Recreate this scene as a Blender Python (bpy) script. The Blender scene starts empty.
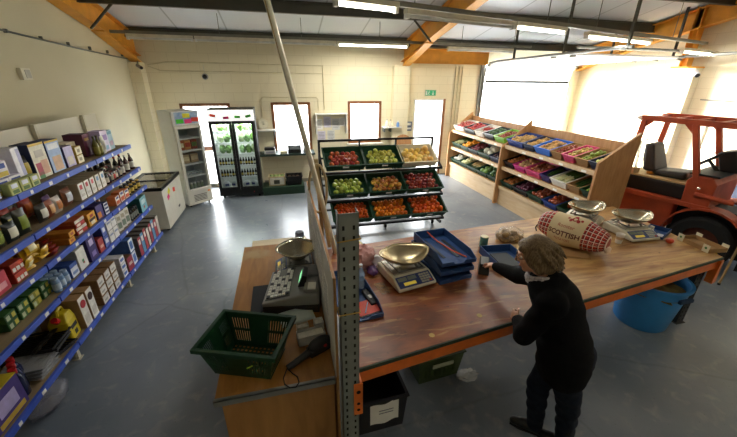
import bpy, bmesh, math, random
from mathutils import Vector, Matrix, Euler
random.seed(7)
SC = bpy.context.scene
COL = SC.collection
PI = math.pi
R = math.radians

# ------------------------------------------------------------------ materials
def lin(h):
    if isinstance(h, str):
        h = h.lstrip('#')
        c = [int(h[i:i+2], 16)/255 for i in (0, 2, 4)]
    else:
        c = list(h)
    return tuple((x/12.92 if x <= .04045 else ((x+.055)/1.055)**2.4) for x in c) + (1.0,)

_mats = {}
def mat(name, color, rough=.5, metal=0.0, var=.12, scale=8.0, bump=0.0, bscale=60.0, rnd=0.0, hue=0.0, coat=0.0, sub=0.0, spec=None, stretch=None, color2=None):
    """procedural material: base colour broken up by object-space noise, optional bump, optional per-object variation"""
    if name in _mats: return _mats[name]
    m = bpy.data.materials.new(name); m.use_nodes = True
    nt = m.node_tree; N = nt.nodes; L = nt.links
    b = N['Principled BSDF']
    b.inputs['Roughness'].default_value = rough
    b.inputs['Metallic'].default_value = metal
    if spec is not None: b.inputs['Specular IOR Level'].default_value = spec
    if coat: b.inputs['Coat Weight'].default_value = coat
    c = lin(color)
    tc = N.new('ShaderNodeTexCoord')
    mp = N.new('ShaderNodeMapping')
    if stretch: mp.inputs['Scale'].default_value = stretch
    L.new(tc.outputs['Object'], mp.inputs['Vector'])
    no = N.new('ShaderNodeTexNoise'); no.inputs['Scale'].default_value = scale; no.inputs['Detail'].default_value = 5
    L.new(mp.outputs['Vector'], no.inputs['Vector'])
    rp = N.new('ShaderNodeValToRGB')
    rp.color_ramp.elements[0].position = .3; rp.color_ramp.elements[1].position = .7
    if color2 is None:
        lo = tuple(max(0, x*(1-var)) for x in c[:3])+(1,); hi = tuple(min(1, x*(1+var)) for x in c[:3])+(1,)
    else:
        lo = c; hi = lin(color2)
    rp.color_ramp.elements[0].color = lo; rp.color_ramp.elements[1].color = hi
    L.new(no.outputs['Fac'], rp.inputs['Fac'])
    out = rp.outputs['Color']
    if rnd or hue:
        oi = N.new('ShaderNodeObjectInfo'); hs = N.new('ShaderNodeHueSaturation')
        mr = N.new('ShaderNodeMapRange'); mr.inputs['To Min'].default_value = 1-rnd; mr.inputs['To Max'].default_value = 1+rnd
        mh = N.new('ShaderNodeMapRange'); mh.inputs['To Min'].default_value = .5-hue; mh.inputs['To Max'].default_value = .5+hue
        L.new(oi.outputs['Random'], mr.inputs['Value']); L.new(oi.outputs['Random'], mh.inputs['Value'])
        L.new(mr.outputs['Result'], hs.inputs['Value']); L.new(mh.outputs['Result'], hs.inputs['Hue'])
        L.new(out, hs.inputs['Color']); out = hs.outputs['Color']
    L.new(out, b.inputs['Base Color'])
    if bump:
        n2 = N.new('ShaderNodeTexNoise'); n2.inputs['Scale'].default_value = bscale; n2.inputs['Detail'].default_value = 4
        L.new(mp.outputs['Vector'], n2.inputs['Vector'])
        bp = N.new('ShaderNodeBump'); bp.inputs['Strength'].default_value = bump; bp.inputs['Distance'].default_value = .01
        L.new(n2.outputs['Fac'], bp.inputs['Height']); L.new(bp.outputs['Normal'], b.inputs['Normal'])
    _mats[name] = m
    return m

def glass(name, tint=(1, 1, 1), trans=.92, rough=.02):
    if name in _mats: return _mats[name]
    m = bpy.data.materials.new(name); m.use_nodes = True
    nt = m.node_tree; N = nt.nodes; L = nt.links
    N.remove(N['Principled BSDF'])
    t = N.new('ShaderNodeBsdfTransparent'); t.inputs['Color'].default_value = tuple(tint)+(1,)
    g = N.new('ShaderNodeBsdfGlossy'); g.inputs['Roughness'].default_value = rough
    fr = N.new('ShaderNodeFresnel'); fr.inputs['IOR'].default_value = 1.45
    ml = N.new('ShaderNodeMath'); ml.operation = 'MULTIPLY'; ml.inputs[1].default_value = (1-trans)*8
    L.new(fr.outputs['Fac'], ml.inputs[0])
    mx = N.new('ShaderNodeMixShader')
    L.new(ml.outputs[0], mx.inputs['Fac']); L.new(t.outputs[0], mx.inputs[1]); L.new(g.outputs[0], mx.inputs[2])
    L.new(mx.outputs[0], N['Material Output'].inputs['Surface'])
    _mats[name] = m
    return m

def film(name, color=(.9, .9, .9), alpha=.35, rough=.25):
    """thin crinkled clear plastic"""
    if name in _mats: return _mats[name]
    m = bpy.data.materials.new(name); m.use_nodes = True
    b = m.node_tree.nodes['Principled BSDF']
    N = m.node_tree.nodes; L = m.node_tree.links
    b.inputs['Base Color'].default_value = lin(color); b.inputs['Roughness'].default_value = rough
    b.inputs['Alpha'].default_value = alpha
    n = N.new('ShaderNodeTexNoise'); n.inputs['Scale'].default_value = 25
    bp = N.new('ShaderNodeBump'); bp.inputs['Strength'].default_value = .8; bp.inputs['Distance'].default_value = .02
    tc = N.new('ShaderNodeTexCoord'); L.new(tc.outputs['Object'], n.inputs['Vector'])
    L.new(n.outputs['Fac'], bp.inputs['Height']); L.new(bp.outputs['Normal'], b.inputs['Normal'])
    _mats[name] = m
    return m

def emis(name, color, strength):
    if name in _mats: return _mats[name]
    m = bpy.data.materials.new(name); m.use_nodes = True
    b = m.node_tree.nodes['Principled BSDF']
    b.inputs['Base Color'].default_value = lin(color)
    b.inputs['Emission Color'].default_value = lin(color); b.inputs['Emission Strength'].default_value = strength
    _mats[name] = m
    return m

def wood(name, c1, c2, scale=3.0, rough=.5, stretch=(1, 8, 8), bump=.1, worn=None):
    if name in _mats: return _mats[name]
    m = bpy.data.materials.new(name); m.use_nodes = True
    nt = m.node_tree; N = nt.nodes; L = nt.links
    b = N['Principled BSDF']; b.inputs['Roughness'].default_value = rough
    tc = N.new('ShaderNodeTexCoord'); mp = N.new('ShaderNodeMapping'); mp.inputs['Scale'].default_value = stretch
    L.new(tc.outputs['Object'], mp.inputs['Vector'])
    n = N.new('ShaderNodeTexNoise'); n.inputs['Scale'].default_value = scale; n.inputs['Detail'].default_value = 8; n.inputs['Distortion'].default_value = .6
    L.new(mp.outputs['Vector'], n.inputs['Vector'])
    rp = N.new('ShaderNodeValToRGB'); rp.color_ramp.elements[0].position = .3; rp.color_ramp.elements[1].position = .72
    rp.color_ramp.elements[0].color = lin(c1); rp.color_ramp.elements[1].color = lin(c2)
    L.new(n.outputs['Fac'], rp.inputs['Fac'])
    out = rp.outputs['Color']
    if worn:
        n3 = N.new('ShaderNodeTexNoise'); n3.inputs['Scale'].default_value = worn[1]; n3.inputs['Detail'].default_value = 6
        L.new(tc.outputs['Object'], n3.inputs['Vector'])
        r3 = N.new('ShaderNodeValToRGB'); r3.color_ramp.elements[0].position = worn[2]; r3.color_ramp.elements[1].position = worn[2]+.12
        r3.color_ramp.elements[0].color = (0, 0, 0, 1); r3.color_ramp.elements[1].color = (1, 1, 1, 1)
        L.new(n3.outputs['Fac'], r3.inputs['Fac'])
        mx = N.new('ShaderNodeMix'); mx.data_type = 'RGBA'
        L.new(r3.outputs['Color'], mx.inputs['Factor']); L.new(out, mx.inputs['A']); mx.inputs['B'].default_value = lin(worn[0])
        out = mx.outputs['Result']
    L.new(out, b.inputs['Base Color'])
    bp = N.new('ShaderNodeBump'); bp.inputs['Strength'].default_value = bump; bp.inputs['Distance'].default_value = .01
    L.new(n.outputs['Fac'], bp.inputs['Height']); L.new(bp.outputs['Normal'], b.inputs['Normal'])
    _mats[name] = m
    return m

# ------------------------------------------------------------------ mesh builder
class MB:
    def __init__(s, M=None):
        s.v = []; s.f = []; s.mi = []; s.sm = []; s.M = M or Matrix.Identity(4)
    def add(s, vs, fs, mi=0, smooth=False):
        o = len(s.v)
        s.v += [tuple(s.M @ Vector(p)) for p in vs]
        s.f += [tuple(i+o for i in f) for f in fs]
        s.mi += [mi]*len(fs); s.sm += [smooth]*len(fs)
        return s
    def box(s, c, d, mi=0, rz=0, rx=0, ry=0):
        m = Matrix.Translation(c) @ Euler((rx, ry, rz)).to_matrix().to_4x4()
        h = [x/2 for x in d]
        vs = [m @ Vector((x*h[0], y*h[1], z*h[2])) for z in (-1, 1) for y in (-1, 1) for x in (-1, 1)]
        return s.add(vs, [(0, 2, 3, 1), (4, 5, 7, 6), (0, 1, 5, 4), (2, 6, 7, 3), (0, 4, 6, 2), (1, 3, 7, 5)], mi)
    def bb(s, x0, x1, y0, y1, z0, z1, mi=0):
        return s.box(((x0+x1)/2, (y0+y1)/2, (z0+z1)/2), (abs(x1-x0), abs(y1-y0), abs(z1-z0)), mi)
    def hexa(s, bot, top, mi=0):
        """bot/top: 4 points each, anticlockwise from above"""
        n = len(bot)
        fs = [tuple(reversed(range(n))), tuple(range(n, 2*n))]+[(i, (i+1) % n, n+(i+1) % n, n+i) for i in range(n)]
        return s.add(list(bot)+list(top), fs, mi)
    def prism(s, poly, ax, a, b, mi=0):
        """poly: 2-D points in the plane normal to axis ax (x: (y,z), y: (x,z), z: (x,y)), extruded from a to b"""
        def p(q, t):
            return {'x': (t, q[0], q[1]), 'y': (q[0], t, q[1]), 'z': (q[0], q[1], t)}[ax]
        n = len(poly)
        return s.add([p(q, a) for q in poly]+[p(q, b) for q in poly],
                     [tuple(reversed(range(n))), tuple(range(n, 2*n))]+[(i, (i+1) % n, n+(i+1) % n, n+i) for i in range(n)], mi)
    def cyl(s, p0, p1, r0, r1=None, n=12, mi=0, cap=True):
        r1 = r0 if r1 is None else r1
        p0 = Vector(p0); p1 = Vector(p1); d = (p1-p0).normalized()
        u = d.orthogonal().normalized(); w = d.cross(u)
        vs = []
        for p, r in ((p0, r0), (p1, r1)):
            vs += [p+u*(r*math.cos(2*PI*i/n))+w*(r*math.sin(2*PI*i/n)) for i in range(n)]
        s.add(vs, [(i, (i+1) % n, n+(i+1) % n, n+i) for i in range(n)], mi, True)
        if cap: s.add(vs, [tuple(reversed(range(n))), tuple(range(n, 2*n))], mi)
        return s
    def tube(s, pts, r, n=8, mi=0, closed=False):
        pts = [Vector(p) for p in pts]; rs = r if isinstance(r, (list, tuple)) else [r]*len(pts)
        k = len(pts); vs = []; prev = None
        for i, p in enumerate(pts):
            a = pts[(i-1) % k] if (closed or i) else p
            b = pts[(i+1) % k] if (closed or i < k-1) else p
            d = (b-a).normalized()
            u = d.orthogonal().normalized() if prev is None else (prev-d*prev.dot(d)).normalized()
            prev = u; w = d.cross(u)
            vs += [p+u*(rs[i]*math.cos(2*PI*j/n))+w*(rs[i]*math.sin(2*PI*j/n)) for j in range(n)]
        fs = []
        for i in range(k if closed else k-1):
            q = (i+1) % k
            fs += [(i*n+j, i*n+(j+1) % n, q*n+(j+1) % n, q*n+j) for j in range(n)]
        if not closed: fs += [tuple(reversed(range(n))), tuple(range((k-1)*n, k*n))]
        return s.add(vs, fs, mi, True)
    def lathe(s, prof, c=(0, 0, 0), n=20, mi=0, sx=1, sy=1):
        """prof: (r, z) from bottom to top"""
        vs = [(c[0]+r*sx*math.cos(2*PI*i/n), c[1]+r*sy*math.sin(2*PI*i/n), c[2]+z) for r, z in prof for i in range(n)]
        fs = [(k*n+i, k*n+(i+1) % n, (k+1)*n+(i+1) % n, (k+1)*n+i) for k in range(len(prof)-1) for i in range(n)]
        if prof[0][0] > 1e-4: fs.append(tuple(reversed(range(n))))
        if prof[-1][0] > 1e-4: fs.append(tuple(range((len(prof)-1)*n, len(prof)*n)))
        return s.add(vs, fs, mi, True)
    def ball(s, c, r, n=12, m=8, mi=0, jit=0.0, f=None):
        r = (r, r, r) if not isinstance(r, (tuple, list)) else r
        vs = []
        for k in range(m+1):
            th = PI*k/m
            for i in range(n):
                ph = 2*PI*i/n
                p = Vector((math.sin(th)*math.cos(ph), math.sin(th)*math.sin(ph), -math.cos(th)))
                if f: p = f(p)
                if jit and 0 < k < m: p = p*(1+random.uniform(-jit, jit))
                vs.append((c[0]+p[0]*r[0], c[1]+p[1]*r[1], c[2]+p[2]*r[2]))
        fs = [(k*n+i, k*n+(i+1) % n, (k+1)*n+(i+1) % n, (k+1)*n+i) for k in range(m) for i in range(n)]
        return s.add(vs, fs, mi, True)
    def grid(s, fn, nu, nv, mi=0, smooth=True, cu=False):
        vs = [fn(i/nu, j/nv) for j in range(nv+1) for i in range(nu+(0 if cu else 1))]
        w = nu if cu else nu+1
        fs = [(j*w+i, j*w+(i+1) % w if cu else j*w+i+1, (j+1)*w+((i+1) % w if cu else i+1), (j+1)*w+i) for j in range(nv) for i in range(nu)]
        return s.add(vs, fs, mi, smooth)
    def mesh(s, name, ms):
        me = bpy.data.meshes.new(name)
        me.from_pydata(s.v, [], s.f)
        for m in (ms if isinstance(ms, (list, tuple)) else [ms]): me.materials.append(m)
        me.polygons.foreach_set('material_index', s.mi); me.polygons.foreach_set('use_smooth', s.sm)
        bm = bmesh.new(); bm.from_mesh(me)
        bmesh.ops.remove_doubles(bm, verts=bm.verts, dist=1e-6)
        bmesh.ops.recalc_face_normals(bm, faces=bm.faces)
        bm.to_mesh(me); bm.free(); me.update()
        if any(s.sm): me.set_sharp_from_angle(angle=R(40))
        return me
    def build(s, name, ms, parent=None, bevel=0, solid=0, loc=None, rot=None, sub=0):
        o = bpy.data.objects.new(name, s.mesh(name, ms)); COL.objects.link(o)
        if parent: o.parent = parent
        if loc: o.location = loc
        if rot: o.rotation_euler = rot
        if solid:
            md = o.modifiers.new('Solidify', 'SOLIDIFY'); md.thickness = solid; md.offset = 0
        if bevel:
            md = o.modifiers.new('Bevel', 'BEVEL'); md.width = bevel; md.segments = 2; md.limit_method = 'ANGLE'; md.angle_limit = R(50)
        if sub:
            md = o.modifiers.new('Subsurf', 'SUBSURF'); md.levels = sub; md.render_levels = sub
        return o

def tag(o, label, cat, group=None):
    o['label'] = label; o['category'] = cat
    if group: o['group'] = group
    return o
def thing(name, label, cat, loc=(0, 0, 0), rz=0, group=None, rot=None):
    o = bpy.data.objects.new(name, None); COL.objects.link(o)
    o.location = loc; o.rotation_euler = rot if rot else (0, 0, rz)
    o.empty_display_size = .1
    return tag(o, label, cat, group)
def struct(o):
    o['kind'] = 'structure'; return o
KIDS = {}
def dup(o, loc=None, rz=None, label=None, group=None, rot=None, parent=None):
    c = o.copy(); COL.objects.link(c)
    if parent is not None: c.parent = parent
    for ch in list(o.children): dup(ch, parent=c)
    if loc is not None: c.location = loc
    if rz is not None: c.rotation_euler = (0, 0, rz)
    if rot is not None: c.rotation_euler = rot
    if label: c['label'] = label
    if group: c['group'] = group
    return c
def text(body, size, m, parent, loc, rot, name='lettering', ext=.0006, align='CENTER', sx=1.0):
    cu = bpy.data.curves.new(name, 'FONT'); cu.body = body; cu.size = size; cu.extrude = ext
    cu.align_x = align; cu.align_y = 'CENTER'; cu.resolution_u = 3
    t = bpy.data.objects.new(name, cu); COL.objects.link(t)
    bpy.context.view_layer.update()
    me = bpy.data.meshes.new_from_object(t.evaluated_get(bpy.context.evaluated_depsgraph_get()))
    bpy.data.objects.remove(t); bpy.data.curves.remove(cu)
    me.materials.clear(); me.materials.append(m)
    o = bpy.data.objects.new(name, me); COL.objects.link(o)
    o.parent = parent; o.location = loc; o.rotation_euler = rot; o.scale = (sx, 1, 1)
    return o

# shared plain materials
WHITE = mat('white_plastic', '#e9e8e2', .4)
OFFW = mat('off_white_plastic', '#d9d3bf', .45)
BLACK = mat('black_plastic', '#131314', .4)
DARK = mat('dark_rubber', '#1a1a1b', .8)
STEEL = mat('brushed_steel', '#c8c5bb', .28, .95, .06, 14)
GALV = mat('galvanised_steel', '#8d8f8c', .45, .7, .12, 20)
GREYP = mat('grey_painted_steel', '#6c7069', .5, .2, .1, 20)
BLUEB = mat('blue_shelf_beam', '#3a59c2', .4, 0, .08)
GREEN = mat('dark_green_plastic', '#16402a', .42, 0, .1)
DGREEN = mat('basket_green_plastic', '#0f3a20', .4, 0, .08)
NAVY = mat('navy_plastic', '#1b2f66', .4, 0, .1)
CARD = mat('brown_cardboard', '#a17c4f', .85, 0, .1, 10)
CARDL = mat('pale_cardboard', '#c9b48d', .85, 0, .1, 10)
PAPER = mat('white_paper', '#efeee8', .8, 0, .04)
ORANGE = mat('orange_painted_steel', '#de7024', .42, .1, .14, 9, .1, 40)
CREAMW = mat('cream_white_enamel', '#e4e2d8', .35, 0, .04)
# ------------------------------------------------------------------ room shell
def wall_mat(name, c1, c2, axis, mortar='#b9ae8e', block=(.44, .215), bump=.16, msize=.006, rough=.75):
    m = bpy.data.materials.new(name); m.use_nodes = True
    nt = m.node_tree; N = nt.nodes; L = nt.links
    b = N['Principled BSDF']; b.inputs['Roughness'].default_value = rough
    tc = N.new('ShaderNodeTexCoord'); sp = N.new('ShaderNodeSeparateXYZ'); cb = N.new('ShaderNodeCombineXYZ')
    L.new(tc.outputs['Object'], sp.inputs[0])
    L.new(sp.outputs['X' if axis == 'x' else 'Y'], cb.inputs['X']); L.new(sp.outputs['Z'], cb.inputs['Y'])
    n = N.new('ShaderNodeTexNoise'); n.inputs['Scale'].default_value = 1.3; n.inputs['Detail'].default_value = 6
    L.new(tc.outputs['Object'], n.inputs['Vector'])
    mx = N.new('ShaderNodeMix'); mx.data_type = 'RGBA'
    mx.inputs['A'].default_value = lin(c1); mx.inputs['B'].default_value = lin(c2)
    L.new(n.outputs['Fac'], mx.inputs['Factor'])
    if block:
        br = N.new('ShaderNodeTexBrick'); br.inputs['Scale'].default_value = 1
        br.inputs['Brick Width'].default_value = block[0]; br.inputs['Row Height'].default_value = block[1]
        br.inputs['Mortar Size'].default_value = msize; br.inputs['Mortar Smooth'].default_value = .6
        br.inputs['Color1'].default_value = (1, 1, 1, 1); br.inputs['Color2'].default_value = (.94, .94, .94, 1); br.inputs['Mortar'].default_value = lin(mortar)
        L.new(cb.outputs[0], br.inputs['Vector'])
        m2 = N.new('ShaderNodeMix'); m2.data_type = 'RGBA'; m2.blend_type = 'MULTIPLY'; m2.inputs['Factor'].default_value = .28
        L.new(mx.outputs['Result'], m2.inputs['A']); L.new(br.outputs['Color'], m2.inputs['B'])
        L.new(m2.outputs['Result'], b.inputs['Base Color'])
        bp = N.new('ShaderNodeBump'); bp.inputs['Strength'].default_value = bump; bp.inputs['Distance'].default_value = .008; bp.invert = True
        L.new(br.outputs['Fac'], bp.inputs['Height']); L.new(bp.outputs['Normal'], b.inputs['Normal'])
    else:
        L.new(mx.outputs['Result'], b.inputs['Base Color'])
        n2 = N.new('ShaderNodeTexNoise'); n2.inputs['Scale'].default_value = 30
        L.new(tc.outputs['Object'], n2.inputs['Vector'])
        bp = N.new('ShaderNodeBump'); bp.inputs['Strength'].default_value = .08
        L.new(n2.outputs['Fac'], bp.inputs['Height']); L.new(bp.outputs['Normal'], b.inputs['Normal'])
    return m
W_FAR = wall_mat('painted_block_far', '#ece3c6', '#e3d8b6', 'x')
W_LEFT = wall_mat('plastered_left', '#cfc7ab', '#c3bb9d', 'y', block=None)
W_RIGHT = wall_mat('painted_block_right', '#e2d9bc', '#d8cdae', 'y')

def floor_mat():
    m = bpy.data.materials.new('painted_concrete'); m.use_nodes = True
    nt = m.node_tree; N = nt.nodes; L = nt.links; b = N['Principled BSDF']
    tc = N.new('ShaderNodeTexCoord')
    def noise(sc, det=6, dist=0):
        n = N.new('ShaderNodeTexNoise'); n.inputs['Scale'].default_value = sc; n.inputs['Detail'].default_value = det; n.inputs['Distortion'].default_value = dist
        L.new(tc.outputs['Object'], n.inputs['Vector']); return n
    n1 = noise(.9, 8); n2 = noise(7, 8, .5); n3 = noise(45, 4)
    r1 = N.new('ShaderNodeValToRGB'); r1.color_ramp.elements[0].position = .32; r1.color_ramp.elements[1].position = .68
    r1.color_ramp.elements[0].color = lin('#636c77'); r1.color_ramp.elements[1].color = lin('#828a93')
    L.new(n1.outputs['Fac'], r1.inputs['Fac'])
    # pale worn patches
    r2 = N.new('ShaderNodeValToRGB'); r2.color_ramp.elements[0].position = .54; r2.color_ramp.elements[1].position = .72
    r2.color_ramp.elements[0].color = (0, 0, 0, 1); r2.color_ramp.elements[1].color = (.6, .6, .6, 1)
    L.new(n2.outputs['Fac'], r2.inputs['Fac'])
    mx = N.new('ShaderNodeMix'); mx.data_type = 'RGBA'
    L.new(r2.outputs['Color'], mx.inputs['Factor']); L.new(r1.outputs['Color'], mx.inputs['A']); mx.inputs['B'].default_value = lin('#9a9b98')
    # small dark scuffs
    r3 = N.new('ShaderNodeValToRGB'); r3.color_ramp.elements[0].position = .24; r3.color_ramp.elements[1].position = .34
    r3.color_ramp.elements[0].color = (.45, .45, .45, 1); r3.color_ramp.elements[1].color = (1, 1, 1, 1)
    L.new(n3.outputs['Fac'], r3.inputs['Fac'])
    m2 = N.new('ShaderNodeMix'); m2.data_type = 'RGBA'; m2.blend_type = 'MULTIPLY'; m2.inputs['Factor'].default_value = 1
    L.new(mx.outputs['Result'], m2.inputs['A']); L.new(r3.outputs['Color'], m2.inputs['B'])
    # hairline cracks
    vo = N.new('ShaderNodeTexVoronoi'); vo.feature = 'DISTANCE_TO_EDGE'; vo.inputs['Scale'].default_value = .42
    nz = noise(2.2, 6); ad = N.new('ShaderNodeMix'); ad.data_type = 'RGBA'; ad.inputs['Factor'].default_value = .12
    L.new(tc.outputs['Object'], ad.inputs['A']); L.new(nz.outputs['Color'], ad.inputs['B']); L.new(ad.outputs['Result'], vo.inputs['Vector'])
    r4 = N.new('ShaderNodeValToRGB'); r4.color_ramp.elements[0].position = .001; r4.color_ramp.elements[1].position = .006
    r4.color_ramp.elements[0].color = (.8, .8, .8, 1); r4.color_ramp.elements[1].color = (1, 1, 1, 1)
    L.new(vo.outputs['Distance'], r4.inputs['Fac'])
    m3 = N.new('ShaderNodeMix'); m3.data_type = 'RGBA'; m3.blend_type = 'MULTIPLY'; m3.inputs['Factor'].default_value = 1
    L.new(m2.outputs['Result'], m3.inputs['A']); L.new(r4.outputs['Color'], m3.inputs['B'])
    L.new(m3.outputs['Result'], b.inputs['Base Color']); b.inputs['Specular IOR Level'].default_value = .85
    rr = N.new('ShaderNodeMapRange'); rr.inputs['To Min'].default_value = .22; rr.inputs['To Max'].default_value = .42
    L.new(n2.outputs['Fac'], rr.inputs['Value']); L.new(rr.outputs['Result'], b.inputs['Roughness'])
    bp = N.new('ShaderNodeBump'); bp.inputs['Strength'].default_value = .12; bp.inputs['Distance'].default_value = .01
    L.new(n2.outputs['Fac'], bp.inputs['Height']); L.new(bp.outputs['Normal'], b.inputs['Normal'])
    return m

XL, XR, YB, YF = -3.15, 9.05, -3.0, 9.3
def roofz(y): return 3.58+.21*(YF-y)
struct(MB().bb(XL-.3, XR+.3, YB-.3, YF+.26, -.12, 0).build('floor', floor_mat()))

# far wall with openings: door_1, window_1, window_2, exit door, roller door
HOLES = [(-2.36, -1.22, 0, 2.12), (-.24, .76, .82, 2.13), (1.76, 2.70, 1.04, 2.15), (3.66, 4.58, 0, 2.2), (5.74, 8.62, 0, 3.13)]
def wall_holes(mb, x0, x1, z0, z1, y0, y1, holes):
    xs = sorted({x0, x1} | {v for h in holes for v in h[:2]})
    for a, b in zip(xs, xs[1:]):
        zs = [z0]
        for h in sorted(holes, key=lambda h: h[2]):
            if h[0] <= a and h[1] >= b:
                if h[2] > zs[-1]+1e-6: mb.bb(a, b, y0, y1, zs[-1], h[2])
                zs.append(h[3])
        mb.bb(a, b, y0, y1, zs[-1], z1)
m = MB(); wall_holes(m, XL-.3, XR+.3, 0, roofz(YF)+.02, YF, YF+.25, HOLES)
struct(m.build('wall_far', W_FAR))
def gable(x0, x1): return MB().prism([(YB-.3, 0), (YF+.25, 0), (YF+.25, roofz(YF+.25)), (YB-.3, roofz(YB-.3))], 'x', x0, x1)
struct(gable(XL-.25, XL).build('wall_left', W_LEFT))
struct(gable(XR, XR+.25).build('wall_right', W_RIGHT))
struct(MB().bb(XL, XR, YB-.25, YB, 0, roofz(YB)).build('wall_near', W_LEFT))
# roof sheeting
def roof_mat():
    m = bpy.data.materials.new('roof_lining_sheets'); m.use_nodes = True
    nt = m.node_tree; N = nt.nodes; L = nt.links; b = N['Principled BSDF']; b.inputs['Roughness'].default_value = .55
    tc = N.new('ShaderNodeTexCoord'); sp = N.new('ShaderNodeSeparateXYZ'); L.new(tc.outputs['Object'], sp.inputs[0])
    md = N.new('ShaderNodeMath'); md.operation = 'PINGPONG'; md.inputs[1].default_value = .5; L.new(sp.outputs['X'], md.inputs[0])
    rp = N.new('ShaderNodeValToRGB'); rp.color_ramp.elements[0].position = .0; rp.color_ramp.elements[1].position = .025
    rp.color_ramp.elements[0].color = lin('#a6abb0'); rp.color_ramp.elements[1].color = lin('#e4e8ee')
    L.new(md.outputs[0], rp.inputs['Fac'])
    n = N.new('ShaderNodeTexNoise'); n.inputs['Scale'].default_value = .8; L.new(tc.outputs['Object'], n.inputs['Vector'])
    mx = N.new('ShaderNodeMix'); mx.data_type = 'RGBA'; mx.blend_type = 'MULTIPLY'; mx.inputs['Factor'].default_value = .12
    L.new(rp.outputs['Color'], mx.inputs['A']); L.new(n.outputs['Color'], mx.inputs['B'])
    L.new(mx.outputs['Result'], b.inputs['Base Color'])
    return m
struct(MB().prism([(YB-.4, roofz(YB-.4)), (YF+.4, roofz(YF+.4)), (YF+.4, roofz(YF+.4)+.1), (YB-.4, roofz(YB-.4)+.1)], 'x', XL-.3, XR+.3).build('ceiling', roof_mat()))
# bright yard outside the openings
YARD = mat('pale_yard', '#d8d8d4', .9, 0, .04, 1)
struct(MB().bb(-20, 30, YF+.26, 40, -.15, -.02).build('ground_outside', YARD))

YSTEEL = mat('ochre_painted_steel', '#dd9a30', .45, .1, .1, 6)
DSTEEL = mat('dark_purlin_steel', '#4c4b42', .5, .4, .1, 6)
def ibeam(mb, p0, p1, h, w, up=(0, 0, 1), t=.014):
    """I-section from p0 to p1; p0/p1 lie on the underside"""
    p0 = Vector(p0); p1 = Vector(p1); d = (p1-p0).normalized(); sd = d.cross(Vector(up)).normalized(); u = sd.cross(d).normalized()
    def bar(a0, a1, b0, b1):
        bot = [p+sd*x+u*a0 for p, x in ((p0, b0), (p0, b1), (p1, b1), (p1, b0))]
        top = [p+sd*x+u*a1 for p, x in ((p0, b0), (p0, b1), (p1, b1), (p1, b0))]
        mb.hexa(bot, top)
    bar(0, t, -w/2, w/2); bar(h-t, h, -w/2, w/2); bar(t, h-t, -t/2, t/2)
    return mb
tn = [0]
def trim(mb, m, bevel=0):
    tn[0] += 1
    return struct(mb.build('trim_%d' % tn[0], m, bevel=bevel))
# portal rafters with haunches
for x in (XL+.12, 3.3, XR-.12):
    m = MB(); ibeam(m, (x, YF-.02, 3.13), (x, YB, 3.13+.21*(YF-YB)), .40, .2)
    m.prism([(YF-.02, 3.0), (YF-.02, 3.15), (YF-1.6, 3.47)], 'x', x-.012, x+.012)
    d = Vector((0, -1.58, .46)); 
    m.hexa([(x-.1, YF-.02, 2.98), (x+.1, YF-.02, 2.98), (x+.1, YF-1.6, 3.44), (x-.1, YF-1.6, 3.44)], [(x-.1, YF-.02, 3.0), (x+.1, YF-.02, 3.0), (x+.1, YF-1.6, 3.46), (x-.1, YF-1.6, 3.46)])
    trim(m, YSTEEL)
# ochre eaves beam from the middle frame to the roller door, gable post
trim(ibeam(MB(), (3.4, YF-.12, 3.1), (5.75, YF-.12, 3.1), .36, .16), YSTEEL)
m = MB(); ibeam(m, (XR-.12, 6.2, 3.02), (XR-.12, 6.2, 4.2), .16, .16, up=(0, 1, 0)); m.bb(XR-.5, XR-.001, 5.95, 6.3, 2.99, 3.02); trim(m, YSTEEL)
# purlins
for y, dp in ((7.25, .2), (5.75, .2), (4.2, .2), (2.6, .2), (.9, .2), (8.9, .18)):
    trim(ibeam(MB(), (XL+.02, y, roofz(y)-dp-.01), (XR-.02, y, roofz(y)-dp-.01), dp, .09, t=.02), DSTEEL)
# sloping knee braces
for x0, y, x1 in ((-3.0, 7.25, -2.55), (3.2, 7.25, 2.75)):
    trim(MB().cyl((x0, y+.15, 3.45), (x1, y, roofz(y)-.2), .022, n=8), DSTEEL)
# pilasters boxed round the columns
trim(MB().bb(XL, XL+.24, YF-.3, YF, 0, 3.0), W_FAR)
trim(MB().bb(2.98, 3.42, YF-.2, YF, 0, 3.04), W_FAR)
trim(MB().bb(XR-.2, XR, 5.98, 6.16, 0, 3.0), W_RIGHT)
trim(MB().bb(8.62, 8.78, YF-.1, YF, 0, 3.13), W_FAR)
# skirting paint band: darker line at floor of the far wall
struct(MB().bb(XL+.24, 3.66, YF-.012, YF, 0, .1).build('baseboard_far', mat('grey_skirting', '#8b8775', .6)))

FRAME = wood('stained_window_frame', '#6e4123', '#8f5a33', 4, .45, (6, 6, 1))
PANE = glass('clear_glazing', (1, 1, 1), .96)
def window(name, h, sill=True, door=False):
    x0, x1, z0, z1 = h; t = .07; y0, y1 = YF-.02, YF+.1
    o = MB().bb(x0, x0+t, y0, y1, z0, z1).bb(x1-t, x1, y0, y1, z0, z1).bb(x0+t, x1-t, y0, y1, z1-t, z1)
    if not door: o.bb(x0+t, x1-t, y0, y1, z0, z0+t)
    o = struct(o.build(name, FRAME, bevel=.006))
    MB().bb(x0+t, x1-t, YF+.05, YF+.056, z0+(.06 if not door else .02), z1-t).build('pane', PANE, o)
    if sill and not door: MB().bb(x0-.05, x1+.05, YF-.14, YF+.02, z0-.04, z0).build('sill', mat('white_sill', '#e4e0d2', .5), o)
    return o
window('window_1', HOLES[1]); window('window_2', HOLES[2])
d1 = window('door_1', HOLES[0], door=True)
MB().bb(-2.29, -1.29, YF+.03, YF+.075, .95, 1.07).build('push_bar', mat('faded_red_rail', '#c98f72', .5), d1)
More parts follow.
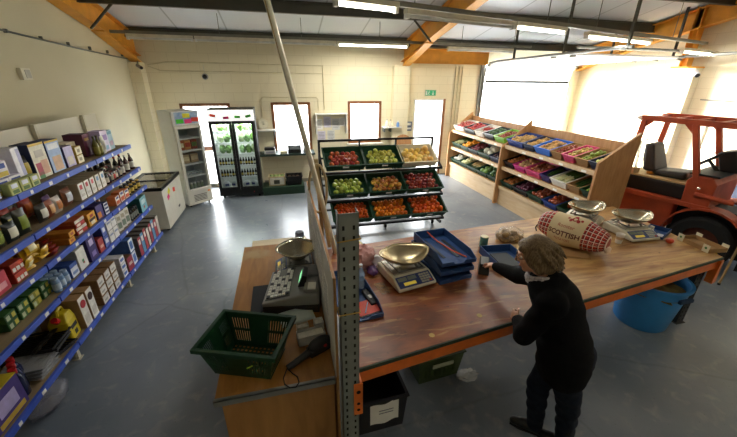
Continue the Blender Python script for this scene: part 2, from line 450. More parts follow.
# exit door standing open: frame, leaf hinged on the right swung outwards
x0, x1, z0, z1 = HOLES[3]
ex = struct(MB().bb(x0, x0+.05, YF-.01, YF+.12, 0, z1).bb(x1-.05, x1, YF-.01, YF+.12, 0, z1).bb(x0+.05, x1-.05, YF-.01, YF+.12, z1-.05, z1).build('door_2', WHITE))
lf = MB().bb(-.025, .025, 0, .86, .02, 2.13).build('door_leaf', mat('white_door_leaf', '#eceadf', .5), ex, loc=(x1-.05, YF+.1, 0), rot=(0, 0, R(-8)))
MB().cyl((0, 0, .9), (0, 0, 1.75), .012).cyl((0, 0, .92), (-.04, 0, .92), .01).cyl((0, 0, 1.73), (-.04, 0, 1.73), .01).build('pull_handle', mat('dark_brown_trim', '#5a4634', .5), lf, loc=(-.06, .7, 0))
MB().bb(x1-.03, x1+.03, YF-.03, YF, .0, z1).build('frame_edge', FRAME, ex)

# sectional roller door, raised under the roof on two tracks
GDW = mat('white_door_panel', '#ebecec', .5, 0, .03, 2)
gx0, gx1 = HOLES[4][:2]
gd = struct(MB().bb(gx0-.12, gx0, YF-.06, YF, 0, 3.2).bb(gx1, gx1+.12, YF-.06, YF, 0, 3.2).build('door_3', GALV))
m = MB()
for k in range(5):
    y1 = 8.86-k*.53
    m.bb(gx0+.03, gx1-.03, y1-.515, y1, 3.14+.012*k, 3.18+.012*k)
m.build('raised_panel', GDW, gd, bevel=.008)
cv = MB()
pts = [(8.88, 3.14), (9.02, 3.12), (9.12, 3.03), (9.17, 2.9), (9.18, 2.68)]
for a, b in zip(pts, pts[1:]): cv.prism([a, b, (b[0]+.035, b[1]+.02), (a[0]+.0, a[1]+.045)], 'x', gx0+.03, gx1-.03)
GRP = mat('white_curved_panel', '#f2f2f0', .45, 0, .02)
_n = GRP.node_tree; _t = _n.nodes.new('ShaderNodeBsdfTranslucent'); _t.inputs['Color'].default_value = (.8, .82, .85, 1); _m = _n.nodes.new('ShaderNodeMixShader'); _m.inputs['Fac'].default_value = .25
_n.links.new(_n.nodes['Principled BSDF'].outputs[0], _m.inputs[1]); _n.links.new(_t.outputs[0], _m.inputs[2]); _n.links.new(_m.outputs[0], _n.nodes['Material Output'].inputs['Surface'])
cv.build('bottom_panel', GRP, gd)
MB().bb(gx0+.03, gx1-.03, 9.165, 9.23, 2.63, 2.69).build('rubber_seal', DARK, gd)
for sx in (gx0-.03, gx1+.03):
    MB().tube([(sx, 9.22, 0.05), (sx, 9.22, 2.75), (sx, 9.17, 3.0), (sx, 9.0, 3.14), (sx, 8.7, 3.17), (sx, 4.9, 3.24)], .03, 6).build('track', GALV, gd)
    for yy in (8.0, 6.4, 5.0): MB().bb(sx-.02, sx+.02, yy-.02, yy+.02, 3.2, roofz(yy)).build('track_hanger', DSTEEL, gd)
    m = MB()
    for k in range(6): m.cyl((sx, 8.8-k*.52, 3.16), (sx+(.12 if sx < 7 else -.12), 8.8-k*.52, 3.17), .022, n=8)
    m.build('roller', GALV, gd)
MB().cyl((gx0, 6.1, 3.32), (gx1, 6.1, 3.32), .03).build('spring_shaft', GALV, gd)
# ------------------------------------------------------------------ lights, camera, world
TUBE_ON = emis('lit_tube', '#fffdf0', 9.0)
TUBE_OFF = mat('unlit_tube', '#d8d8d2', .3)
HOUS = mat('cream_light_housing', '#d8d2bd', .45)
TRUNK = mat('grey_trunking', '#7d7b70', .5, .3, .1)
def trunk(x0, y0, z, ln, rz, label, rods):
    t = thing('lighting_trunking', label, 'trunking', (x0, y0, z), rz)
    MB().bb(0, ln, -.03, .03, 0, .05).build('channel', TRUNK, t)
    for r in rods: MB().cyl((r, 0, .05), (r, 0, roofz(y0+r*math.sin(rz))-z), .006, n=6).build('hanging_rod', GREYP, t)
def strip(x, y, z, ln, on, rz, label, group):
    t = thing('ceiling_strip_light', label, 'strip light', (x, y, z), rz, group)
    MB().bb(0, ln, -.045, .045, -.05, 0).build('housing', HOUS, t, bevel=.006)
    MB().cyl((.04, 0, -.072), (ln-.04, 0, -.072), .02, n=10).build('tube', TUBE_ON if on else TUBE_OFF, t)
    for xx in (.02, ln-.02): MB().bb(xx-.02, xx+.02, -.03, .03, -.1, -.05).build('lamp_holder', WHITE, t)
    if on:
        la = bpy.data.lights.new('tube_glow', 'AREA'); la.shape = 'RECTANGLE'; la.size = ln*.9; la.size_y = .05
        la.energy = on; la.color = (1, .96, .86)
        lo = bpy.data.objects.new('tube_glow', la); COL.objects.link(lo); lo.location = (x+ln/2*math.cos(rz), y+ln/2*math.sin(rz), z-.11); lo.rotation_euler = (0, 0, rz)
TS = math.atan(.25)
trunk(-2.95, 8.0, 3.45, 9.1, 0, 'long grey lighting trunking hung close to the far wall', (1.9, 3.5, 5.2, 7.2, 8.6))
trunk(-2.9, 3.01, 3.44, 12.1, TS, 'grey lighting trunking hung across the middle of the roof', (2.3, 4.6, 6.9, 8.1, 10.6))
for (x, y, z, ln, on, rz, lab) in [
    (-2.7, 8.0, 3.45, 1.15, 0, 0, 'unlit strip light at the far left corner of the roof'),
    (-1.52, 8.0, 3.45, 2.8, 0, 0, 'unlit strip light above the two upright fridges'),
    (1.30, 8.0, 3.45, 1.62, 60, 0, 'lit strip light left of the middle ochre rafter'),
    (3.9, 8.0, 3.42, 1.75, 0, 0, 'unlit strip light right of the middle ochre rafter'),
    (.58, 3.70, 3.44, .72, 14, TS, 'lit strip light at the top edge beside the large unlit fitting'),
    (1.42, 4.02, 3.42, 1.72, 0, TS, 'large unlit strip light under the middle of the roof'),
    (3.16, 4.53, 3.44, 1.1, 14, TS, 'short lit strip light touching the large unlit fitting'),
    (4.75, 4.93, 3.42, 1.95, 14, TS, 'bright lit strip light over the near vegetable stand'),
    (7.42, 5.36, 3.30, 1.45, 6, TS, 'lit strip light over the orange forklift')]:
    strip(x, y, z, ln, on, rz, lab, 'strip lights under the roof')
def area(name, loc, rot, sx, sy, e, col=(1, 1, 1), spread=None):
    la = bpy.data.lights.new(name, 'AREA'); la.shape = 'RECTANGLE'; la.size = sx; la.size_y = sy; la.energy = e; la.color = col
    if spread: la.spread = spread
    o = bpy.data.objects.new(name, la); COL.objects.link(o); o.location = loc; o.rotation_euler = rot
    return o
# sky portals in the openings
for i, (x0, x1, z0, z1) in enumerate(HOLES):
    o = area('daylight_portal', ((x0+x1)/2, YF+.2, (z0+min(z1, 2.7))/2), (R(-90), 0, 0), x1-x0, min(z1, 2.7)-z0, 1)
    o.data.cycles.is_portal = True
# unseen area light added outside to brighten the right-hand wall beside the roller door
area('wall_fill_light', (6.2, 11.6, 2.6), Vector((2.6, -4.6, -1.0)).to_track_quat('-Z', 'Y').to_euler(), 2.0, 2.0, 700, (1, .98, .94), R(60))
# unseen fill lights added behind the camera
area('fill_light', (2.5, -.6, 4.6), (R(18), 0, 0), 1.6, .5, 12, (1, .94, .82))
area('fill_light', (-1.2, -1.2, 4.6), (R(10), 0, 0), 1.6, .5, 5, (1, .94, .84))
w = bpy.data.worlds.new('overcast_sky'); SC.world = w; w.use_nodes = True
bg = w.node_tree.nodes['Background']; bg.inputs['Color'].default_value = (.93, .97, 1, 1); bg.inputs['Strength'].default_value = 16.0

cam = bpy.data.cameras.new('camera'); co = bpy.data.objects.new('camera', cam); COL.objects.link(co); SC.camera = co
cam.sensor_width = 36; cam.sensor_fit = 'HORIZONTAL'; cam.lens = 333/737*36; cam.clip_start = .05
yaw, pit, rol = R(14.28), R(22.7), R(.57)
f = Vector((math.sin(yaw)*math.cos(pit), math.cos(yaw)*math.cos(pit), -math.sin(pit)))
r = Vector((math.cos(yaw), -math.sin(yaw), 0)); u = r.cross(f)
r2 = math.cos(rol)*r+math.sin(rol)*u; u2 = -math.sin(rol)*r+math.cos(rol)*u
mw = Matrix((r2, u2, -f)).transposed().to_4x4(); mw.translation = (0, 0, 2.7)
co.matrix_world = mw
SC.view_settings.view_transform = 'Standard'
SC.view_settings.look = 'None'
SC.view_settings.exposure = 0.4
# ------------------------------------------------------------------ left wall shelving and its goods
SX, SB = -2.2, -2.72
LEVELS = [(1.78, 5.68), (1.41, 5.82), (1.10, 5.88), (.75, 5.9), (.2, 6.05)]
Y0 = 1.35
BOARD = wood('shelf_board', '#8d7a5c', '#a08b69', 3, .6, (8, 1, 8))
sh = thing('shelving_rack', 'long blue-edged shelving rack of groceries against the left wall', 'shelves', (SB, Y0, 0))
def L_(x, y, z): return (x-SB, y-Y0, z)
for z, ye in LEVELS:
    MB().bb(0, SX-SB-.03, 0, ye-Y0, z-.03, z-.006).build('shelf_board', BOARD, sh)
    ys = [0, 3.28-Y0, 4.62-Y0, ye-Y0]
    for a, b in zip(ys, ys[1:]):
        bm_ = MB().bb(SX-SB-.03, SX-SB, a+.008, b-.008, z-.055, z).bb(SX-SB-.05, SX-SB-.03, a+.008, b-.008, z-.055, z-.045).build('beam', BLUEB, sh, bevel=.003)
        for k in range(int((b-a)/.3)):
            yy = a+.16+k*.3+random.uniform(-.05, .05)
            MB().bb(SX-SB, SX-SB+.002, yy, yy+random.choice((.035, .05)), z-.045, z-.012).build('price_ticket', PAPER, bm_)
UPR = mat('pale_rack_upright', '#c9c2ac', .5, .1)
for y in (Y0, 3.28, 4.62, 5.66):
    for x, top in ((SB+.02, 2.2), (SX-.06, .15)):
        m = MB().bb(x-SB-.02, x-SB+.02, y-Y0-.02, y-Y0+.02, 0, top)
        m.bb(x-SB-.035, x-SB+.035, y-Y0-.035, y-Y0+.035, 0, .008)
        m.build('upright', UPR, sh)
for a, b in ((Y0, 3.28), (3.28, 4.62), (4.62, 6.1)):
    MB().bb(-.02, -.008, a-Y0+.004, b-Y0-.004, 1.0, 2.19).build('back_panel', mat('white_back_panel', '#d6d1c0', .6, 0, .06, 2), sh)

def cm(h, r=.55, var=.14): return mat('print_'+h.strip('#'), h, r, 0, var, 14)
def carton(y0, y1, z, h, d, body, front, label, cat='box', group=None, x=None, name='carton', bands=(), lid=None, yaw=0, panel=(.0, 1, .0, 1)):
    """printed box on a shelf: body, printed front with colour blocks. Local x = out of the shelf, y along it."""
    x = SX-.03 if x is None else x
    w = abs(y1-y0)-.006
    t = thing(name, label, cat, (x, (y0+y1)/2, z), R(yaw+random.uniform(-3, 3)), group)
    MB().bb(-d, 0, -w/2, w/2, 0, h).build('body', cm(body), t, bevel=.003)
    m = MB(); ms = [cm(front)]
    pa, pb, pc, pd = panel
    m.bb(.0002, .0016, -w/2+w*pa+.003, -w/2+w*pb-.003, h*pc+.003, h*pd-.003)
    for (c, a0, a1, b0, b1) in bands:
        ms.append(cm(c)); m.bb(.0016, .0026, -w/2+w*a0, -w/2+w*a1, h*b0, h*b1, len(ms)-1)
    m.build('printed_front', ms, t)
    if lid: MB().bb(-d, .001, -w/2-.001, w/2+.001, h, h+.006).build('lid', cm(lid), t)
    return t
def pouch(x, y, z, w, h, d, col, col2, label, group=None, cat='packet', lean=0, rz=0, name='packet'):
    t = thing(name, label, cat, (x, y, z), rot=(0, lean, rz+R(random.uniform(-8, 8))), group=group)
    def fn(sgn):
        def g(u, v):
            e = math.sin(PI*min(1, max(0, v)))**.5 if 0 < v < 1 else 0
            return (sgn*d/2*e*math.sin(PI*u)**.6 if 0 < u < 1 else 0, (u-.5)*w*(1-.06*math.sin(PI*v)), v*h)
        return g
    MB().grid(fn(1), 8, 8).grid(fn(-1), 8, 8).build('pouch', cm(col, .35), t)
    MB().grid(lambda u, v: (d/2*math.sin(PI*(.2+.6*u))**.6*math.sin(PI*(.25+.5*v))**.5+.003, (u-.5)*w*.62, h*(.25+.5*v)), 6, 6).build('printed_label', cm(col2, .35), t)
    return t
def jar(x, y, z, r, h, cont, lidc, labc, label, group, name='jar', cat='jar'):
    t = thing(name, label, cat, (x, y, z), 0, group)
    MB().lathe([(r*.9, 0), (r, .008), (r, h*.78), (r*.8, h*.86), (r*.78, h*.88)], n=14).build('body', mat('jar_'+cont, cont, .15, 0, .1), t)
    MB().lathe([(r*.84, h*.87), (r*.84, h), (.0, h+.001)], n=14).build('lid', cm(lidc, .35), t)
    MB().lathe([(r+.001, h*.18), (r+.001, h*.62)], n=14).build('paper_label', cm(labc), t)
    return t
def bottle(x, y, z, r, h, glassc, capc, labc, label, group):
    t = thing('bottle', label, 'bottle', (x, y, z), 0, group)
    MB().lathe([(r*.92, 0), (r, .01), (r, h*.55), (r*.75, h*.68), (r*.36, h*.8), (r*.34, h*.93)], n=14).build('body', mat('bottle_'+glassc, glassc, .12, 0, .1), t)
    MB().lathe([(r*.42, h*.9), (r*.42, h), (0, h+.001)], n=12).build('cap', cm(capc, .3), t)
    MB().lathe([(r+.001, h*.12), (r+.001, h*.48)], n=14).build('paper_label', cm(labc), t)
    return t

z = LEVELS[0][0]
# --- top shelf
def LN(s): return s
for k, (yy, zz) in enumerate(((3.22, 0), (3.38, 0), (3.26, .14))):
    carton(yy, yy+.155, z+zz, .13, .22, '#cfc9e0', '#e8e6ec', ['lilac and yellow cereal box at the near end of the top shelf', 'lilac and yellow cereal box beside the silver packet on the top shelf', 'blue and yellow box stacked on the two lilac cereal boxes'][k], bands=[('#c9b23a', .1, .9, .05, .35), ('#3d56a8', .15, .85, .55, .85)], x=SX-.08, group='small cereal boxes at the near end of the top shelf')
for k in range(3):
    carton(3.24+k*.13, 3.36+k*.13, z, .1, .06, '#a8b06a', '#b9bf72', 'small yellow-green box, %s of the row before the cereal boxes' % ('nearest', 'middle one', 'farthest')[k], bands=[('#5f7d3c', .2, .8, .1, .4), ('#dfe3ef', .2, .8, .55, .9)], group='small yellow-green boxes on the top shelf', x=SX-.01)
carton(3.52, 3.66, z, .34, .2, '#d7d8e4', '#e9e9f2', 'tall shiny white and lilac packet on the top shelf', bands=[('#aeb2d6', .55, .95, .05, .95)], yaw=8, x=SX-.1, name='tall_packet')
carton(2.7, 3.2, z, .3, .3, '#4558a0', '#d8dcec', 'wide blue-sided cereal box cut off at the left edge of the picture', bands=[('#d2bb4c', .1, .9, .1, .35)], x=SX-.06)
pouch(SX-.16, 3.72, z, .1, .24, .08, '#2d2a22', '#b3a032', 'dark and yellow packet squeezed between the white packet and the cream box')
carton(3.76, 3.98, z, .33, .14, '#25315e', '#e6e0cb', 'large cream cereal box printed with a red and green pattern', bands=[('#b8485a', .1, .45, .1, .45), ('#5b8a58', .1, .45, .0, .2), ('#d6a98e', .45, .9, .1, .5), ('#c9c2b5', .25, .8, .6, .8), ('#d9b94a', .0, 1, .93, 1)], x=SX-.1)
carton(4.0, 4.22, z, .32, .14, '#2b3a78', '#a9c1e6', 'large light blue cereal box printed with a peach bowl', bands=[('#dcb695', .2, .85, .05, .5), ('#e8ecf4', .1, .9, .72, .9), ('#d9b94a', .0, 1, .94, 1)], x=SX-.1)
carton(4.24, 4.40, z, .22, .13, '#3d3f70', '#c6bfe0', 'smaller lilac cereal box beside the light blue one', bands=[('#e3d9c9', .2, .8, .1, .5)], x=SX-.09)
for k in range(2):
    carton(4.42, 4.56, z+k*.095, .09, .12, '#d4b13c', '#efe6c3', ('yellow and white small box, lower of two stacked', 'yellow and white small box, upper of two stacked')[k], bands=[('#a89c7a', .3, .7, .3, .7)], group='two stacked yellow boxes', x=SX-.08)
carton(4.62, 4.86, z, .2, .12, '#e2dcc6', '#e8dfbe', 'cream small carton standing behind the stacked yellow boxes', bands=[('#c8a64a', .1, .9, .1, .4)], x=SX-.25)
carton(4.80, 4.97, z, .27, .2, '#4a1834', '#5b1c40', 'dark magenta carton at the far end of the top shelf', bands=[('#b08a3a', .2, .8, .7, .82)], x=SX-.16)
for k in range(2): bottle(SX-.08, 4.88+k*.075, z, .034, .24, '#5c5a1e', '#3d3a16', '#7d7628', 'olive oil bottle %s the dark magenta carton' % ('in front of', 'just right of')[k], 'olive bottles on the top shelf')
pouch(SX-.06, 5.02, z, .07, .22, .05, '#e6e4da', '#c9c5b8', 'slim white packet between the olive bottles and the lilac box')
carton(5.06, 5.24, z, .27, .14, '#cdbfe6', '#ded4ee', 'white and lilac printed box near the far end of the top shelf', bands=[('#9a7fc0', .15, .85, .55, .8), ('#8fb9d6', .2, .8, .1, .3)], x=SX-.08)
carton(5.26, 5.40, z, .25, .14, '#8fb3cc', '#a9c8d6', 'light blue patterned box last on the top shelf', bands=[('#d0b6c6', .2, .8, .2, .45), ('#5f93a8', .1, .9, .8, .95)], x=SX-.09)
# --- second shelf
z = LEVELS[1][0]
pal = [('#1d2418', '#7f8f2c'), ('#243018', '#b9b13a'), ('#16201c', '#d9d6c4'), ('#2a2a1c', '#c9a63a')]
for k in range(10):
    a, b = pal[k % 4]
    pouch(SX-.08-.14*(k % 2), 2.72+.075*k, z, .13, .17+.03*(k % 3), .07, a, b, 'dark green and yellow snack packet in the near row of the second shelf', 'dark snack packets on the second shelf')
for k in range(5):
    pouch(SX-.3-.05*(k % 2), 3.2+.14*k, z, .16, .2, .09, ['#a8341c', '#1c1c1e'][k % 2], ['#d8702c', '#7a2a18'][k % 2], 'red and black crisp packet behind the snack packets', 'red and black crisp packets')
for k, (yy, a, b, lab) in enumerate(((3.62, '#262420', '#d6d2c6', 'black packet with a white label on the second shelf'), (3.74, '#8a3f20', '#dba66a', 'orange-brown packet beside the black one on the second shelf'), (3.86, '#c9c0b8', '#c27a3a', 'white and orange packet in the middle of the second shelf'), (3.9, '#6b4a78', '#e4dce8', 'purple and white packet behind the white and orange one'))):
    pouch(SX-.1-.1*(k == 3), yy, z, .13, .17, .08, a, b, lab)
pouch(SX-.12, 4.08, z, .15, .19, .09, '#7a4a30', '#dfe2ea', 'brown packet with a pale blue and white label left of the flour bags')
for k in range(5):
    t = carton(4.2+k*.125, 4.315+k*.125, z, .19, .34, '#b5a78c', '#efece4', ('nearest bag of white flour in the row of five', 'second bag of white flour in the row of five', 'middle bag of white flour in the row of five', 'fourth bag of white flour, with a pale blue print', 'last bag of white flour beside the dark jars')[k], 'flour bag', 'bags of flour on the second shelf', x=SX-.05, name='flour_bag', bands=[(['#c23a44', '#c23a44', '#c8505a', '#7fa6c8', '#6c97bf'][k], .25, .7, .62, .88), ('#d5cfc4', .2, .8, .2, .35)])
jl = [('#2a120c', '#1d1d1d', '#e5ddcb'), ('#4a0f0f', '#d2cdbf', '#1c1c1c'), ('#1a1410', '#7a1818', '#d9cfb4'), ('#3a1c0c', '#1a1a1a', '#b73a2e')]
for r_ in range(2):
    for k in range(7):
        a, b, c = jl[(k+r_) % 4]
        jar(SX-.07-.12*r_, 4.87+.066*k, z, .029, .14+.02*r_, a, b, c, 'dark sauce jar in the %s row right of the flour' % ('front', 'back')[r_], 'dark jars on the second shelf')
for k in range(5):
    bottle(SX-.07-.1*(k % 2), 5.36+.085*k, z, .034, .24, ['#3a1512', '#141412'][k % 2], ['#b8b2a2', '#9c1f1f'][k % 2], ['#e9e6da', '#d6d2c2'][k % 2], 'dark bottle with a white label at the far end of the second shelf', 'white-labelled bottles on the second shelf')
for k in range(6): bottle(SX-.33, 4.75+.17*k, z, .036, .25, '#15110d', '#20201e', '#5a3d1e', 'dark bottle standing behind the jars on the second shelf', 'dark bottles at the back of the second shelf')
# --- third shelf
z = LEVELS[2][0]
carton(2.6, 2.95, z, .17, .3, '#a83038', '#c64452', 'red and pink box at the near end of the third shelf', bands=[('#e6a0a8', .1, .9, .2, .5)], x=SX-.06)
for k in range(2):
    carton(2.98, 3.13, z+.088*k, .083, .2, '#a3301c', '#c14326', ('red carton with white squares, lower of two', 'red carton with white squares, upper of two')[k], bands=[('#e8e4da', .08, .3, .15, .55), ('#e8e4da', .38, .62, .15, .55), ('#e8e4da', .7, .92, .15, .55)], group='two stacked red cartons on the third shelf', x=SX-.05)
for k in range(26):
    a = random.random()
    pouch(SX-.04-.25*random.random(), 3.17+.27*random.random(), z+.05*(k//7), .13, .1, .05, '#d8ac1c', ['#efe4b0', '#b98a18'][k % 2], 'shiny yellow packet in the heap on the third shelf', 'heap of yellow packets', lean=R(random.uniform(-70, 25)), rz=R(random.uniform(-30, 30)))
for k in range(4): pouch(SX-.1-.05*k, 3.50+.05*k, z+.01*k, .12, .1, .06, '#8a2012', '#b8481c', 'dark red foil packet right of the yellow heap', 'dark red foil packets', lean=R(50))
for k in range(2):
    carton(3.70+.03*k, 3.82+.03*k, z+.062*k, .058, .46, '#c27a22', '#dfa224', ('long orange box with a yellow end, lower one lying alone', 'long orange box with a yellow end, upper one lying alone')[k], bands=[('#b8481c', .3, .7, .3, .7)], x=SX-.02, group='long orange boxes')
for k in range(4):
    carton(3.93, 4.13, z+.042*k, .04, .4, ['#9c3a1c', '#b8562a'][k % 2], ['#c23a2c', '#d8cfc0'][k % 2], ('bottom', 'second from the bottom', 'third from the bottom', 'top')[k]+' flat box of the red stack on the third shelf', bands=[('#efe6d2', .1, .5, .2, .8)], x=SX-.05, group='flat red boxes on the third shelf')
carton(4.16, 4.34, z, .15, .42, '#c98522', '#e0a82c', 'long box with a yellow, red and white printed end', bands=[('#3a1c14', .1, .9, .35, .55), ('#ece4cc', .25, .75, .1, .35), ('#b03020', .3, .7, .65, .85)], x=SX-.04)
carton(4.37, 4.52, z, .17, .3, '#3a2f6a', '#4a3d86', 'purple box with an orange corner on the third shelf', bands=[('#d8872c', .1, .6, .1, .5)], x=SX-.04)
carton(4.54, 4.64, z, .15, .2, '#28346e', '#e4e6ee', 'small navy and white striped box on the third shelf', bands=[('#28346e', .1, .9, .15, .3), ('#28346e', .1, .9, .45, .6), ('#28346e', .1, .9, .75, .9)], x=SX-.03)
for k in range(4): jar(SX-.2, 4.5+.09*k, z, .038, .16, ['#c8b88c', '#6b3a18'][k % 2], '#222220', '#d9d2bc', 'jar at the back behind the purple box', 'jars behind the purple box')
for k in range(3): carton(4.87+.15*k, 5.0+.15*k, z, .12+.02*(k % 2), .1, '#d8733a', '#e9e2d6', ('nearest', 'middle', 'farthest')[k]+' of three orange and white boxes on the third shelf', bands=[('#d8632a', .1, .9, .1, .5), ('#3c4a8a', .2, .8, .7, .9)], group='orange and white boxes', x=SX-.04)
for k in range(8): jar(SX-.07-.1*(k % 2), 5.36+.062*k, z, .03, .13, ['#1c1812', '#3a2a10'][k % 2], ['#c9a02c', '#1f2a4a'][k % 2], ['#d8b84a', '#2a3a6a'][k % 2], 'dark jar with a yellow lid or label at the far end of the third shelf', 'jars at the far end of the third shelf')
# --- fourth shelf
z = LEVELS[3][0]
GP = ['#2c5a30', '#3c6a34', '#8a8a2c']
for k in range(4):
    for q in range(2):
        carton(2.82+.15*k, 2.95+.15*k, z+.075*q, .07, .4, GP[(k+q) % 2], GP[k % 3], 'shrink-wrapped green pack in the near block on the fourth shelf, %s layer' % ('lower', 'upper')[q], bands=[('#b9c2a0', .1, .4, .2, .8), ('#c9bb4a', .6, .9, .2, .8)], x=SX-.12, group='green packs on the fourth shelf, %s layer' % ('lower', 'upper')[q], name='wrapped_pack')
for k in range(3):
    for q in range(3):
        jar(SX-.07-.08*q, 3.40+.075*k, z, .035, .15, '#7fa0c8', '#9fb6d2', ['#b9ccdf', '#7c9a4a'][q % 2], 'pale blue can in the block beside the green packs', 'pale blue cans on the fourth shelf', name='can', cat='can')
carton(3.62, 3.75, z, .15, .3, '#3b5aa8', '#dfe5ef', 'low white carton with a blue top on the fourth shelf', bands=[('#3b5aa8', .0, 1, .72, 1), ('#7f9acb', .15, .85, .2, .4)], x=SX-.05)
carton(3.76, 3.93, z, .24, .26, '#c9c8c0', '#e6e6e2', 'tall white carton with a small green and red mark', bands=[('#4a8a5a', .4, .6, .28, .45), ('#b83a4a', .45, .62, .24, .32)], x=SX-.04)
carton(3.96, 4.15, z, .29, .26, '#2c1f5a', '#35246c', 'dark purple carton with pale print on the fourth shelf', bands=[('#cdbfe6', .25, .75, .6, .85), ('#8d7cc0', .25, .75, .15, .35)], x=SX-.03)
carton(4.18, 4.30, z, .17, .22, '#8f2f30', '#b84240', 'red carton right of the dark purple one', bands=[('#e0b0a0', .2, .8, .3, .5)], x=SX-.03)
for k in range(2): carton(4.32, 4.43, z+.145*k, .14, .24, '#34468e', '#5a6fc0', ('blue carton, lower of two by the red one', 'blue carton, upper of two by the red one')[k], bands=[('#dfe3ee', .2, .8, .35, .75)], group='two blue cartons', x=SX-.03)
for k in range(2):
    for q in range(2): carton(4.46+.13*k, 4.58+.13*k, z+.155*q, .15, .26, '#d2d0ca', '#eceae6', ('near', 'far')[k]+' '+('lower', 'upper')[q]+' of the four white cartons on the fourth shelf', bands=[('#9aa8c4', .15, .85, .55, .7)], group='four white cartons', x=SX-.03)
for k in range(3): carton(4.80+.13*k, 4.90+.13*k, z, .24, .2, '#9a968a', '#dcdad0', ('nearest', 'middle', 'farthest')[k]+' of three grey-white picture boxes on the fourth shelf', bands=[('#7a8a78', .15, .85, .15, .5), ('#b0a890', .2, .8, .62, .85)], group='grey-white picture boxes', x=SX-.06, yaw=-14)
for k in range(4): jar(SX-.07, 5.21+.07*k, z, .032, .17, '#17181a', '#26282a', '#6b6f68', 'black tub between the picture boxes and the teal box', 'black tubs on the fourth shelf', name='tub', cat='tub')
carton(5.5, 5.76, z, .23, .36, '#1d5a55', '#7fb8c0', 'teal carton with a light blue printed end', bands=[('#c8e0e2', .2, .8, .5, .8), ('#b84a4a', .4, .6, .2, .35)], x=SX-.02)
carton(5.2, 5.46, z+.0, .26, .22, '#28504a', '#2d605a', 'dark green carton behind the black tubs', x=SX-.22)
# --- bottom shelf
z = LEVELS[4][0]
carton(2.28, 2.62, z, .3, .34, '#8a7a1e', '#4a3a84', 'washing powder box, purple front and yellow top', bands=[('#b8aee0', .2, .8, .3, .75), ('#c8a838', .1, .9, .05, .2)], x=SX-.05, lid='#c9b02c')
for k in range(3):
    t = thing('detergent_bottle', ('nearest', 'middle', 'farthest')[k]+' of three navy detergent bottles with red caps', 'bottle', (SX-.12-.05*k, 2.68+.07*k, z), 0, 'navy detergent bottles')
    MB().lathe([(.05, 0), (.055, .01), (.055, .17), (.04, .21), (.022, .23), (.022, .25)], n=14, sx=.8).build('body', mat('navy_bottle', '#1a2148', .25), t)
    MB().lathe([(.027, .24), (.027, .285), (0, .287)], n=12).build('cap', mat('red_cap', '#b01c22', .35), t)
for k in range(4):
    t = thing('foil_tray_pack', ('bottom', 'second from bottom', 'third from bottom', 'top')[k]+' pack of the clear-wrapped foil trays', 'tray', (SX-.2, 2.93, z+.03*k), R(-4+3*k), 'foil tray packs on the bottom shelf')
    MB().hexa([(-.14, -.1, 0), (.14, -.1, 0), (.14, .1, 0), (-.14, .1, 0)], [(-.16, -.12, .026), (.16, -.12, .026), (.16, .12, .026), (-.16, .12, .026)]).build('tray', mat('foil', '#a9adb3', .3, .8, .1), t)
    MB().bb(-.165, .165, -.125, .125, .026, .029).build('clear_wrap', film('clear_wrap'), t)
# black tangle of folded baskets
t = thing('black_basket', 'heap of folded black plastic baskets on the bottom shelf', 'basket', (SX-.26, 3.17, z))
for j in range(3):
    m = MB()
    zz = .05*j
    for k in range(9): m.bb(-.22, .22, -.13+.032*k, -.118+.032*k, zz+.02, zz+.03)
    for k in range(9): m.bb(-.22+.053*k, -.208+.053*k, -.14, .14, zz+.012, zz+.022)
    m.tube([(-.23, -.15, zz+.045), (.23, -.15, zz+.045), (.23, .15, zz+.045), (-.23, .15, zz+.045)], .012, 6, closed=True)
    m.build('folded_basket', BLACK, t, rot=(R(random.uniform(-6, 6)), R(random.uniform(-8, 8)), R(random.uniform(-12, 12))))
for k in range(4): pouch(SX-.2, 3.03+.08*k, z+.16, .1, .07, .04, '#1c1a14', '#c8862c', 'orange and black tag packet on top of the black baskets', 'packets on the black baskets', lean=R(65))
# yellow jerry can
t = thing('jerry_can', 'yellow plastic jerry can with a red cap on the bottom shelf', 'jerry can', (SX-.14, 3.385, z), R(4))
YC = mat('yellow_can_plastic', '#cdb71c', .4, 0, .06)
b = MB().hexa([(-.085, -.085, 0), (.085, -.085, 0), (.085, .085, 0), (-.085, .085, 0)], [(-.085, -.085, .22), (.085, -.085, .22), (.085, .085, .22), (-.085, .085, .22)])
b.hexa([(-.085, -.085, .22), (.085, -.085, .22), (.085, .085, .22), (-.085, .085, .22)], [(-.06, -.03, .3), (.06, -.03, .3), (.06, .08, .3), (-.06, .08, .3)])
b.build('body', YC, t, bevel=.016)
MB().tube([(0, -.03, .285), (0, -.02, .335), (0, .02, .345), (0, .055, .335), (0, .07, .285)], .017, 8).build('handle', YC, t)
MB().cyl((0, -.065, .25), (0, -.1, .29), .032, .03).build('cap', mat('red_cap', '#b01c22', .35), t)
MB().bb(.0855, .087, -.05, .055, .12, .165).bb(.0855, .087, -.02, .03, .04, .09).build('printed_label', cm('#20242e'), t)
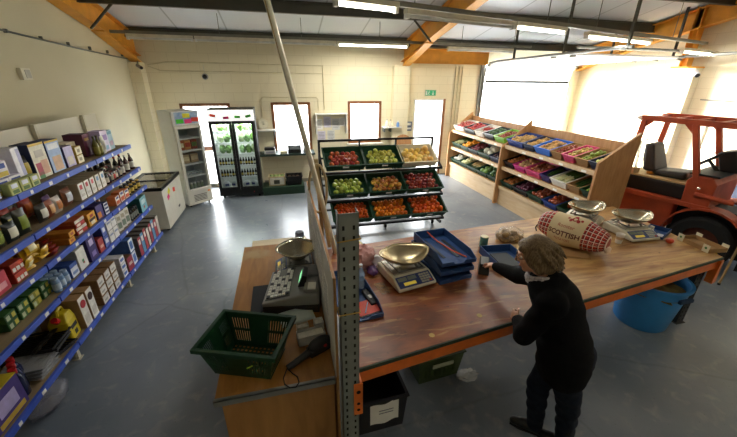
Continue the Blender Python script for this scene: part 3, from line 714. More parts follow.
# bag-in-box drinks
for k, (yy, c, lab) in enumerate(((3.56, '#a81f2a', 'white drinks box with a red disc on its front'), (3.71, '#3a1a16', 'white drinks box with a dark brown disc on its front'))):
    t = carton(yy-.065, yy+.065, z, .36, .4, '#a8845a', '#e4e2da', lab, bands=[('#cfcac0', .2, .8, .1, .4)], x=SX-.02, group='two white drinks boxes')
    MB().cyl((.003, 0, .27), (.006, 0, .27), .045, n=20).build('round_mark', cm(c), t)
for k in range(3):
    for q in range(3):
        carton(3.90+.16*k, 4.05+.16*k, z+.115*q, .11, .42, '#8a6844', '#d9d6d0', 'brown carton with a white end label, %s of the %s stack on the bottom shelf' % (('bottom', 'middle', 'top')[q], ('nearest', 'middle', 'farthest')[k]), bands=[('#a9a6a0', .2, .7, .3, .5)], x=SX-.02, group='brown cartons with white labels', panel=(.04, .96, .05, .95))
for q in range(3): carton(4.5, 4.63, z+.1*q, .095, .26, '#d9dbe2', '#e9ebf0', 'white box with blue print, %s of its stack on the bottom shelf' % ('bottom', 'middle', 'top')[q], bands=[('#5a7ac0', .15, .85, .3, .7)], group='white boxes with blue print', x=SX-.03)
carton(4.66, 4.82, z, .2, .3, '#6e4a34', '#9c2f45', 'maroon-labelled brown box on the bottom shelf', bands=[('#e0c9c0', .2, .8, .4, .6)], x=SX-.02)
for q in range(2): carton(4.84, 4.98, z+.2*q, .19, .28, '#3b5fa0', '#d8e0ee', ('blue and white carton, lower of the tall pair', 'blue and white carton, upper of the tall pair')[q], bands=[('#4a72c0', .2, .8, .2, .8)], group='tall pair of blue cartons', x=SX-.03)
for k in range(8):
    c = ['#a83a4a', '#5f94c0', '#b8404a', '#c8c4ba'][k % 4]
    carton(5.10+.115*k, 5.205+.115*k, z, .3+.02*(k % 3), .36, '#6a625a', c, ('first', 'second', 'third', 'fourth', 'fifth', 'sixth', 'seventh', 'last')[k]+' in the row of upright %s boxes at the far end of the bottom shelf' % ('red-fronted', 'blue-fronted', 'red-fronted', 'white-fronted')[k % 4], bands=[('#e4dcd2', .2, .8, .6, .85)], group='upright boxes at the end of the bottom shelf', x=SX-.02)
# clear bag spilling under the bottom shelf
t = tag(MB().ball((0, 0, .07), (.13, .2, .09), 12, 8, jit=.12).build('plastic_bag', film('grey_film', (.55, .55, .6), .5), loc=(SX-.02, 2.72, 0)), 'clear plastic bag lying on the floor under the bottom shelf', 'bag')
# wall fittings on the left wall
t = thing('control_box', 'small pale box fixed high on the left wall', 'wall box', (XL, 5.55, 2.72))
MB().bb(0, .05, -.09, .09, -.07, .07).build('casing', OFFW, t, bevel=.006); MB().bb(.05, .054, -.03, .07, -.05, .05).build('cover', mat('grey_cover', '#b9b6aa', .5), t)
t = thing('wall_conduit', 'grey cable conduit running along the top of the left wall', 'conduit', (XL, 3.5, 3.2))
MB().tube([(.02, 0, .0), (.02, 1.9, .0), (.02, 3.6, -.08), (.02, 5.5, -.14)], .014, 6).build('pipe', GREYP, t)
for k in range(9): MB().bb(0, .04, k*.66, k*.66+.02, -.022-.025*max(0, k*.66-1.9)/1, .02-.02*max(0, k*.66-1.9)/1).build('clip', GREYP, t)
# ------------------------------------------------------------------ fridges and freezer
LINER = mat('fridge_liner', '#eef0ee', .35, 0, .03)
SHELFW = mat('white_wire_shelf', '#e2e5e4', .4, 0, .03)
FGLASS = glass('fridge_glass', (.96, .98, .98), .93)
def glow(x, y, z, e, sx=.5, sy=.1):
    la = bpy.data.lights.new('fridge_lamp', 'AREA'); la.shape = 'RECTANGLE'; la.size = sx; la.size_y = sy; la.energy = e; la.color = (.95, 1, 1)
    o = bpy.data.objects.new('fridge_lamp', la); COL.objects.link(o); o.location = (x, y, z); return o
STK = {k: mat('sticker_'+k, v, .6, 0, .05) for k, v in dict(green='#4fd13c', pink='#f0408a', red='#e8452e', yellow='#eee63c', orange='#f28a2c').items()}
# right: double glass door, black frames. local origin = front left bottom corner, x right, y back
fx, fy, fw, fd, fh = -1.59, 8.22, .98, .66, 2.06
t = thing('upright_fridge', 'black upright fridge with two glass doors before the far doorway', 'fridge', (fx, fy, 0))
m = MB().bb(0, .03, .04, fd, .06, fh).bb(fw-.03, fw, .04, fd, .06, fh).bb(0, fw, fd-.03, fd, .06, fh).bb(0, fw, .04, fd, fh-.03, fh).bb(0, fw, .04, fd, .06, .2)
m.build('cabinet', mat('black_fridge_body', '#202123', .4), t, bevel=.006)
MB().bb(.03, fw-.03, fd-.05, fd-.03, .2, fh-.27).bb(.03, .035, .05, fd-.03, .2, fh-.27).bb(fw-.035, fw-.03, .05, fd-.03, .2, fh-.27).bb(.03, fw-.03, .05, fd-.03, .2, .21).bb(.03, fw-.03, .05, fd-.03, fh-.28, fh-.27).build('liner', LINER, t)
hd = MB().bb(.0, fw, 0, .05, fh-.25, fh-.015).build('header_panel', emis('lit_header', '#f6f6f2', .7), t, bevel=.006)
for k, (c, xx, zz, a) in enumerate((('red', .12, .12, 12), ('pink', .39, .07, -4), ('green', .63, .085, 3), ('green', .86, .1, -14))):
    MB().box((0, 0, 0), (.12, .003, .055)).build('sticker', STK[c], hd, loc=(xx, -.003, fh-.25+zz), rot=(0, R(a), 0))
for z in (.50, .78, 1.05, 1.31, 1.56):
    m = MB()
    for k in range(9): m.cyl((.035, .08+k*.06, z), (fw-.035, .08+k*.06, z), .004, n=5)
    m.bb(.035, fw-.035, .065, .08, z-.025, z+.012)
    m.build('shelf', SHELFW, t)
for i in range(2):
    x0 = .012+i*(fw-.024)/2; x1 = x0+(fw-.024)/2-.006
    d = MB().bb(x0, x0+.055, 0, .045, .2, fh-.26).bb(x1-.055, x1, 0, .045, .2, fh-.26).bb(x0+.055, x1-.055, 0, .045, .2, .27).bb(x0+.055, x1-.055, 0, .045, fh-.32, fh-.26).build('door', BLACK, t, bevel=.005)
    MB().bb(x0+.055, x1-.055, .018, .024, .27, fh-.32).build('pane', FGLASS, d)
    hx = x1-.03 if i == 0 else x0+.03
    MB().tube([(hx, -.005, .95), (hx, -.035, .97), (hx, -.035, 1.33), (hx, -.005, 1.35)], .009, 6).build('handle', BLACK, d)
MB().bb(.02, fw-.02, .03, .06, .06, .19).build('kick_grille', mat('dark_grille', '#161718', .5), t)
for i in (.08, fw-.08):
    for j in (.1, fd-.1): MB().cyl((i, j, 0), (i, j, .065), .025).build('foot', DARK, t)
MB().bb(.78, .8, .026, .03, .12, .14).build('red_switch', mat('red_switch', '#d01828', .4), t)
glow(fx+fw/2, fy+.2, fh-.29, 30, fw*.8, .1)
VEGB = [mat('bag_greens', '#5c7f3c', .35, 0, .5, 18), mat('bag_pale', '#a3b48a', .35, 0, .45, 14), mat('bag_mixed', '#6f8f5a', .35, 0, .6, 25)]
gn = ['left', 'right']
for r_, z in enumerate((1.565, 1.315, 1.055)):
    for k in range(6):
        sx = fx+.13+.055+(k % 3)*.13+(k//3)*.45
        t = thing('salad_bag', 'bag of green salad on the %s shelf of the black fridge' % ('top', 'second', 'third')[r_], 'salad bag', (sx, fy+.2+random.uniform(0, .08), z+.006), R(random.uniform(-20, 20)), 'salad bags on the %s fridge shelf' % ('top', 'second', 'third')[r_])
        MB().ball((0, 0, .085), (.075, .06, .1), 10, 8, jit=.2).build('leaves', VEGB[(k+r_) % 3], t)
for r_, z in enumerate((.785, .505)):
    for k in range(12):
        sx = fx+.105+(k % 6)*.062+(k//6)*.455
        c = ('#10150f', '#c8a94a') if k % 4 != 3 else ('#1c2a14', '#d8d3b8')
        t = thing('drink_bottle', 'small dark bottle in the row on the %s shelf of the black fridge' % ('fourth', 'fifth')[r_], 'bottle', (sx, fy+.14, z+.006), 0, 'dark bottles on the %s fridge shelf' % ('fourth', 'fifth')[r_])
        MB().lathe([(.024, 0), (.026, .01), (.026, .1), (.012, .14), (.011, .17)], n=10).build('body', mat('dark_drink', c[0], .2), t)
        MB().lathe([(.0265, .03), (.0265, .08)], n=10).build('paper_label', cm(c[1]), t)
for k in range(4):
    sx = fx+.16+(k % 2)*.19+(k//2)*.46
    t = thing('wrapped_pack', '%s white and blue plastic pack on the floor of the black fridge' % ('first', 'second', 'third', 'fourth')[k], 'pack', (sx, fy+.2, .215), R(random.uniform(-25, 25)), 'white packs at the bottom of the black fridge')
    MB().ball((0, 0, .08), (.09, .07, .085), 12, 8, jit=.06).build('pack', mat('white_blue_wrap', '#d8dde4', .3, 0, .2, 8), t)
    MB().box((0, -.066, .09), (.08, .012, .05), rz=0).build('printed_label', cm('#3a4a8a'), t)
# left: white single door, turned towards the room
a0 = math.atan2(.37, .42)
lw, ld, lh = .56, .6, 2.06
t = thing('upright_fridge', 'white upright display fridge with one glass door, angled in the left corner', 'fridge', (-2.13, 7.70, 0), a0)
m = MB().bb(0, .035, .05, ld, .05, lh).bb(lw-.035, lw, .05, ld, .05, lh).bb(0, lw, ld-.03, ld, .05, lh).bb(0, lw, .05, ld, lh-.03, lh).bb(0, lw, .05, ld, .05, .34)
m.build('cabinet', mat('white_fridge_body', '#d6d8d6', .35, 0, .03), t, bevel=.008)
MB().bb(.035, lw-.035, ld-.05, ld-.03, .34, lh-.3).bb(.035, lw-.035, .06, ld-.03, .34, .35).build('liner', mat('grey_liner', '#aeb4b6', .4), t)
hd = MB().bb(0, lw, .02, .05, lh-.28, lh).build('header_panel', mat('white_header', '#eceef0', .4), t, bevel=.006)
MB().bb(.05, lw-.03, .016, .02, lh-.25, lh-.02).build('printed_strip', mat('blue_sky_print', '#4f86c8', .5, 0, .3, 5, color2='#cfe0f2'), hd)
for c, xx, zz, a in (('yellow', .29, .19, 2), ('green', .14, .085, 0), ('red', .46, .1, 3), ('pink', .31, .075, -2)):
    MB().box((0, 0, 0), (.15, .003, .085)).build('sticker', STK[c], hd, loc=(xx, .012, lh-.28+zz), rot=(0, R(a), 0))
d = MB().bb(.0, .05, .0, .05, .35, lh-.29).bb(lw-.05, lw, 0, .05, .35, lh-.29).bb(.05, lw-.05, 0, .05, .35, .41).bb(.05, lw-.05, 0, .05, lh-.35, lh-.29).build('door', CREAMW, t, bevel=.006)
MB().bb(.05, lw-.05, .02, .026, .41, lh-.35).build('pane', FGLASS, d)
MB().tube([(.03, -.002, 1.0), (.03, -.03, 1.02), (.03, -.03, 1.32), (.03, -.002, 1.34)], .009, 6).build('handle', WHITE, d)
kg = MB().bb(0, lw, .02, .05, .05, .34).build('kick_panel', CREAMW, t, bevel=.006)
for k in range(5): MB().bb(.13, lw-.13, .017, .021, .12+.032*k, .133+.032*k).build('vent_slot', mat('dark_slot', '#3a3a38', .6), kg)
MB().box((0, 0, 0), (.05, .003, .035)).build('sticker', STK['orange'], kg, loc=(lw-.07, .018, .3))
for i in (.06, lw-.06):
    for j in (.1, ld-.06): MB().cyl((i, j, 0), (i, j, .055), .022).build('foot', DARK, t)
shz = (.68, .95, 1.24, 1.5)
for z in shz:
    m = MB()
    for k in range(8): m.cyl((.04, .09+k*.06, z), (lw-.04, .09+k*.06, z), .004, n=5)
    m.bb(.04, lw-.04, .07, .085, z-.02, z+.01); m.build('shelf', SHELFW, t)
fm = Matrix.Translation((-2.13, 7.70, 0)) @ Matrix.Rotation(a0, 4, 'Z')
def inf(x, y, z): return fm @ Vector((x, y, z))
def fbox(name, x, y, z, s, col, band, label, cat, group=None):
    t = thing(name, label, cat, inf(x, y, z), a0, group)
    MB().bb(-s[0]/2, s[0]/2, 0, s[1], 0, s[2]).build('body', cm(col), t, bevel=.004)
    MB().bb(-s[0]*.42, s[0]*.42, -.0015, 0, s[2]*.3, s[2]*.75).build('printed_front', cm(band), t)
for k in range(3): fbox('wrapped_pack', .13+.145*k, .14, 1.252, (.13, .2, .2), ['#a8582c', '#c98a4a', '#8f3a2a'][k], ['#dfd2a8', '#b03a2a', '#5a7a3a'][k], ('left', 'middle', 'right')[k]+' of the red and brown packs in the white fridge', 'pack', 'packs in the white fridge')
for k in range(2): fbox('wrapped_pack', .17+.2*k, .14, .962, (.17, .2, .19), '#a89272', '#c9b794', ('left', 'right')[k]+' of the two tan packs on the middle shelf of the white fridge', 'pack', 'tan packs in the white fridge')
for k in range(5): fbox('wrapped_pack', .11+.085*k, .14, .692, (.07, .12, .06), '#c9ccca', '#8d979a', 'flat pale pack on the lower shelf of the white fridge', 'pack', 'flat pale packs in the white fridge')
for k in range(5):
    p = inf(.11+.085*k, .18, .352)
    t = thing('glass_jar', 'pale jar standing at the bottom of the white fridge', 'jar', p, 0, 'jars at the bottom of the white fridge')
    MB().lathe([(.03, 0), (.034, .01), (.034, .12), (.026, .14)], n=12).build('body', mat('pale_jar', '#a8b49a', .2), t); MB().lathe([(.028, .135), (.028, .16), (0, .161)], n=12).build('lid', WHITE, t)
# chest freezer
t = thing('chest_freezer', 'white chest freezer with a black-framed glass lid beside the shelving', 'freezer', (-2.22, 6.48, 0))
m = MB().bb(-.66, 0, 0, .03, .05, .8).bb(-.66, 0, 1.16, 1.19, .05, .8).bb(-.66, -.63, .03, 1.16, .05, .8).bb(-.03, 0, .03, 1.16, .05, .8).bb(-.63, -.03, .03, 1.16, .05, .3)
m.build('body', CREAMW, t, bevel=.012)
m = MB().bb(-.68, .012, -.012, .05, .8, .86).bb(-.68, .012, 1.14, 1.2, .8, .86).bb(-.68, -.62, .05, 1.14, .8, .86).bb(-.05, .012, .05, 1.14, .8, .86).bb(-.62, -.05, .56, .6, .83, .86)
m.build('lid_frame', BLACK, t, bevel=.006)
MB().bb(-.62, -.05, .05, 1.14, .835, .845).build('lid_glass', glass('smoked_lid', (.72, .76, .78), .8), t)
for c, yy, zz, a in (('pink', .28, .6, 20), ('yellow', .36, .68, 30), ('red', .66, .63, -10)):
    MB().box((0, 0, 0), (.003, .12, .085)).build('sticker', STK[c], t, loc=(.002, yy, zz), rot=(R(a), 0, 0))
MB().bb(.0, .004, .74, .84, .22, .26).build('badge', mat('dark_badge', '#2a2a2c', .4), t)
for i in (-.6, -.06):
    for j in (.08, 1.1): MB().cyl((i, j, 0), (i, j, .06), .025).build('foot', DARK, t)
for k in range(6):
    q = tag(MB().bb(-.11, .11, -.07, .07, 0, .07).build('frozen_pack', [cm('#7d5a4a'), cm('#9aa0a6'), cm('#4a5a7a')][k % 3], loc=(-2.7+.26*(k % 2), 6.68+.28*(k//2), .3), bevel=.01), 'frozen pack lying inside the chest freezer', 'pack', 'packs in the chest freezer')

# ------------------------------------------------------------------ things along the far wall
LSH = mat('white_laminate', '#ecebe4', .45)
t = thing('wall_shelf', 'small white wall shelf left of the first window', 'shelf', (-.70, YF-.3, 1.45))
MB().bb(0, .55, 0, .3, 0, .03).build('board', LSH, t, bevel=.004)
for x in (.06, .49): MB().prism([(0.05, 0), (.29, 0), (.29, -.2), (.27, -.2)], 'x', x-.01, x+.01).build('bracket', GREYP, t)
t = thing('wall_clock', 'round cream clock standing on the small white wall shelf', 'clock', (-.47, YF-.08, 1.48))
MB().cyl((0, 0, .13), (0, .04, .13), .13, n=28).build('case', mat('cream_clock', '#e3dcc0', .5), t)
MB().cyl((0, -.003, .13), (0, 0, .13), .112, n=28).build('face', mat('cream_face', '#efe9d2', .6), t)
MB().box((0, -.005, .16), (.008, .003, .07)).box((.022, -.005, .13), (.05, .003, .007)).build('hands', BLACK, t)
MB().cyl((0, -.01, .13), (0, -.003, .13), .012).build('hub', mat('olive_hub', '#6b6a2c', .5), t)
t = thing('wall_desk', 'dark green shelf desk under the first window', 'desk', (-.64, YF-.52, .86))
MB().bb(0, 1.42, 0, .5, 0, .045).build('top', mat('dark_green_board', '#2c4038', .5), t, bevel=.004)
for x in (.05, 1.37): MB().bb(x-.025, x+.025, .05, .1, -.86, 0).build('leg', mat('cream_leg', '#d8d0b4', .6), t)
dz = .907
t = thing('card_till', 'white box with a black top at the left end of the green desk', 'till', (-.36, YF-.36, dz))
MB().bb(-.14, .14, -.1, .1, 0, .09).build('body', WHITE, t, bevel=.008); MB().bb(-.13, .13, -.09, .09, .09, .16).build('top', BLACK, t, bevel=.01); MB().bb(-.1, .1, -.103, -.1, .02, .07).build('printed_label', cm('#b8b4c0'), t)
t = tag(MB().bb(-.09, .09, -.07, .07, 0, .06).build('paper_pad', mat('cream_pad', '#d9cfa6', .7), loc=(-.02, YF-.36, dz), bevel=.004), 'cream pad of paper on the green desk left of the black radio', 'paper')
t = thing('desk_radio', 'black portable radio with a carrying handle on the green desk', 'radio', (.26, YF-.36, dz))
MB().bb(-.17, .17, -.09, .09, 0, .2).build('body', BLACK, t, bevel=.012); MB().bb(-.13, .13, -.094, -.09, .1, .18).build('front_panel', mat('silver_panel', '#9aa3a8', .35, .4), t)
MB().tube([(-.15, 0, .19), (-.15, 0, .29), (.15, 0, .29), (.15, 0, .19)], .013, 6).build('handle', mat('grey_handle', '#70787c', .4), t)
for x in (-.09, .09): MB().cyl((x, -.096, .055), (x, -.09, .055), .04, n=16).build('speaker', DARK, t)
t = thing('desk_telephone', 'small dark telephone at the right end of the green desk', 'telephone', (.56, YF-.36, dz))
MB().hexa([(-.08, -.09, 0), (.08, -.09, 0), (.08, .09, 0), (-.08, .09, 0)], [(-.075, -.08, .03), (.075, -.08, .03), (.075, .085, .07), (-.075, .085, .07)]).build('base', DARK, t, bevel=.005)
MB().tube([(-.055, -.08, .06), (-.055, -.06, .085), (-.055, .06, .105), (-.055, .085, .085)], .018, 8).build('handset', BLACK, t)
# low plinth with two boxes
t = tag(MB().bb(-.6, .42, 8.25, 8.76, 0, .2).build('green_plinth', mat('bottle_green_board', '#22402e', .55), bevel=.005), 'long dark green floor plinth under the desk', 'plinth')
t = thing('produce_box', 'white and brown cardboard box of greens on the green plinth', 'box', (-.24, 8.52, .2))
MB().bb(-.2, .2, -.15, -.135, 0, .24).bb(-.2, .2, .135, .15, 0, .24).bb(-.2, -.185, -.135, .135, 0, .24).bb(.185, .2, -.135, .135, 0, .24).bb(-.185, .185, -.135, .135, 0, .02).build('walls', CARDL, t)
MB().bb(-.17, .17, -.1525, -.15, .03, .21).build('printed_front', cm('#e9e4d4'), t); MB().bb(-.08, .06, -.154, -.1525, .05, .15).build('printed_mark', cm('#4a4a3a'), t)
for k in range(8): tag(MB().ball((0, 0, 0), (.05, .045, .05), 10, 8, jit=.1).build('cabbage', mat('pale_cabbage', '#8aa05a', .6, 0, .3, 10, rnd=.2), loc=(-.37+.088*(k % 4), 8.44+.12*(k//4), .40)), 'small green cabbage in the cardboard box on the plinth', 'cabbage', 'cabbages in the plinth box')

def crate(name, w, d, h, body, loc, rot, label, cat='crate', group=None, rim=None, card=True, wallt=.012, flare=.03, floor_h=.012, slots=True):
    """open produce crate. local origin: middle of the lower front edge, y towards the back"""
    t = thing(name, label, cat, loc, rot=rot, group=group)
    f = flare
    def ring(z, o): return [(-w/2-o, -o, z), (w/2+o, -o, z), (w/2+o, d+o, z), (-w/2-o, d+o, z)]
    m = MB()
    b0, b1 = ring(0, 0), ring(h, f); i0, i1 = ring(floor_h, -wallt), ring(h, f-wallt)
    vs = b0+b1+i0+i1
    fs = [(3, 2, 1, 0), (8, 9, 10, 11)]
    for k in range(4):
        q = (k+1) % 4
        fs += [(k, q, 4+q, 4+k), (8+q, 8+k, 12+k, 12+q), (4+k, 4+q, 12+q, 12+k)]
    m.add(vs, fs)
    if slots:
        for k in range(7):
            x = -w*.36+k*w*.12
            m.bb(x-.008, x+.008, -f*.62-.004, -f*.2, h*.25, h*.6); m.bb(x-.008, x+.008, d+f*.2, d+f*.62+.004, h*.25, h*.6)
    m.build('body', body, t)
    r0 = ring(h, f+.012); r1 = ring(h, f-wallt-.002); r2 = ring(h+.014, f+.012); r3 = ring(h+.014, f-wallt-.002)
    m = MB(); vs = r0+r1+r2+r3; fs = []
    for k in range(4):
        q = (k+1) % 4
        fs += [(k, q, 8+q, 8+k), (4+q, 4+k, 12+k, 12+q), (8+k, 8+q, 12+q, 12+k), (q, k, 4+k, 4+q)]
    m.add(vs, fs).build('rim', rim or body, t)
    if card: MB().box((0, -f-.016, h-.02), (.11, .002, .035)).build('price_card', PAPER, t)
    return t
def world(t):
    return Matrix.Translation(t.location) @ t.rotation_euler.to_matrix().to_4x4()
t = crate('produce_crate', .34, .28, .22, BLACK, (.18, 8.36, .2), (0, 0, 0), 'black slatted crate beside the cardboard box on the plinth', card=False)
for k in range(9): tag(MB().ball((0, 0, 0), (.045, .04, .04), 10, 8, jit=.1).build('potato', mat('dark_potato', '#5f4a38', .8, 0, .2, 14, rnd=.2), loc=(.07+.1*(k % 3), 8.42+.08*(k//3), .36)), 'dark potato in the black crate on the plinth', 'potato', 'potatoes in the black plinth crate')
# rail shelf with notices under it
t = thing('notice_shelf', 'narrow white shelf between the two windows', 'shelf', (.86, YF-.22, 1.83))
MB().bb(0, .86, 0, .21, 0, .025).build('board', LSH, t, bevel=.003)
for x in (.03, .83): MB().bb(x-.012, x+.012, 0.02, .21, -.5, 0).build('end_support', LSH, t)
for k, (x, z, w, h) in enumerate(((.96, 1.57, .2, .28), (1.19, 1.62, .2, .28), (1.42, 1.56, .22, .3), (1.6, 1.62, .16, .22), (1.02, 1.24, .21, .29), (1.28, 1.26, .2, .28))):  # loose paper sheets pinned flat to the wall
    t = thing('notice_sheet', '%s paper notice pinned on the wall between the windows' % ('upper leftmost', 'second upper', 'third upper', 'upper rightmost', 'lower left', 'lower right')[k], 'notice', (x, YF-.004, z), 0, 'paper notices between the windows')
    MB().box((0, 0, 0), (w, .003, h)).build('sheet', [PAPER, mat('lilac_paper', '#cfcadb', .8), mat('grey_paper', '#d3d3d0', .8)][k % 3], t)
    m = MB()
    for q in range(6): m.box((-w*.05*(q % 2), -.002, h*.36-q*h*.13), (w*(.75-.1*(q % 2)), .001, h*.035))
    m.build('printed_lines', mat('grey_print', '#8a8a90', .8), t)
t = thing('wall_shelf', 'small white shelf on the pilaster with bottles', 'shelf', (2.72, YF-.3, 1.46))
MB().bb(0, .5, 0, .09, 0, .025).build('board', LSH, t); MB().bb(0, .25, .09, .295, 0, .025).build('inner_board', LSH, t)
for x in (.04, .22): MB().bb(x-.012, x+.012, .1, .29, -.12, 0).build('bracket', GREYP, t)
for k, (x, h, c, cc, lab) in enumerate(((2.8, .22, '#eceae2', '#c9c4b4', 'tall white bottle on the pilaster shelf'), (2.9, .2, '#e2dccb', '#b8b09a', 'cream bottle on the pilaster shelf'), (3.12, .16, '#6f9ad2', '#e9eef4', 'light blue bottle on the pilaster shelf'))):
    t = thing('spray_bottle', lab, 'bottle', (x, YF-.25, 1.485))
    MB().lathe([(.04, 0), (.042, .02), (.042, h*.6), (.018, h*.78), (.016, h*.86)], n=12).build('body', cm(c), t); MB().lathe([(.02, h*.84), (.02, h), (0, h+.001)], n=10).build('cap', cm(cc), t)
t = thing('wall_sign', 'small blue-grey notice fixed beside the exit door', 'sign', (3.53, YF-.003, 1.46))
MB().box((0, 0, 0), (.2, .006, .26)).build('plate', mat('blue_grey_sign', '#5f6f86', .5), t); MB().box((0, -.004, .06), (.12, .002, .07)).box((0, -.004, -.06), (.15, .002, .05)).build('pale_print', PAPER, t)
# round-topped board leaning behind the rack
poly = [(-.24, 0), (.24, 0), (.24, 1.1)]+[(.24*math.cos(a), 1.1+.2*math.sin(a)) for a in [PI*k/10 for k in range(1, 10)]]+[(-.24, 1.1)]
tag(MB().prism(poly, 'y', 0, .03).build('wooden_board', wood('tan_board', '#a8764a', '#bf8c5c', 3, .6, (8, 8, 1)), loc=(3.3, 8.8, 0), rot=(R(-13), 0, 0)), 'round-topped brown wooden board leaning on the wall behind the fruit rack', 'board')
for k in range(4):
    crate('stacked_crate', .5, .36, .25, GREEN, (3.05, 8.0, .265*k), (0, 0, 0), 'dark green empty crate behind the fruit rack, %s of the stack' % ('bottom', 'second', 'third', 'top')[k], group='stack of empty green crates', card=False)
# exit sign
t = thing('exit_sign', 'green running-man exit sign above the open exit door', 'sign', (4.13, YF-.012, 2.36))
MB().box((0, 0, 0), (.34, .02, .17)).build('box', mat('sign_edge', '#c9c6ae', .5), t, bevel=.003)
MB().box((0, -.011, 0), (.31, .003, .14)).build('green_face', emis('exit_green', '#2f9a6a', .25), t)
m = MB(); W_ = [(-.03, .045, .012)]
m.cyl((-.045, -.014, .045), (-.045, -.0125, .045), .013, n=12)
for a, b in (((-.05, .03), (-.065, -.01)), ((-.065, -.01), (-.04, -.035)), ((-.04, -.035), (-.055, -.06)), ((-.065, -.01), (-.085, -.035)), ((-.085, -.035), (-.11, -.03)), ((-.05, .025), (-.025, .0)), ((-.055, .025), (-.085, .012))):
    d = Vector((b[0]-a[0], 0, b[1]-a[1])); n_ = Vector((-d.z, 0, d.x)).normalized()*.006
    pa, pb = Vector((a[0], -.013, a[1])), Vector((b[0], -.013, b[1]))
    m.add([pa+n_, pa-n_, pb-n_, pb+n_], [(0, 1, 2, 3)])
m.build('running_figure', WHITE, t)
MB().box((-.125, -.013, 0), (.035, .001, .11)).build('door_symbol', WHITE, t)
MB().box((.07, -.013, .01), (.016, .001, .07)).prism([(.035, -.02), (.105, -.02), (.07, -.058)], 'y', -.0135, -.0125).build('arrow', WHITE, t)
# cameras and conduits
t = thing('dome_camera', 'small dark dome camera high on the far wall above the fridges', 'camera', (-1.68, YF, 2.72))
MB().cyl((0, 0, 0), (0, -.04, 0), .07, .065, 18).build('base', mat('grey_camera_base', '#9a9a98', .4), t); MB().ball((0, -.045, 0), .05, 14, 10).build('dome', BLACK, t); MB().cyl((0, -.012, .06), (0, -.012, .26), .01, n=6).build('cable', OFFW, t)
t = thing('bullet_camera', 'security camera in the far left corner under the rafter', 'camera', (-2.92, YF-.42, 2.93))
MB().cyl((0, 0, 0), (.11, -.14, -.05), .035, n=14).build('body', mat('grey_camera', '#83827c', .4), t); MB().cyl((.11, -.14, -.05), (.118, -.15, -.054), .03, n=14).build('lens', BLACK, t); MB().cyl((0, 0, 0), (-.02, .12, .08), .012, n=8).build('bracket', GREYP, t)
t = thing('bullet_camera', 'pale security camera under the ochre post on the right wall', 'camera', (XR-.2, 5.98, 2.92))
MB().cyl((0, 0, 0), (-.1, -.14, -.08), .05, n=14).build('body', mat('pale_camera', '#a9b0b8', .4), t); MB().cyl((-.1, -.14, -.08), (-.106, -.149, -.085), .042, n=14).build('lens', BLACK, t); MB().cyl((0, 0, 0), (.05, .05, .08), .014, n=8).build('bracket', GREYP, t)
CND = mat('cream_conduit', '#cfc39c', .5)
t = thing('wall_conduit', 'cream conduits looping across the far wall and down to the notices', 'conduit', (0, YF-.012, 0))
MB().tube([(-2.85, 0, 2.96), (-2.4, 0, 3.03), (1.12, 0, 3.0)], .011, 6).build('upper_pipe', CND, t)
MB().tube([(-2.85, 0, 2.93), (-2.6, 0, 2.84), (1.1, 0, 2.82)], .009, 6).build('lower_pipe', CND, t)
MB().tube([(1.12, 0, 3.02), (1.13, 0, 1.95)], .014, 6).build('down_pipe', CND, t)
MB().tube([(-.47, 0, 1.8), (-.47, 0, 2.2), (-.42, 0, 2.26), (.92, 0, 2.25), (.97, 0, 2.2), (.97, 0, 1.9)], .009, 6).build('loop_pipe', CND, t)
for k in range(5): pass
t = thing('wall_conduit', 'bundle of cream pipes running down beside the exit door', 'conduit', (4.85, YF-.015, 0))
for k in range(3): MB().cyl((.1*k, 0, .9), (.1*k, 0, 3.05), .014, n=6).build('pipe', CND, t)

# ------------------------------------------------------------------ fruit rack
BST = mat('black_rack_steel', '#1b1c1d', .45, .3)
t = thing('fruit_rack', 'black wheeled display rack holding three rows of fruit crates', 'rack', (0, 0, 0))
TLT = R(28); ROWS = [(5.72, 1.2), (5.6, .72), (5.46, .28)]; CD = .44
for x in (.62, 2.86):
    MB().bb(x-.02, x+.02, 6.16, 6.2, .1, 1.67).build('post', BST, t)
    MB().bb(x-.02, x+.02, 5.5, 6.2, .1, .15).build('base_bar', BST, t)
    for y, z in ROWS:
        c, s_ = math.cos(TLT), math.sin(TLT)
        MB().hexa([(x-.015, y-.06, z-.055), (x+.015, y-.06, z-.055), (x+.015, y+CD*c+.08, z-.055+(CD*c+.14)*math.tan(TLT)), (x-.015, y+CD*c+.08, z-.055+(CD*c+.14)*math.tan(TLT))], [(x-.015, y-.06, z-.02), (x+.015, y-.06, z-.02), (x+.015, y+CD*c+.08, z-.02+(CD*c+.14)*math.tan(TLT)), (x-.015, y+CD*c+.08, z-.02+(CD*c+.14)*math.tan(TLT))]).build('side_arm', BST, t)
MB().bb(.6, 2.88, 6.165, 6.195, 1.63, 1.67).build('top_rail', BST, t)
for x in (1.38, 2.1):
    MB().bb(x-.015, x+.015, 6.165, 6.195, .15, 1.67).build('back_bar', BST, t)
for (y, z) in ROWS:
    for q in (0, .4):
        yy = y+q*math.cos(TLT); zz = z+q*math.sin(TLT)
        MB().bb(.6, 2.88, yy-.02, yy+.02, zz-.05, zz-.02).build('cross_rail', BST, t)
    MB().bb(.6, 2.88, y-.055, y-.035, z-.055, z-.015).build('front_strip', BST, t)
MB().bb(.6, 2.88, 5.72, 5.76, .1, .14).build('lower_rail', BST, t)
for x in (.66, 1.8, 2.8):
    for y in (5.74, 6.15):
        w_ = MB().bb(x-.025, x+.025, y-.02, y+.02, .075, .1).bb(x-.03, x-.022, y-.015, y+.015, .03, .08).bb(x+.022, x+.03, y-.015, y+.015, .03, .08).build('caster', GALV, t)
        MB().cyl((x-.018, y, .042), (x+.018, y, .042), .042, n=16).build('wheel', DARK, w_)
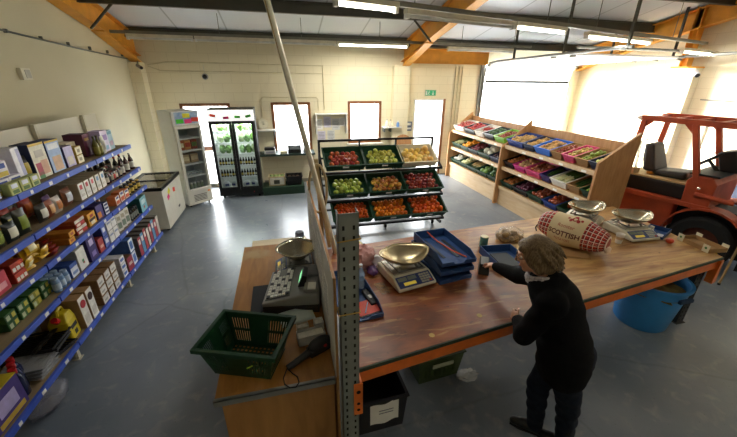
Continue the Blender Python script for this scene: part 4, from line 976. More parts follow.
def apple_f(p):
    r_ = math.hypot(p.x, p.y)
    z_ = p.z*(.92 if p.z > 0 else .9)
    if p.z > .55: z_ -= .28*max(0, 1-r_/.55)
    if p.z < -.7: z_ += .18*max(0, 1-r_/.5)
    return Vector((p.x*(1+.06*p.z), p.y*(1+.06*p.z), z_))
FRUIT = {
 'red_apple': (mat('red_apple_skin', '#8c1c18', .3, 0, 0, 5, rnd=.3, hue=.02, color2='#c0583a'), .048, apple_f),
 'green_apple': (mat('green_apple_skin', '#86a030', .3, 0, 0, 5, rnd=.15, hue=.015, color2='#c3cf62'), .048, apple_f),
 'yellow_green_apple': (mat('yellow_green_apple_skin', '#9a9f32', .3, 0, 0, 5, rnd=.18, hue=.02, color2='#d4d06a'), .048, apple_f),
 'blush_apple': (mat('blush_apple_skin', '#9c2a1c', .3, 0, 0, 6, rnd=.25, hue=.03, color2='#d0a848'), .047, apple_f),
 'dark_red_apple': (mat('dark_red_apple_skin', '#6e1218', .28, 0, 0, 5, rnd=.35, hue=.015, color2='#9c3a30'), .045, apple_f),
 'mango': (mat('mango_skin', '#e8b53e', .4, 0, 0, 5, rnd=.1, hue=.015, color2='#f0d585'), .05, None),
 'tangerine': (mat('tangerine_skin', '#cf5414', .4, 0, .1, 9, .3, 160, rnd=.14, hue=.01), .035, None),
 'satsuma': (mat('satsuma_skin', '#d87814', .4, 0, .1, 9, .3, 160, rnd=.14, hue=.015), .041, None),
 'orange': (mat('orange_peel', '#d85c14', .4, 0, .08, 9, .3, 160, rnd=.1, hue=.01), .045, None)}
_fm = {}
def fill(ct, w, d, h, kind, label, cat, group, m_, r, f=None, rz=True, asp=(1, 1, 1), rows=None, level=.78, jit=.25, name=None):
    """one layer of produce across a crate, a few pieces heaped on top"""
    if kind not in _fm: _fm[kind] = MB().ball((0, 0, 0), (r*asp[0], r*asp[1], r*asp[2]), 12, 9, f=f).mesh(kind, m_)
    M = world(ct); px = r*asp[0]*1.92; py = r*asp[1]*1.82
    nx = max(1, int((w-.03)/px)); ny = max(1, int((d-.02)/py))
    z0 = h*level
    pts = []
    for j in range(ny):
        for i in range(nx-(j % 2 if nx > 3 else 0)):
            x = (i-(nx-1)/2)*px+(px/2 if (j % 2 and nx > 3) else 0); y = d/2+(j-(ny-1)/2)*py
            pts.append((x+random.uniform(-jit, jit)*r*.5, y+random.uniform(-jit, jit)*r*.5, z0+random.uniform(-.2, .25)*r))
    for k in range(int(len(pts)*.16)):
        a = random.choice(pts[:nx*ny]); pts.append((a[0]*.8+px*.5, a[1]*.85+d*.07, z0+r*1.25))
    for p in pts:
        o = bpy.data.objects.new(name or kind, _fm[kind]); COL.objects.link(o)
        o.location = M @ Vector(p); o.rotation_euler = (random.uniform(-.7, .7), random.uniform(-.7, .7), random.uniform(0, 6.3))
        s_ = random.uniform(.92, 1.08); o.scale = (s_,)*3
        tag(o, label, cat, group)
CW = .66
grid_ = [[('red_apple', 'apple', 1.02), ('yellow_green_apple', 'apple', 1.73), ('mango', 'mango', 2.42)],
         [('green_apple', 'apple', 1.06), ('blush_apple', 'apple', 1.78), ('dark_red_apple', 'apple', 2.5)],
         [('tangerine', 'tangerine', 1.1), ('satsuma', 'satsuma', 1.84), ('orange', 'orange', 2.56)]]
desc = {'red_apple': 'red apple in the top left crate of the fruit rack', 'yellow_green_apple': 'yellow-green apple in the top middle crate of the fruit rack', 'mango': 'yellow mango in the white box on the fruit rack',
        'green_apple': 'green apple in the middle left crate of the fruit rack', 'blush_apple': 'red and yellow apple in the central crate of the fruit rack', 'dark_red_apple': 'dark red apple in the middle right crate of the fruit rack',
        'tangerine': 'small tangerine in the bottom left crate of the fruit rack', 'satsuma': 'yellow-orange satsuma in the bottom middle crate of the fruit rack', 'orange': 'orange in the bottom right crate of the fruit rack'}
for r_, row in enumerate(grid_):
    y, z = ROWS[r_]
    for c_, (k, cat, cx) in enumerate(row):
        wb = k == 'mango'
        ct = crate('fruit_crate', CW-(.04 if wb else 0), CD, .13, mat('cream_fruit_box', '#e6dcc0', .7) if wb else GREEN, (cx, y, z), (TLT, 0, 0), 'cream cardboard fruit box of mangoes on the rack' if wb else 'green plastic crate of %s on the fruit rack' % {'red_apple': 'red apples', 'yellow_green_apple': 'yellow-green apples', 'green_apple': 'green apples', 'blush_apple': 'red and yellow apples', 'dark_red_apple': 'dark red apples', 'tangerine': 'small tangerines', 'satsuma': 'yellow-orange satsumas', 'orange': 'large oranges'}[k], group='crates on the fruit rack', floor_h=.05, slots=not wb, card=not wb)
        m_, rr, f = FRUIT[k]
        fill(ct, CW, CD, .13, k, desc[k], cat, desc[k].split(' in ')[0]+'s of one crate', m_, rr, f, asp=(1.25, 1, .95) if wb else (1, 1, 1), level=.62)
# ------------------------------------------------------------------ wooden vegetable stands
PLY = wood('stand_plywood', '#b07f4c', '#c99a66', 3.5, .5, (6, 6, 1), .06)
PLYP = wood('pale_stand_board', '#cfae84', '#dcc29c', 3, .55, (6, 1, 6), .05)
SFX, SBX = 4.78, 5.4
SZ = (1.36, .88, .42); ST = R(15)
def stand(y0, y1, h0, h1, label):
    """y0 < y1; side panels at both ends (h = front height, peak)"""
    t = thing('vegetable_stand', label, 'vegetable stand', (SFX, y0, 0))
    D = SBX-SFX
    for y, (hf, hp) in ((0, h0), (y1-y0-.045, h1)):
        if hf: MB().prism([(-.07, 0), (-.07, hf-.05), (D-.02, hp), (D, hp), (D, 0)], 'y', y, y+.045).build('side_panel', PLY, t, bevel=.004)
    a, b = .05, y1-y0-.05
    MB().bb(D-.02, D, a, b, .1, h0[1]-.18 if h0[0] else h1[1]-.1).build('back_board', PLY, t)
    MB().bb(.03, .05, a, b, 0, .4).build('plinth_board', PLYP, t)
    for z in SZ:
        c = math.tan(ST)
        MB().prism([(.03, z-.02), (D-.02, z-.02+(D-.05)*c), (D-.02, z+(D-.05)*c), (.03, z)], 'y', a, b).build('shelf', PLY, t)
        MB().bb(.0, .03, a, b, z-.06, z+.018).build('front_lip', PLYP, t, bevel=.003)
        for k in range(int((b-a)/.5) if z > .5 else 0): MB().bb(-.002, 0, a+.2+k*.5, a+.3+k*.5, z-.05, z-.012).build('price_card', PAPER, t)
    return t
stand(4.06, 6.56, (1.58, 1.97), (1.36, 1.9), 'wooden vegetable stand nearer the bench, with a tall end panel')
stand(6.565, 9.06, (0, 0), (1.34, 1.86), 'wooden vegetable stand farther away, next to the exit door')

def longmesh(name, m_, L, r0, r1, n=8, bend=.0, extra=None):
    pts = [(bend*math.sin(PI*k/5), -L/2+L*k/5, 0) for k in range(6)]
    rs = [r0+(r1-r0)*k/5 for k in range(6)]; rs[0] *= .5; rs[-1] *= .75
    mb = MB().tube(pts, rs, n)
    if extra: extra(mb)
    return mb.mesh(name, m_)
LONG = {
 'carrot': longmesh('carrot', mat('carrot_skin', '#c4521c', .6, 0, .15, 20, rnd=.15, hue=.01), .2, .009, .02),
 'leek': longmesh('leek', [mat('leek_white', '#dfe2b4', .5, 0, .1, 4), mat('leek_green', '#4d6f2c', .5, 0, .3, 8)], .46, .02, .024, extra=lambda mb: [mb.tube([(0, .0, 0), (.0, .23, .004), (.015*s, .3, .012)], [.025, .03, .012], 6, 1) for s in (-1, 1)]),
 'cucumber': longmesh('cucumber', mat('cucumber_skin', '#2f4f22', .35, 0, .25, 20, rnd=.2), .34, .02, .024, bend=.015),
 'parsnip': longmesh('parsnip', mat('parsnip_skin', '#dcc796', .7, 0, .12, 12, rnd=.22), .26, .008, .028),
 'celery': longmesh('celery', mat('celery_green', '#7f9c46', .5, 0, .3, 10, rnd=.2), .38, .03, .04),
 'chilli': longmesh('chilli', mat('red_chilli', '#a82a1c', .35, 0, .15, 8, rnd=.2), .16, .006, .016, bend=.02)}
def fill_long(ct, w, d, h, key, label, cat, n, layers=2, level=.5, step=None, jit=.1, along=True):
    M = world(ct); per = max(1, n//layers)
    for l in range(layers):
        for i in range(per):
            x = -w/2+.03+(w-.06)*(i+.5*(l % 2)+.25)/per
            y = d/2+random.uniform(-.06, .06)
            o = bpy.data.objects.new(key, LONG[key]); COL.objects.link(o)
            R_ = Matrix.Rotation(random.uniform(-jit, jit)+(0 if along else PI/2), 4, 'Z')
            o.matrix_world = M @ Matrix.Translation((x, y, h*level+.035*l)) @ R_ @ Matrix.Scale(min(1.1, d/.5)*random.uniform(.92, 1.05), 4)
            tag(o, label, cat, label)
VEG = {
 'potato': (mat('potato_skin', '#c9a468', .75, 0, .15, 10, .2, 60, rnd=.28), .04, (1.3, 1, .9)),
 'baby_potato': (mat('baby_potato_skin', '#b58f54', .75, 0, .15, 12, rnd=.3), .028, (1.2, 1, .9)),
 'ginger_root': (mat('ginger_skin', '#c79a5e', .75, 0, .15, 12, .3, 40, rnd=.28), .036, (1.5, .9, .8)),
 'red_pepper': (mat('red_pepper_skin', '#8f3a20', .35, 0, .2, 8, rnd=.2, hue=.02), .03, (1, 1, .9)),
 'pear': (mat('pear_skin', '#b9a25c', .5, 0, .15, 8, rnd=.28), .036, (1, 1, 1.2)),
 'kiwi': (mat('green_lime', '#8a9a3a', .5, 0, .2, 9, rnd=.3), .032, (1.15, 1, 1)),
 'lime': (mat('pale_green_fruit', '#c2c87a', .45, 0, .15, 9, rnd=.28), .034, (1.1, 1, 1)),
 'brown_onion': (mat('brown_onion_skin', '#b06a2c', .4, 0, .25, 12, rnd=.2), .036, (1, 1, .9)),
 'sweet_potato': (mat('sweet_potato_skin', '#9a5a3c', .75, 0, .2, 10, .2, 40, rnd=.3), .04, (1.5, 1, .9)),
 'swede': (mat('swede_skin', '#c29a6a', .7, 0, .3, 5, rnd=.28), .05, (1, 1, .95)),
 'red_onion': (mat('red_onion_skin', '#6a2a44', .35, 0, .3, 9, rnd=.25), .036, (1, 1, .9)),
 'shallot': (mat('shallot_skin', '#a8502c', .4, 0, .25, 12, rnd=.2), .042, (1, 1, .9)),
 'tomato': (mat('tomato_skin', '#bf2a1c', .3, 0, .12, 6, rnd=.25, hue=.015), .036, (1, 1, .85)),
 'radish': (mat('radish_skin', '#c2504a', .4, 0, .5, 6, rnd=.2), .036, (1, 1, 1)),
 'turnip': (mat('turnip_skin', '#e2e0d4', .5, 0, .12, 5, rnd=.08), .05, (1, 1, .9)),
 'yellow_pepper': (mat('yellow_pepper_skin', '#eea21c', .3, 0, .15, 5, rnd=.22), .045, (1, 1, .95)),
 'beetroot': (mat('beetroot_skin', '#6e1c26', .6, 0, .3, 8, rnd=.25), .04, (1, 1, .95)),
 'cauliflower': (mat('cauliflower_head', '#e9e6d6', .8, 0, .08, 14, .8, 60), .085, (1, 1, .85)),
 'cabbage': (mat('cabbage_leaf', '#6f9448', .55, 0, .35, 9, .6, 14, rnd=.2), .075, (1, 1, .85)),
 'white_cabbage': (mat('white_cabbage_leaf', '#dbd9a2', .55, 0, .2, 8, .5, 12, rnd=.22), .075, (1, 1, .85)),
 'savoy_cabbage': (mat('dark_cabbage_leaf', '#3a5a30', .6, 0, .4, 12, .8, 18, rnd=.2), .07, (1, 1, .85)),
 'aubergine': (mat('aubergine_skin', '#2a1a2c', .25, 0, .2, 6), .045, (1.4, 1, 1))}
def bumpy(p):
    return p*(1+.07*math.sin(p.x*7+p.y*5)*math.cos(p.z*6+1))
CMAT = dict(blue=mat('blue_crate_plastic', '#24408c', .4), navy=mat('navy_crate_plastic', '#1a2544', .4), sky=mat('bright_blue_liner', '#2f6fd6', .4), box=CARD, pink=mat('pink_crate_plastic', '#d84c7e', .4), magenta=mat('magenta_crate_plastic', '#cc3a86', .4), purple=mat('purple_crate_plastic', '#3a2c6a', .4), green=GREEN, black=BLACK, white=mat('white_box_paper', '#e8e4da', .7), lime=mat('lime_crate_plastic', '#86c03a', .4))
CN = dict(blue='blue plastic', navy='navy plastic', sky='bright blue lined', box='brown cardboard', pink='pink plastic', magenta='magenta plastic', purple='purple plastic', green='green plastic', black='black plastic', white='white cardboard', lime='lime green plastic')
used = {}
def tier(stand_name, row, y_start, items):
    z = SZ[row]; y = y_start
    rn = ('top', 'middle', 'bottom')[row]
    for n_, (w, cc, kind, desc_) in enumerate(items):
        yc = y-w/2; y -= w+.012
        d, h = .45, .13
        where = 'on the %s %s stand tier' % (stand_name, rn)
        ct = crate('vegetable_crate', w-.075, d, h, CMAT[cc], (SFX+.075, yc, z+.02), (ST, 0, -PI/2), '%s crate of %s %s' % (CN[cc], desc_, where), group='crates on the %s tier of the %s stand' % (rn, stand_name), floor_h=.05, wallt=.008, card=False, slots=cc not in ('box', 'white', 'sky'))
        lab = desc_; key = (kind, desc_, where)
        one = ONE[kind]
        lab = '%s in a %s crate %s' % (one, CN[cc].split(' pl')[0].split(' li')[0], where)
        if kind in LONG:
            fill_long(ct, w-.075, d, h, kind, lab, kind, {'carrot': int(w*60), 'leek': int(w*26), 'cucumber': int(w*30), 'parsnip': int(w*34), 'celery': int(w*22), 'chilli': int(w*50)}[kind], level=.8)
        else:
            m_, r, asp = VEG[kind]
            fill(ct, w-.04, d, h, kind, lab, one.split()[-1], lab, m_, r, bumpy, asp=asp, level=.85, jit=.4)
    return y
ONE = dict(potato='pale brown potato', baby_potato='small brown potato', ginger_root='knobbly ginger root', red_pepper='small red pepper', pear='yellow-brown pear', kiwi='green lime', lime='pale green apple', brown_onion='brown onion', sweet_potato='reddish sweet potato', swede='tan swede', red_onion='purple-red onion', shallot='copper-coloured onion', tomato='ripe red tomato', radish='red and white radish', turnip='white turnip', yellow_pepper='yellow-orange pepper', beetroot='dark red beetroot', cauliflower='white cauliflower', cabbage='green cabbage', white_cabbage='pale yellow cabbage', savoy_cabbage='dark green cabbage', aubergine='dark purple aubergine', carrot='orange carrot', leek='white and green leek', cucumber='dark green cucumber', parsnip='cream parsnip', celery='pale green celery stick', chilli='long red chilli')
NEAR, FAR = 'near', 'far'
tier(NEAR, 0, 6.50, [(.52, 'blue', 'potato', 'pale potatoes'), (.32, 'navy', 'baby_potato', 'small brown potatoes'), (.44, 'sky', 'ginger_root', 'ginger roots'), (.27, 'box', 'red_pepper', 'small red peppers'), (.27, 'pink', 'pear', 'pears'), (.28, 'box', 'kiwi', 'green limes'), (.26, 'navy', 'lime', 'pale green apples')])
tier(NEAR, 1, 6.50, [(.34, 'black', 'brown_onion', 'brown onions'), (.36, 'magenta', 'swede', 'tan swedes'), (.44, 'pink', 'sweet_potato', 'sweet potatoes'), (.26, 'purple', 'cucumber', 'cucumbers'), (.40, 'white', 'leek', 'leeks'), (.28, 'box', 'cucumber', 'cucumbers'), (.27, 'green', 'celery', 'celery')])
tier(NEAR, 2, 6.50, [(.42, 'green', 'brown_onion', 'brown onions'), (.48, 'black', 'red_onion', 'red onions'), (.44, 'green', 'shallot', 'copper-coloured onions'), (.36, 'blue', 'shallot', 'copper-coloured onions'), (.62, 'green', 'carrot', 'carrots')])
tier(FAR, 0, 9.0, [(.55, 'white', 'radish', 'red and white radishes'), (.55, 'black', 'tomato', 'red tomatoes'), (.42, 'white', 'chilli', 'long red chillies'), (.42, 'black', 'savoy_cabbage', 'dark green cabbages'), (.40, 'lime', 'red_pepper', 'small red peppers')])
tier(FAR, 1, 9.0, [(.46, 'green', 'leek', 'leeks'), (.42, 'green', 'yellow_pepper', 'yellow peppers'), (.48, 'black', 'beetroot', 'beetroots'), (.52, 'green', 'cauliflower', 'cauliflowers'), (.48, 'navy', 'aubergine', 'dark aubergines')])
tier(FAR, 2, 9.0, [(.46, 'green', 'turnip', 'white turnips'), (.46, 'green', 'white_cabbage', 'pale cabbages'), (.48, 'green', 'parsnip', 'cream parsnips'), (.48, 'green', 'cabbage', 'green cabbages'), (.48, 'green', 'savoy_cabbage', 'dark green cabbages')])
# ------------------------------------------------------------------ big packing bench made of pallet racking
def bench_mat():
    m = bpy.data.materials.new('worn_bench_top'); m.use_nodes = True
    nt = m.node_tree; N = nt.nodes; L = nt.links; b = N['Principled BSDF']
    tc = N.new('ShaderNodeTexCoord')
    def noise(sc, st, det=6, dist=0):
        mp = N.new('ShaderNodeMapping'); mp.inputs['Scale'].default_value = st; mp.inputs['Rotation'].default_value = (0, 0, R(-7.4)); L.new(tc.outputs['Object'], mp.inputs['Vector'])
        n = N.new('ShaderNodeTexNoise'); n.inputs['Scale'].default_value = sc; n.inputs['Detail'].default_value = det; n.inputs['Distortion'].default_value = dist
        L.new(mp.outputs['Vector'], n.inputs['Vector']); return n.outputs['Fac']
    def ramp(fac, c0, c1, p0, p1):
        r = N.new('ShaderNodeValToRGB'); r.color_ramp.elements[0].position = p0; r.color_ramp.elements[1].position = p1
        r.color_ramp.elements[0].color = lin(c0) if isinstance(c0, str) else c0; r.color_ramp.elements[1].color = lin(c1) if isinstance(c1, str) else c1
        L.new(fac, r.inputs['Fac']); return r.outputs['Color']
    def mix(f, a, c, mode='MIX', fv=None):
        x = N.new('ShaderNodeMix'); x.data_type = 'RGBA'; x.blend_type = mode
        if fv is not None: x.inputs['Factor'].default_value = fv
        else: L.new(f, x.inputs['Factor'])
        L.new(a, x.inputs['A'])
        if isinstance(c, str): x.inputs['B'].default_value = lin(c)
        else: L.new(c, x.inputs['B'])
        return x.outputs['Result']
    K0, K1 = (0, 0, 0, 1), (1, 1, 1, 1)
    left = ramp(noise(2.6, (1, 1.6, 1), 8, .8), '#5f311b', '#a0592c', .3, .7)
    right = ramp(noise(2.2, (.8, 5, 1), 9, 1.2), '#8f5f34', '#cba468', .3, .7)
    sp = N.new('ShaderNodeSeparateXYZ'); L.new(tc.outputs['Object'], sp.inputs[0])
    ad = N.new('ShaderNodeMath'); ad.operation = 'MULTIPLY_ADD'; ad.inputs[1].default_value = 1.6; L.new(noise(1.4, (1, 1, 1)), ad.inputs[0]); L.new(sp.outputs['X'], ad.inputs[2])
    mr = N.new('ShaderNodeMapRange'); mr.inputs['From Min'].default_value = 2.4; mr.inputs['From Max'].default_value = 3.5; L.new(ad.outputs[0], mr.inputs['Value'])
    c = mix(mr.outputs['Result'], left, right)
    c = mix(ramp(noise(5, (.6, 3, 1), 8, 1), K0, (.7, .7, .7, 1), .56, .66), c, '#b98a52')
    c = mix(ramp(noise(3.2, (.5, 5, 1), 6, .5), K0, (.55, .55, .55, 1), .58, .7), c, '#8d3c22')
    c = mix(None, c, ramp(noise(16, (1, 1.5, 1), 4, .5), (.35, .3, .28, 1), K1, .24, .36), 'MULTIPLY', 1.0)
    c = mix(None, c, ramp(noise(2.2, (.5, 10, 1), 8, 1.5), (.7, .66, .6, 1), K1, .34, .48), 'MULTIPLY', .55)
    L.new(c, b.inputs['Base Color'])
    rr = N.new('ShaderNodeMapRange'); rr.inputs['To Min'].default_value = .24; rr.inputs['To Max'].default_value = .55; L.new(noise(4, (1, 1, 1)), rr.inputs['Value']); L.new(rr.outputs['Result'], b.inputs['Roughness'])
    bp = N.new('ShaderNodeBump'); bp.inputs['Strength'].default_value = .12; bp.inputs['Distance'].default_value = .01; L.new(noise(6, (.5, 6, 1)), bp.inputs['Height']); L.new(bp.outputs['Normal'], b.inputs['Normal'])
    return m
BTOP = bench_mat()
BNL, BNR, BFR, BFL = (.345, 1.61), (4.56, 2.16), (4.80, 3.72), (.30, 3.3)
BZ = .94
t = thing('packing_bench', 'long brown wooden packing bench on orange racking beams', 'workbench', (0, 0, 0))
MB().hexa([(x, y, BZ-.03) for x, y in (BNL, BNR, BFR, BFL)], [(x, y, BZ) for x, y in (BNL, BNR, BFR, BFL)]).build('worktop', [BTOP], t)
def strip_under(p, q, z0, z1, w, m, name, off=0, bevel=.004):
    a = Vector((p[0], p[1], 0)); b = Vector((q[0], q[1], 0)); d = (b-a).normalized(); n = Vector((-d.y, d.x, 0))
    pts = [a+n*off, b+n*off, b+n*(off+w), a+n*(off+w)]
    return MB().hexa([(v.x, v.y, z0) for v in pts], [(v.x, v.y, z1) for v in pts]).build(name, m, t, bevel=bevel)
EDGE = mat('dark_green_edge', '#2c3a26', .6)
strip_under(BNL, BNR, BZ-.032, BZ-.002, .012, EDGE, 'edge_strip', -.012, 0)
bm_ = strip_under(BNL, BNR, BZ-.14, BZ-.034, .05, ORANGE, 'beam')
strip_under(BFL, BFR, BZ-.14, BZ-.034, .05, ORANGE, 'beam', -.05)
strip_under(BNR, BFR, BZ-.14, BZ-.034, .05, ORANGE, 'end_beam')
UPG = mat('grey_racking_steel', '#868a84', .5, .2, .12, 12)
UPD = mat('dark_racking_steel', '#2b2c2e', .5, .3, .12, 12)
HOLE = mat('slot_shadow', '#0c0c0c', .9)
def upright(x, y, h, m, w=.105, d=.07, cross=True):
    o = MB().bb(x, x+w, y, y+.004, 0, h).bb(x, x+.004, y, y+d, 0, h).bb(x+w-.004, x+w, y, y+d, 0, h).bb(x-.02, x+w+.02, y-.02, y+d+.02, 0, .006).build('upright', m, t)
    mb = MB()
    k = 0; z = .05
    while z < h-.03:
        xx = x+.022+.061*(k % 2); xx2 = x+w-.022-.061*(k % 2)
        for c in (x+.026, x+w-.026):
            mb.bb(c-.006, c+.006, y-.0012, y-.0002, z-.012+(.0 if c < x+.05 else .0), z+.012)
        z += .058; k += 1
    mb.build('slot_row', HOLE, o)
    return o
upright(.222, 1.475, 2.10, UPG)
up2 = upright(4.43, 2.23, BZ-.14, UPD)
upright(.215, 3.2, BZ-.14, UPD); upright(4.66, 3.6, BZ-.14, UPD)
# bracing between the two right-hand uprights
MB().cyl((4.5, 2.3, .2), (4.72, 3.6, .75), .016, n=8).build('brace', GALV, t)
# beam end plate on the tall upright
pl = MB().bb(.33, .344, 1.468, 1.56, BZ-.24, BZ+.03).bb(.29, .348, 1.462, 1.468, BZ-.24, BZ+.03).build('end_plate', ORANGE, t, bevel=.003)
m = MB()
for z in (BZ-.04, BZ-.14, BZ-.195): m.cyl((.32, 1.4605, z), (.32, 1.4625, z), .011 if z < BZ-.1 else .014, n=12)
m.build('bolt_hole', HOLE, pl)
pl2 = MB().hexa([(4.50, 2.12, BZ-.32), (4.59, 2.14, BZ-.32), (4.60, 2.20, BZ-.32), (4.50, 2.2, BZ-.32)], [(4.50, 2.12, BZ-.034), (4.575, 2.14, BZ-.034), (4.585, 2.2, BZ-.034), (4.5, 2.2, BZ-.034)]).build('end_plate', ORANGE, t, bevel=.004)
MB().tube([(.216, 1.469, 1.5), (.334, 1.469, 1.505), (.334, 1.55, 1.5), (.216, 1.55, 1.495)], .004, 6, closed=True).build('twine', mat('tan_twine', '#b8964e', .9), t)
MB().tube([(.216, 1.469, 1.95), (.334, 1.469, 1.96), (.334, 1.55, 1.96), (.216, 1.55, 1.95)], .004, 6, closed=True).build('twine', mat('tan_twine', '#b8964e', .9), t)
m = MB()
for a, b in ((.55, 1.0), (1.2, .8)): pass
for k, (x, y) in enumerate(((.95, 1.78), (1.42, 1.9))):
    MB().lathe([(.0, 0), (.022, .0005), (.022, .0015), (.012, .002), (0, .002)], n=14).build('stain_spot', mat('pale_ring', '#c9a860', .6), t, loc=(x, y, BZ+.0003))

def bench(x, y, dz=0): return (x, y, BZ+dz)
KEY = mat('blue_keypad', '#3d4e86', .4); LCD = emis('amber_display', '#d9c04a', .25); LCDB = mat('grey_display', '#8e9a94', .25)
def digital_scale(loc, rz, label, pan_m, body_m=None, pan_a=.26, pan_b=.2, kw=.40, kd=.44, pz=.165, prot=0, pdep=.1, pexp=1.55):
    t = thing('digital_scale', label, 'scale', loc, rz, 'digital weighing scales')
    B = body_m or OFFW
    w, d = kw, kd
    MB().prism([(-d/2, .012), (-d/2, .04), (-d/2+.13, .1), (d/2, .1), (d/2, .012)], 'x', -w/2, w/2).build('body', B, t, bevel=.01)
    s_ = math.atan2(.06, .13)
    def on(y, h): return (-d/2+y*math.cos(s_)-h*math.sin(s_), .04+y*math.sin(s_)+h*math.cos(s_))
    def plate(x0, x1, y0, y1, h, m, name, par):
        a, b, c_, e = on(y0, 0), on(y1, 0), on(y1, h), on(y0, h)
        return MB().prism([a, b, c_, e], 'x', x0, x1).build(name, m, par)
    kp = plate(-w/2+.02, w/2-.02, .012, .13, .002, KEY, 'keypad_panel', t)
    plate(-w/2+.035, -w/2+.125, .08, .118, .004, LCDB, 'display', kp); plate(-w/2+.135, -w/2+.225, .08, .118, .004, LCDB, 'display', kp)
    plate(-w/2+.075, -w/2+.2, .03, .062, .004, LCD, 'display', kp)
    for i in range(4):
        for j in range(4): plate(w/2-.145+.028*i, w/2-.122+.028*i, .022+.025*j, .04+.025*j, .006, mat('grey_button', '#b9b8ae', .5) if (i, j) != (3, 0) else mat('orange_button', '#d9662a', .5), 'button', kp)
    for x in (-w/2+.04, w/2-.04):
        for y in (-d/2+.04, d/2-.04): MB().cyl((x, y, 0), (x, y, .014), .018, n=12).build('foot', DARK, t)
    MB().bb(-w/2+.03, w/2-.03, -d/2+.15, d/2-.02, .1, .116).build('platform', STEEL, t, bevel=.004)
    sp = MB()
    for sx in (-1, 1):
        for sy in (-1, 1): sp.cyl((sx*.1, .05+sy*.09, .114), (sx*.08, .05+sy*.07, pz-.02), .011, n=8)
    sp.tube([(-.13, -.08, pz-.03), (.13, -.08, pz-.03), (.13, .18, pz-.03), (-.13, .18, pz-.03)], .008, 6, closed=True)
    sp.build('pan_support', GALV, t)
    def pan(u, v):
        a = 2*PI*u; r = v
        ca, sa = math.cos(a), math.sin(a)
        k = (abs(ca)**pexp+abs(sa)**pexp)**(-1/pexp)
        z = pdep*max(0, (r-.3)/.7)**1.3 if pexp > 2 else pdep*r**2.2
        if pexp < 2: z += .03*abs(ca)**3*r**3
        return (pan_a*k*r*ca, pan_b*k*r*sa, z)
    pn = MB().grid(pan, 40, 10, cu=True).build('pan', pan_m, t, loc=(0, .05, pz-.022), rot=(0, 0, prot), solid=.004)
    rim = [pan(i/40, 1) for i in range(40)]
    MB().tube(rim, .005, 6, closed=True).build('rim', pan_m, pn)
    return t
BRASS = mat('dull_brass_pan', '#b3a583', .3, .9, .15, 9)
PANS = mat('dented_steel_pan', '#b9b29c', .26, .95, .12, 9)
digital_scale(bench(1.03, 2.57), R(11), 'digital scale with a brassy scoop pan, beside the blue tray stack', BRASS)
digital_scale(bench(4.10, 2.86), R(-3), 'digital scale with a steel pan, at the right end of the bench', PANS)
digital_scale(bench(3.86, 3.33), R(120), 'digital scale turned sideways, behind the tartan sack', PANS, prot=R(-120))
t = tag(MB().tube([(.72, 2.7, BZ+.006), (.82, 2.78, BZ+.006), (.9, 2.84, BZ+.02)], .005, 6).build('power_cable', BLACK), 'short black cable behind the brassy scale', 'cable')
# blue letter trays
TRB = mat('blue_tray_plastic', '#2c4f86', .38, 0, .08)
def tray(loc, rz, label, w=.36, d=.6, h=.085, name='letter_tray', group=None, mt=None):
    t = thing(name, label, 'tray', loc, rz, group)
    mt = mt or TRB
    MB().bb(-w/2, w/2, 0, d, 0, .006).build('base', mt, t)
    for x in (-w/2, w/2-.006): MB().prism([(0, 0), (0, h*.45), (d*.18, h), (d, h), (d, 0)], 'x', x, x+.006).build('side', mt, t)
    MB().bb(-w/2, w/2, d-.006, d, 0, h).build('back', mt, t)
    MB().prism([(-w/2, 0), (w/2, 0), (w/2, h*.45), (w*.18, h*.45), (w*.13, h*.16), (-w*.13, h*.16), (-w*.18, h*.45), (-w/2, h*.45)], 'y', -.004, .002).build('front_lip', mt, t)
    return t
for k in range(3): tray((1.47+.0*k, 2.40-.012*k, BZ+.002+.098*k), R(8-2*k), ('bottom', 'middle', 'top')[k]+' blue tray of the three stacked beside the scale', group='three stacked blue trays')
zt = BZ+.206
for k, (dx, m_, ln, lab) in enumerate(((-.1, mat('grey_pen', '#3a4048', .4), .38, 'dark grey ruler lying in the top blue tray'), (.04, mat('grey_pen2', '#6f7780', .4), .34, 'grey metal ruler lying in the top blue tray'), (.09, mat('black_pen', '#1d2024', .4), .36, 'black ruler lying in the top blue tray'))):
    tag(MB().bb(-.014, .014, 0, ln, 0, .005).build('ruler', m_, loc=(1.48+dx, 2.5, zt), rot=(0, 0, R(6))), lab, 'ruler')
tag(MB().tube([(1.55, 2.40, zt+.045), (1.5, 2.6, zt+.02), (1.45, 2.8, zt+.02), (1.40, 2.98, zt+.06)], .007, 6).build('orange_strap', mat('orange_strap', '#d9502a', .5)), 'thin orange strap lying across the top blue tray', 'strap')
tray((2.13, 2.38, BZ+.002), R(-5), 'single blue tray on the bench beyond the card machine', w=.36, d=.46)
tag(MB().bb(-.1, .1, -.14, .14, 0, .012).build('dark_folder', mat('dark_folder', '#3a3f44', .6), loc=(2.16, 2.63, BZ+.009), rot=(0, 0, R(-5))), 'dark folder lying in the single blue tray', 'folder')
tray((.49, 2.05, BZ+.002), R(6), 'blue tray behind the grey upright, holding a bottle and red notebook', w=.34, d=.66)
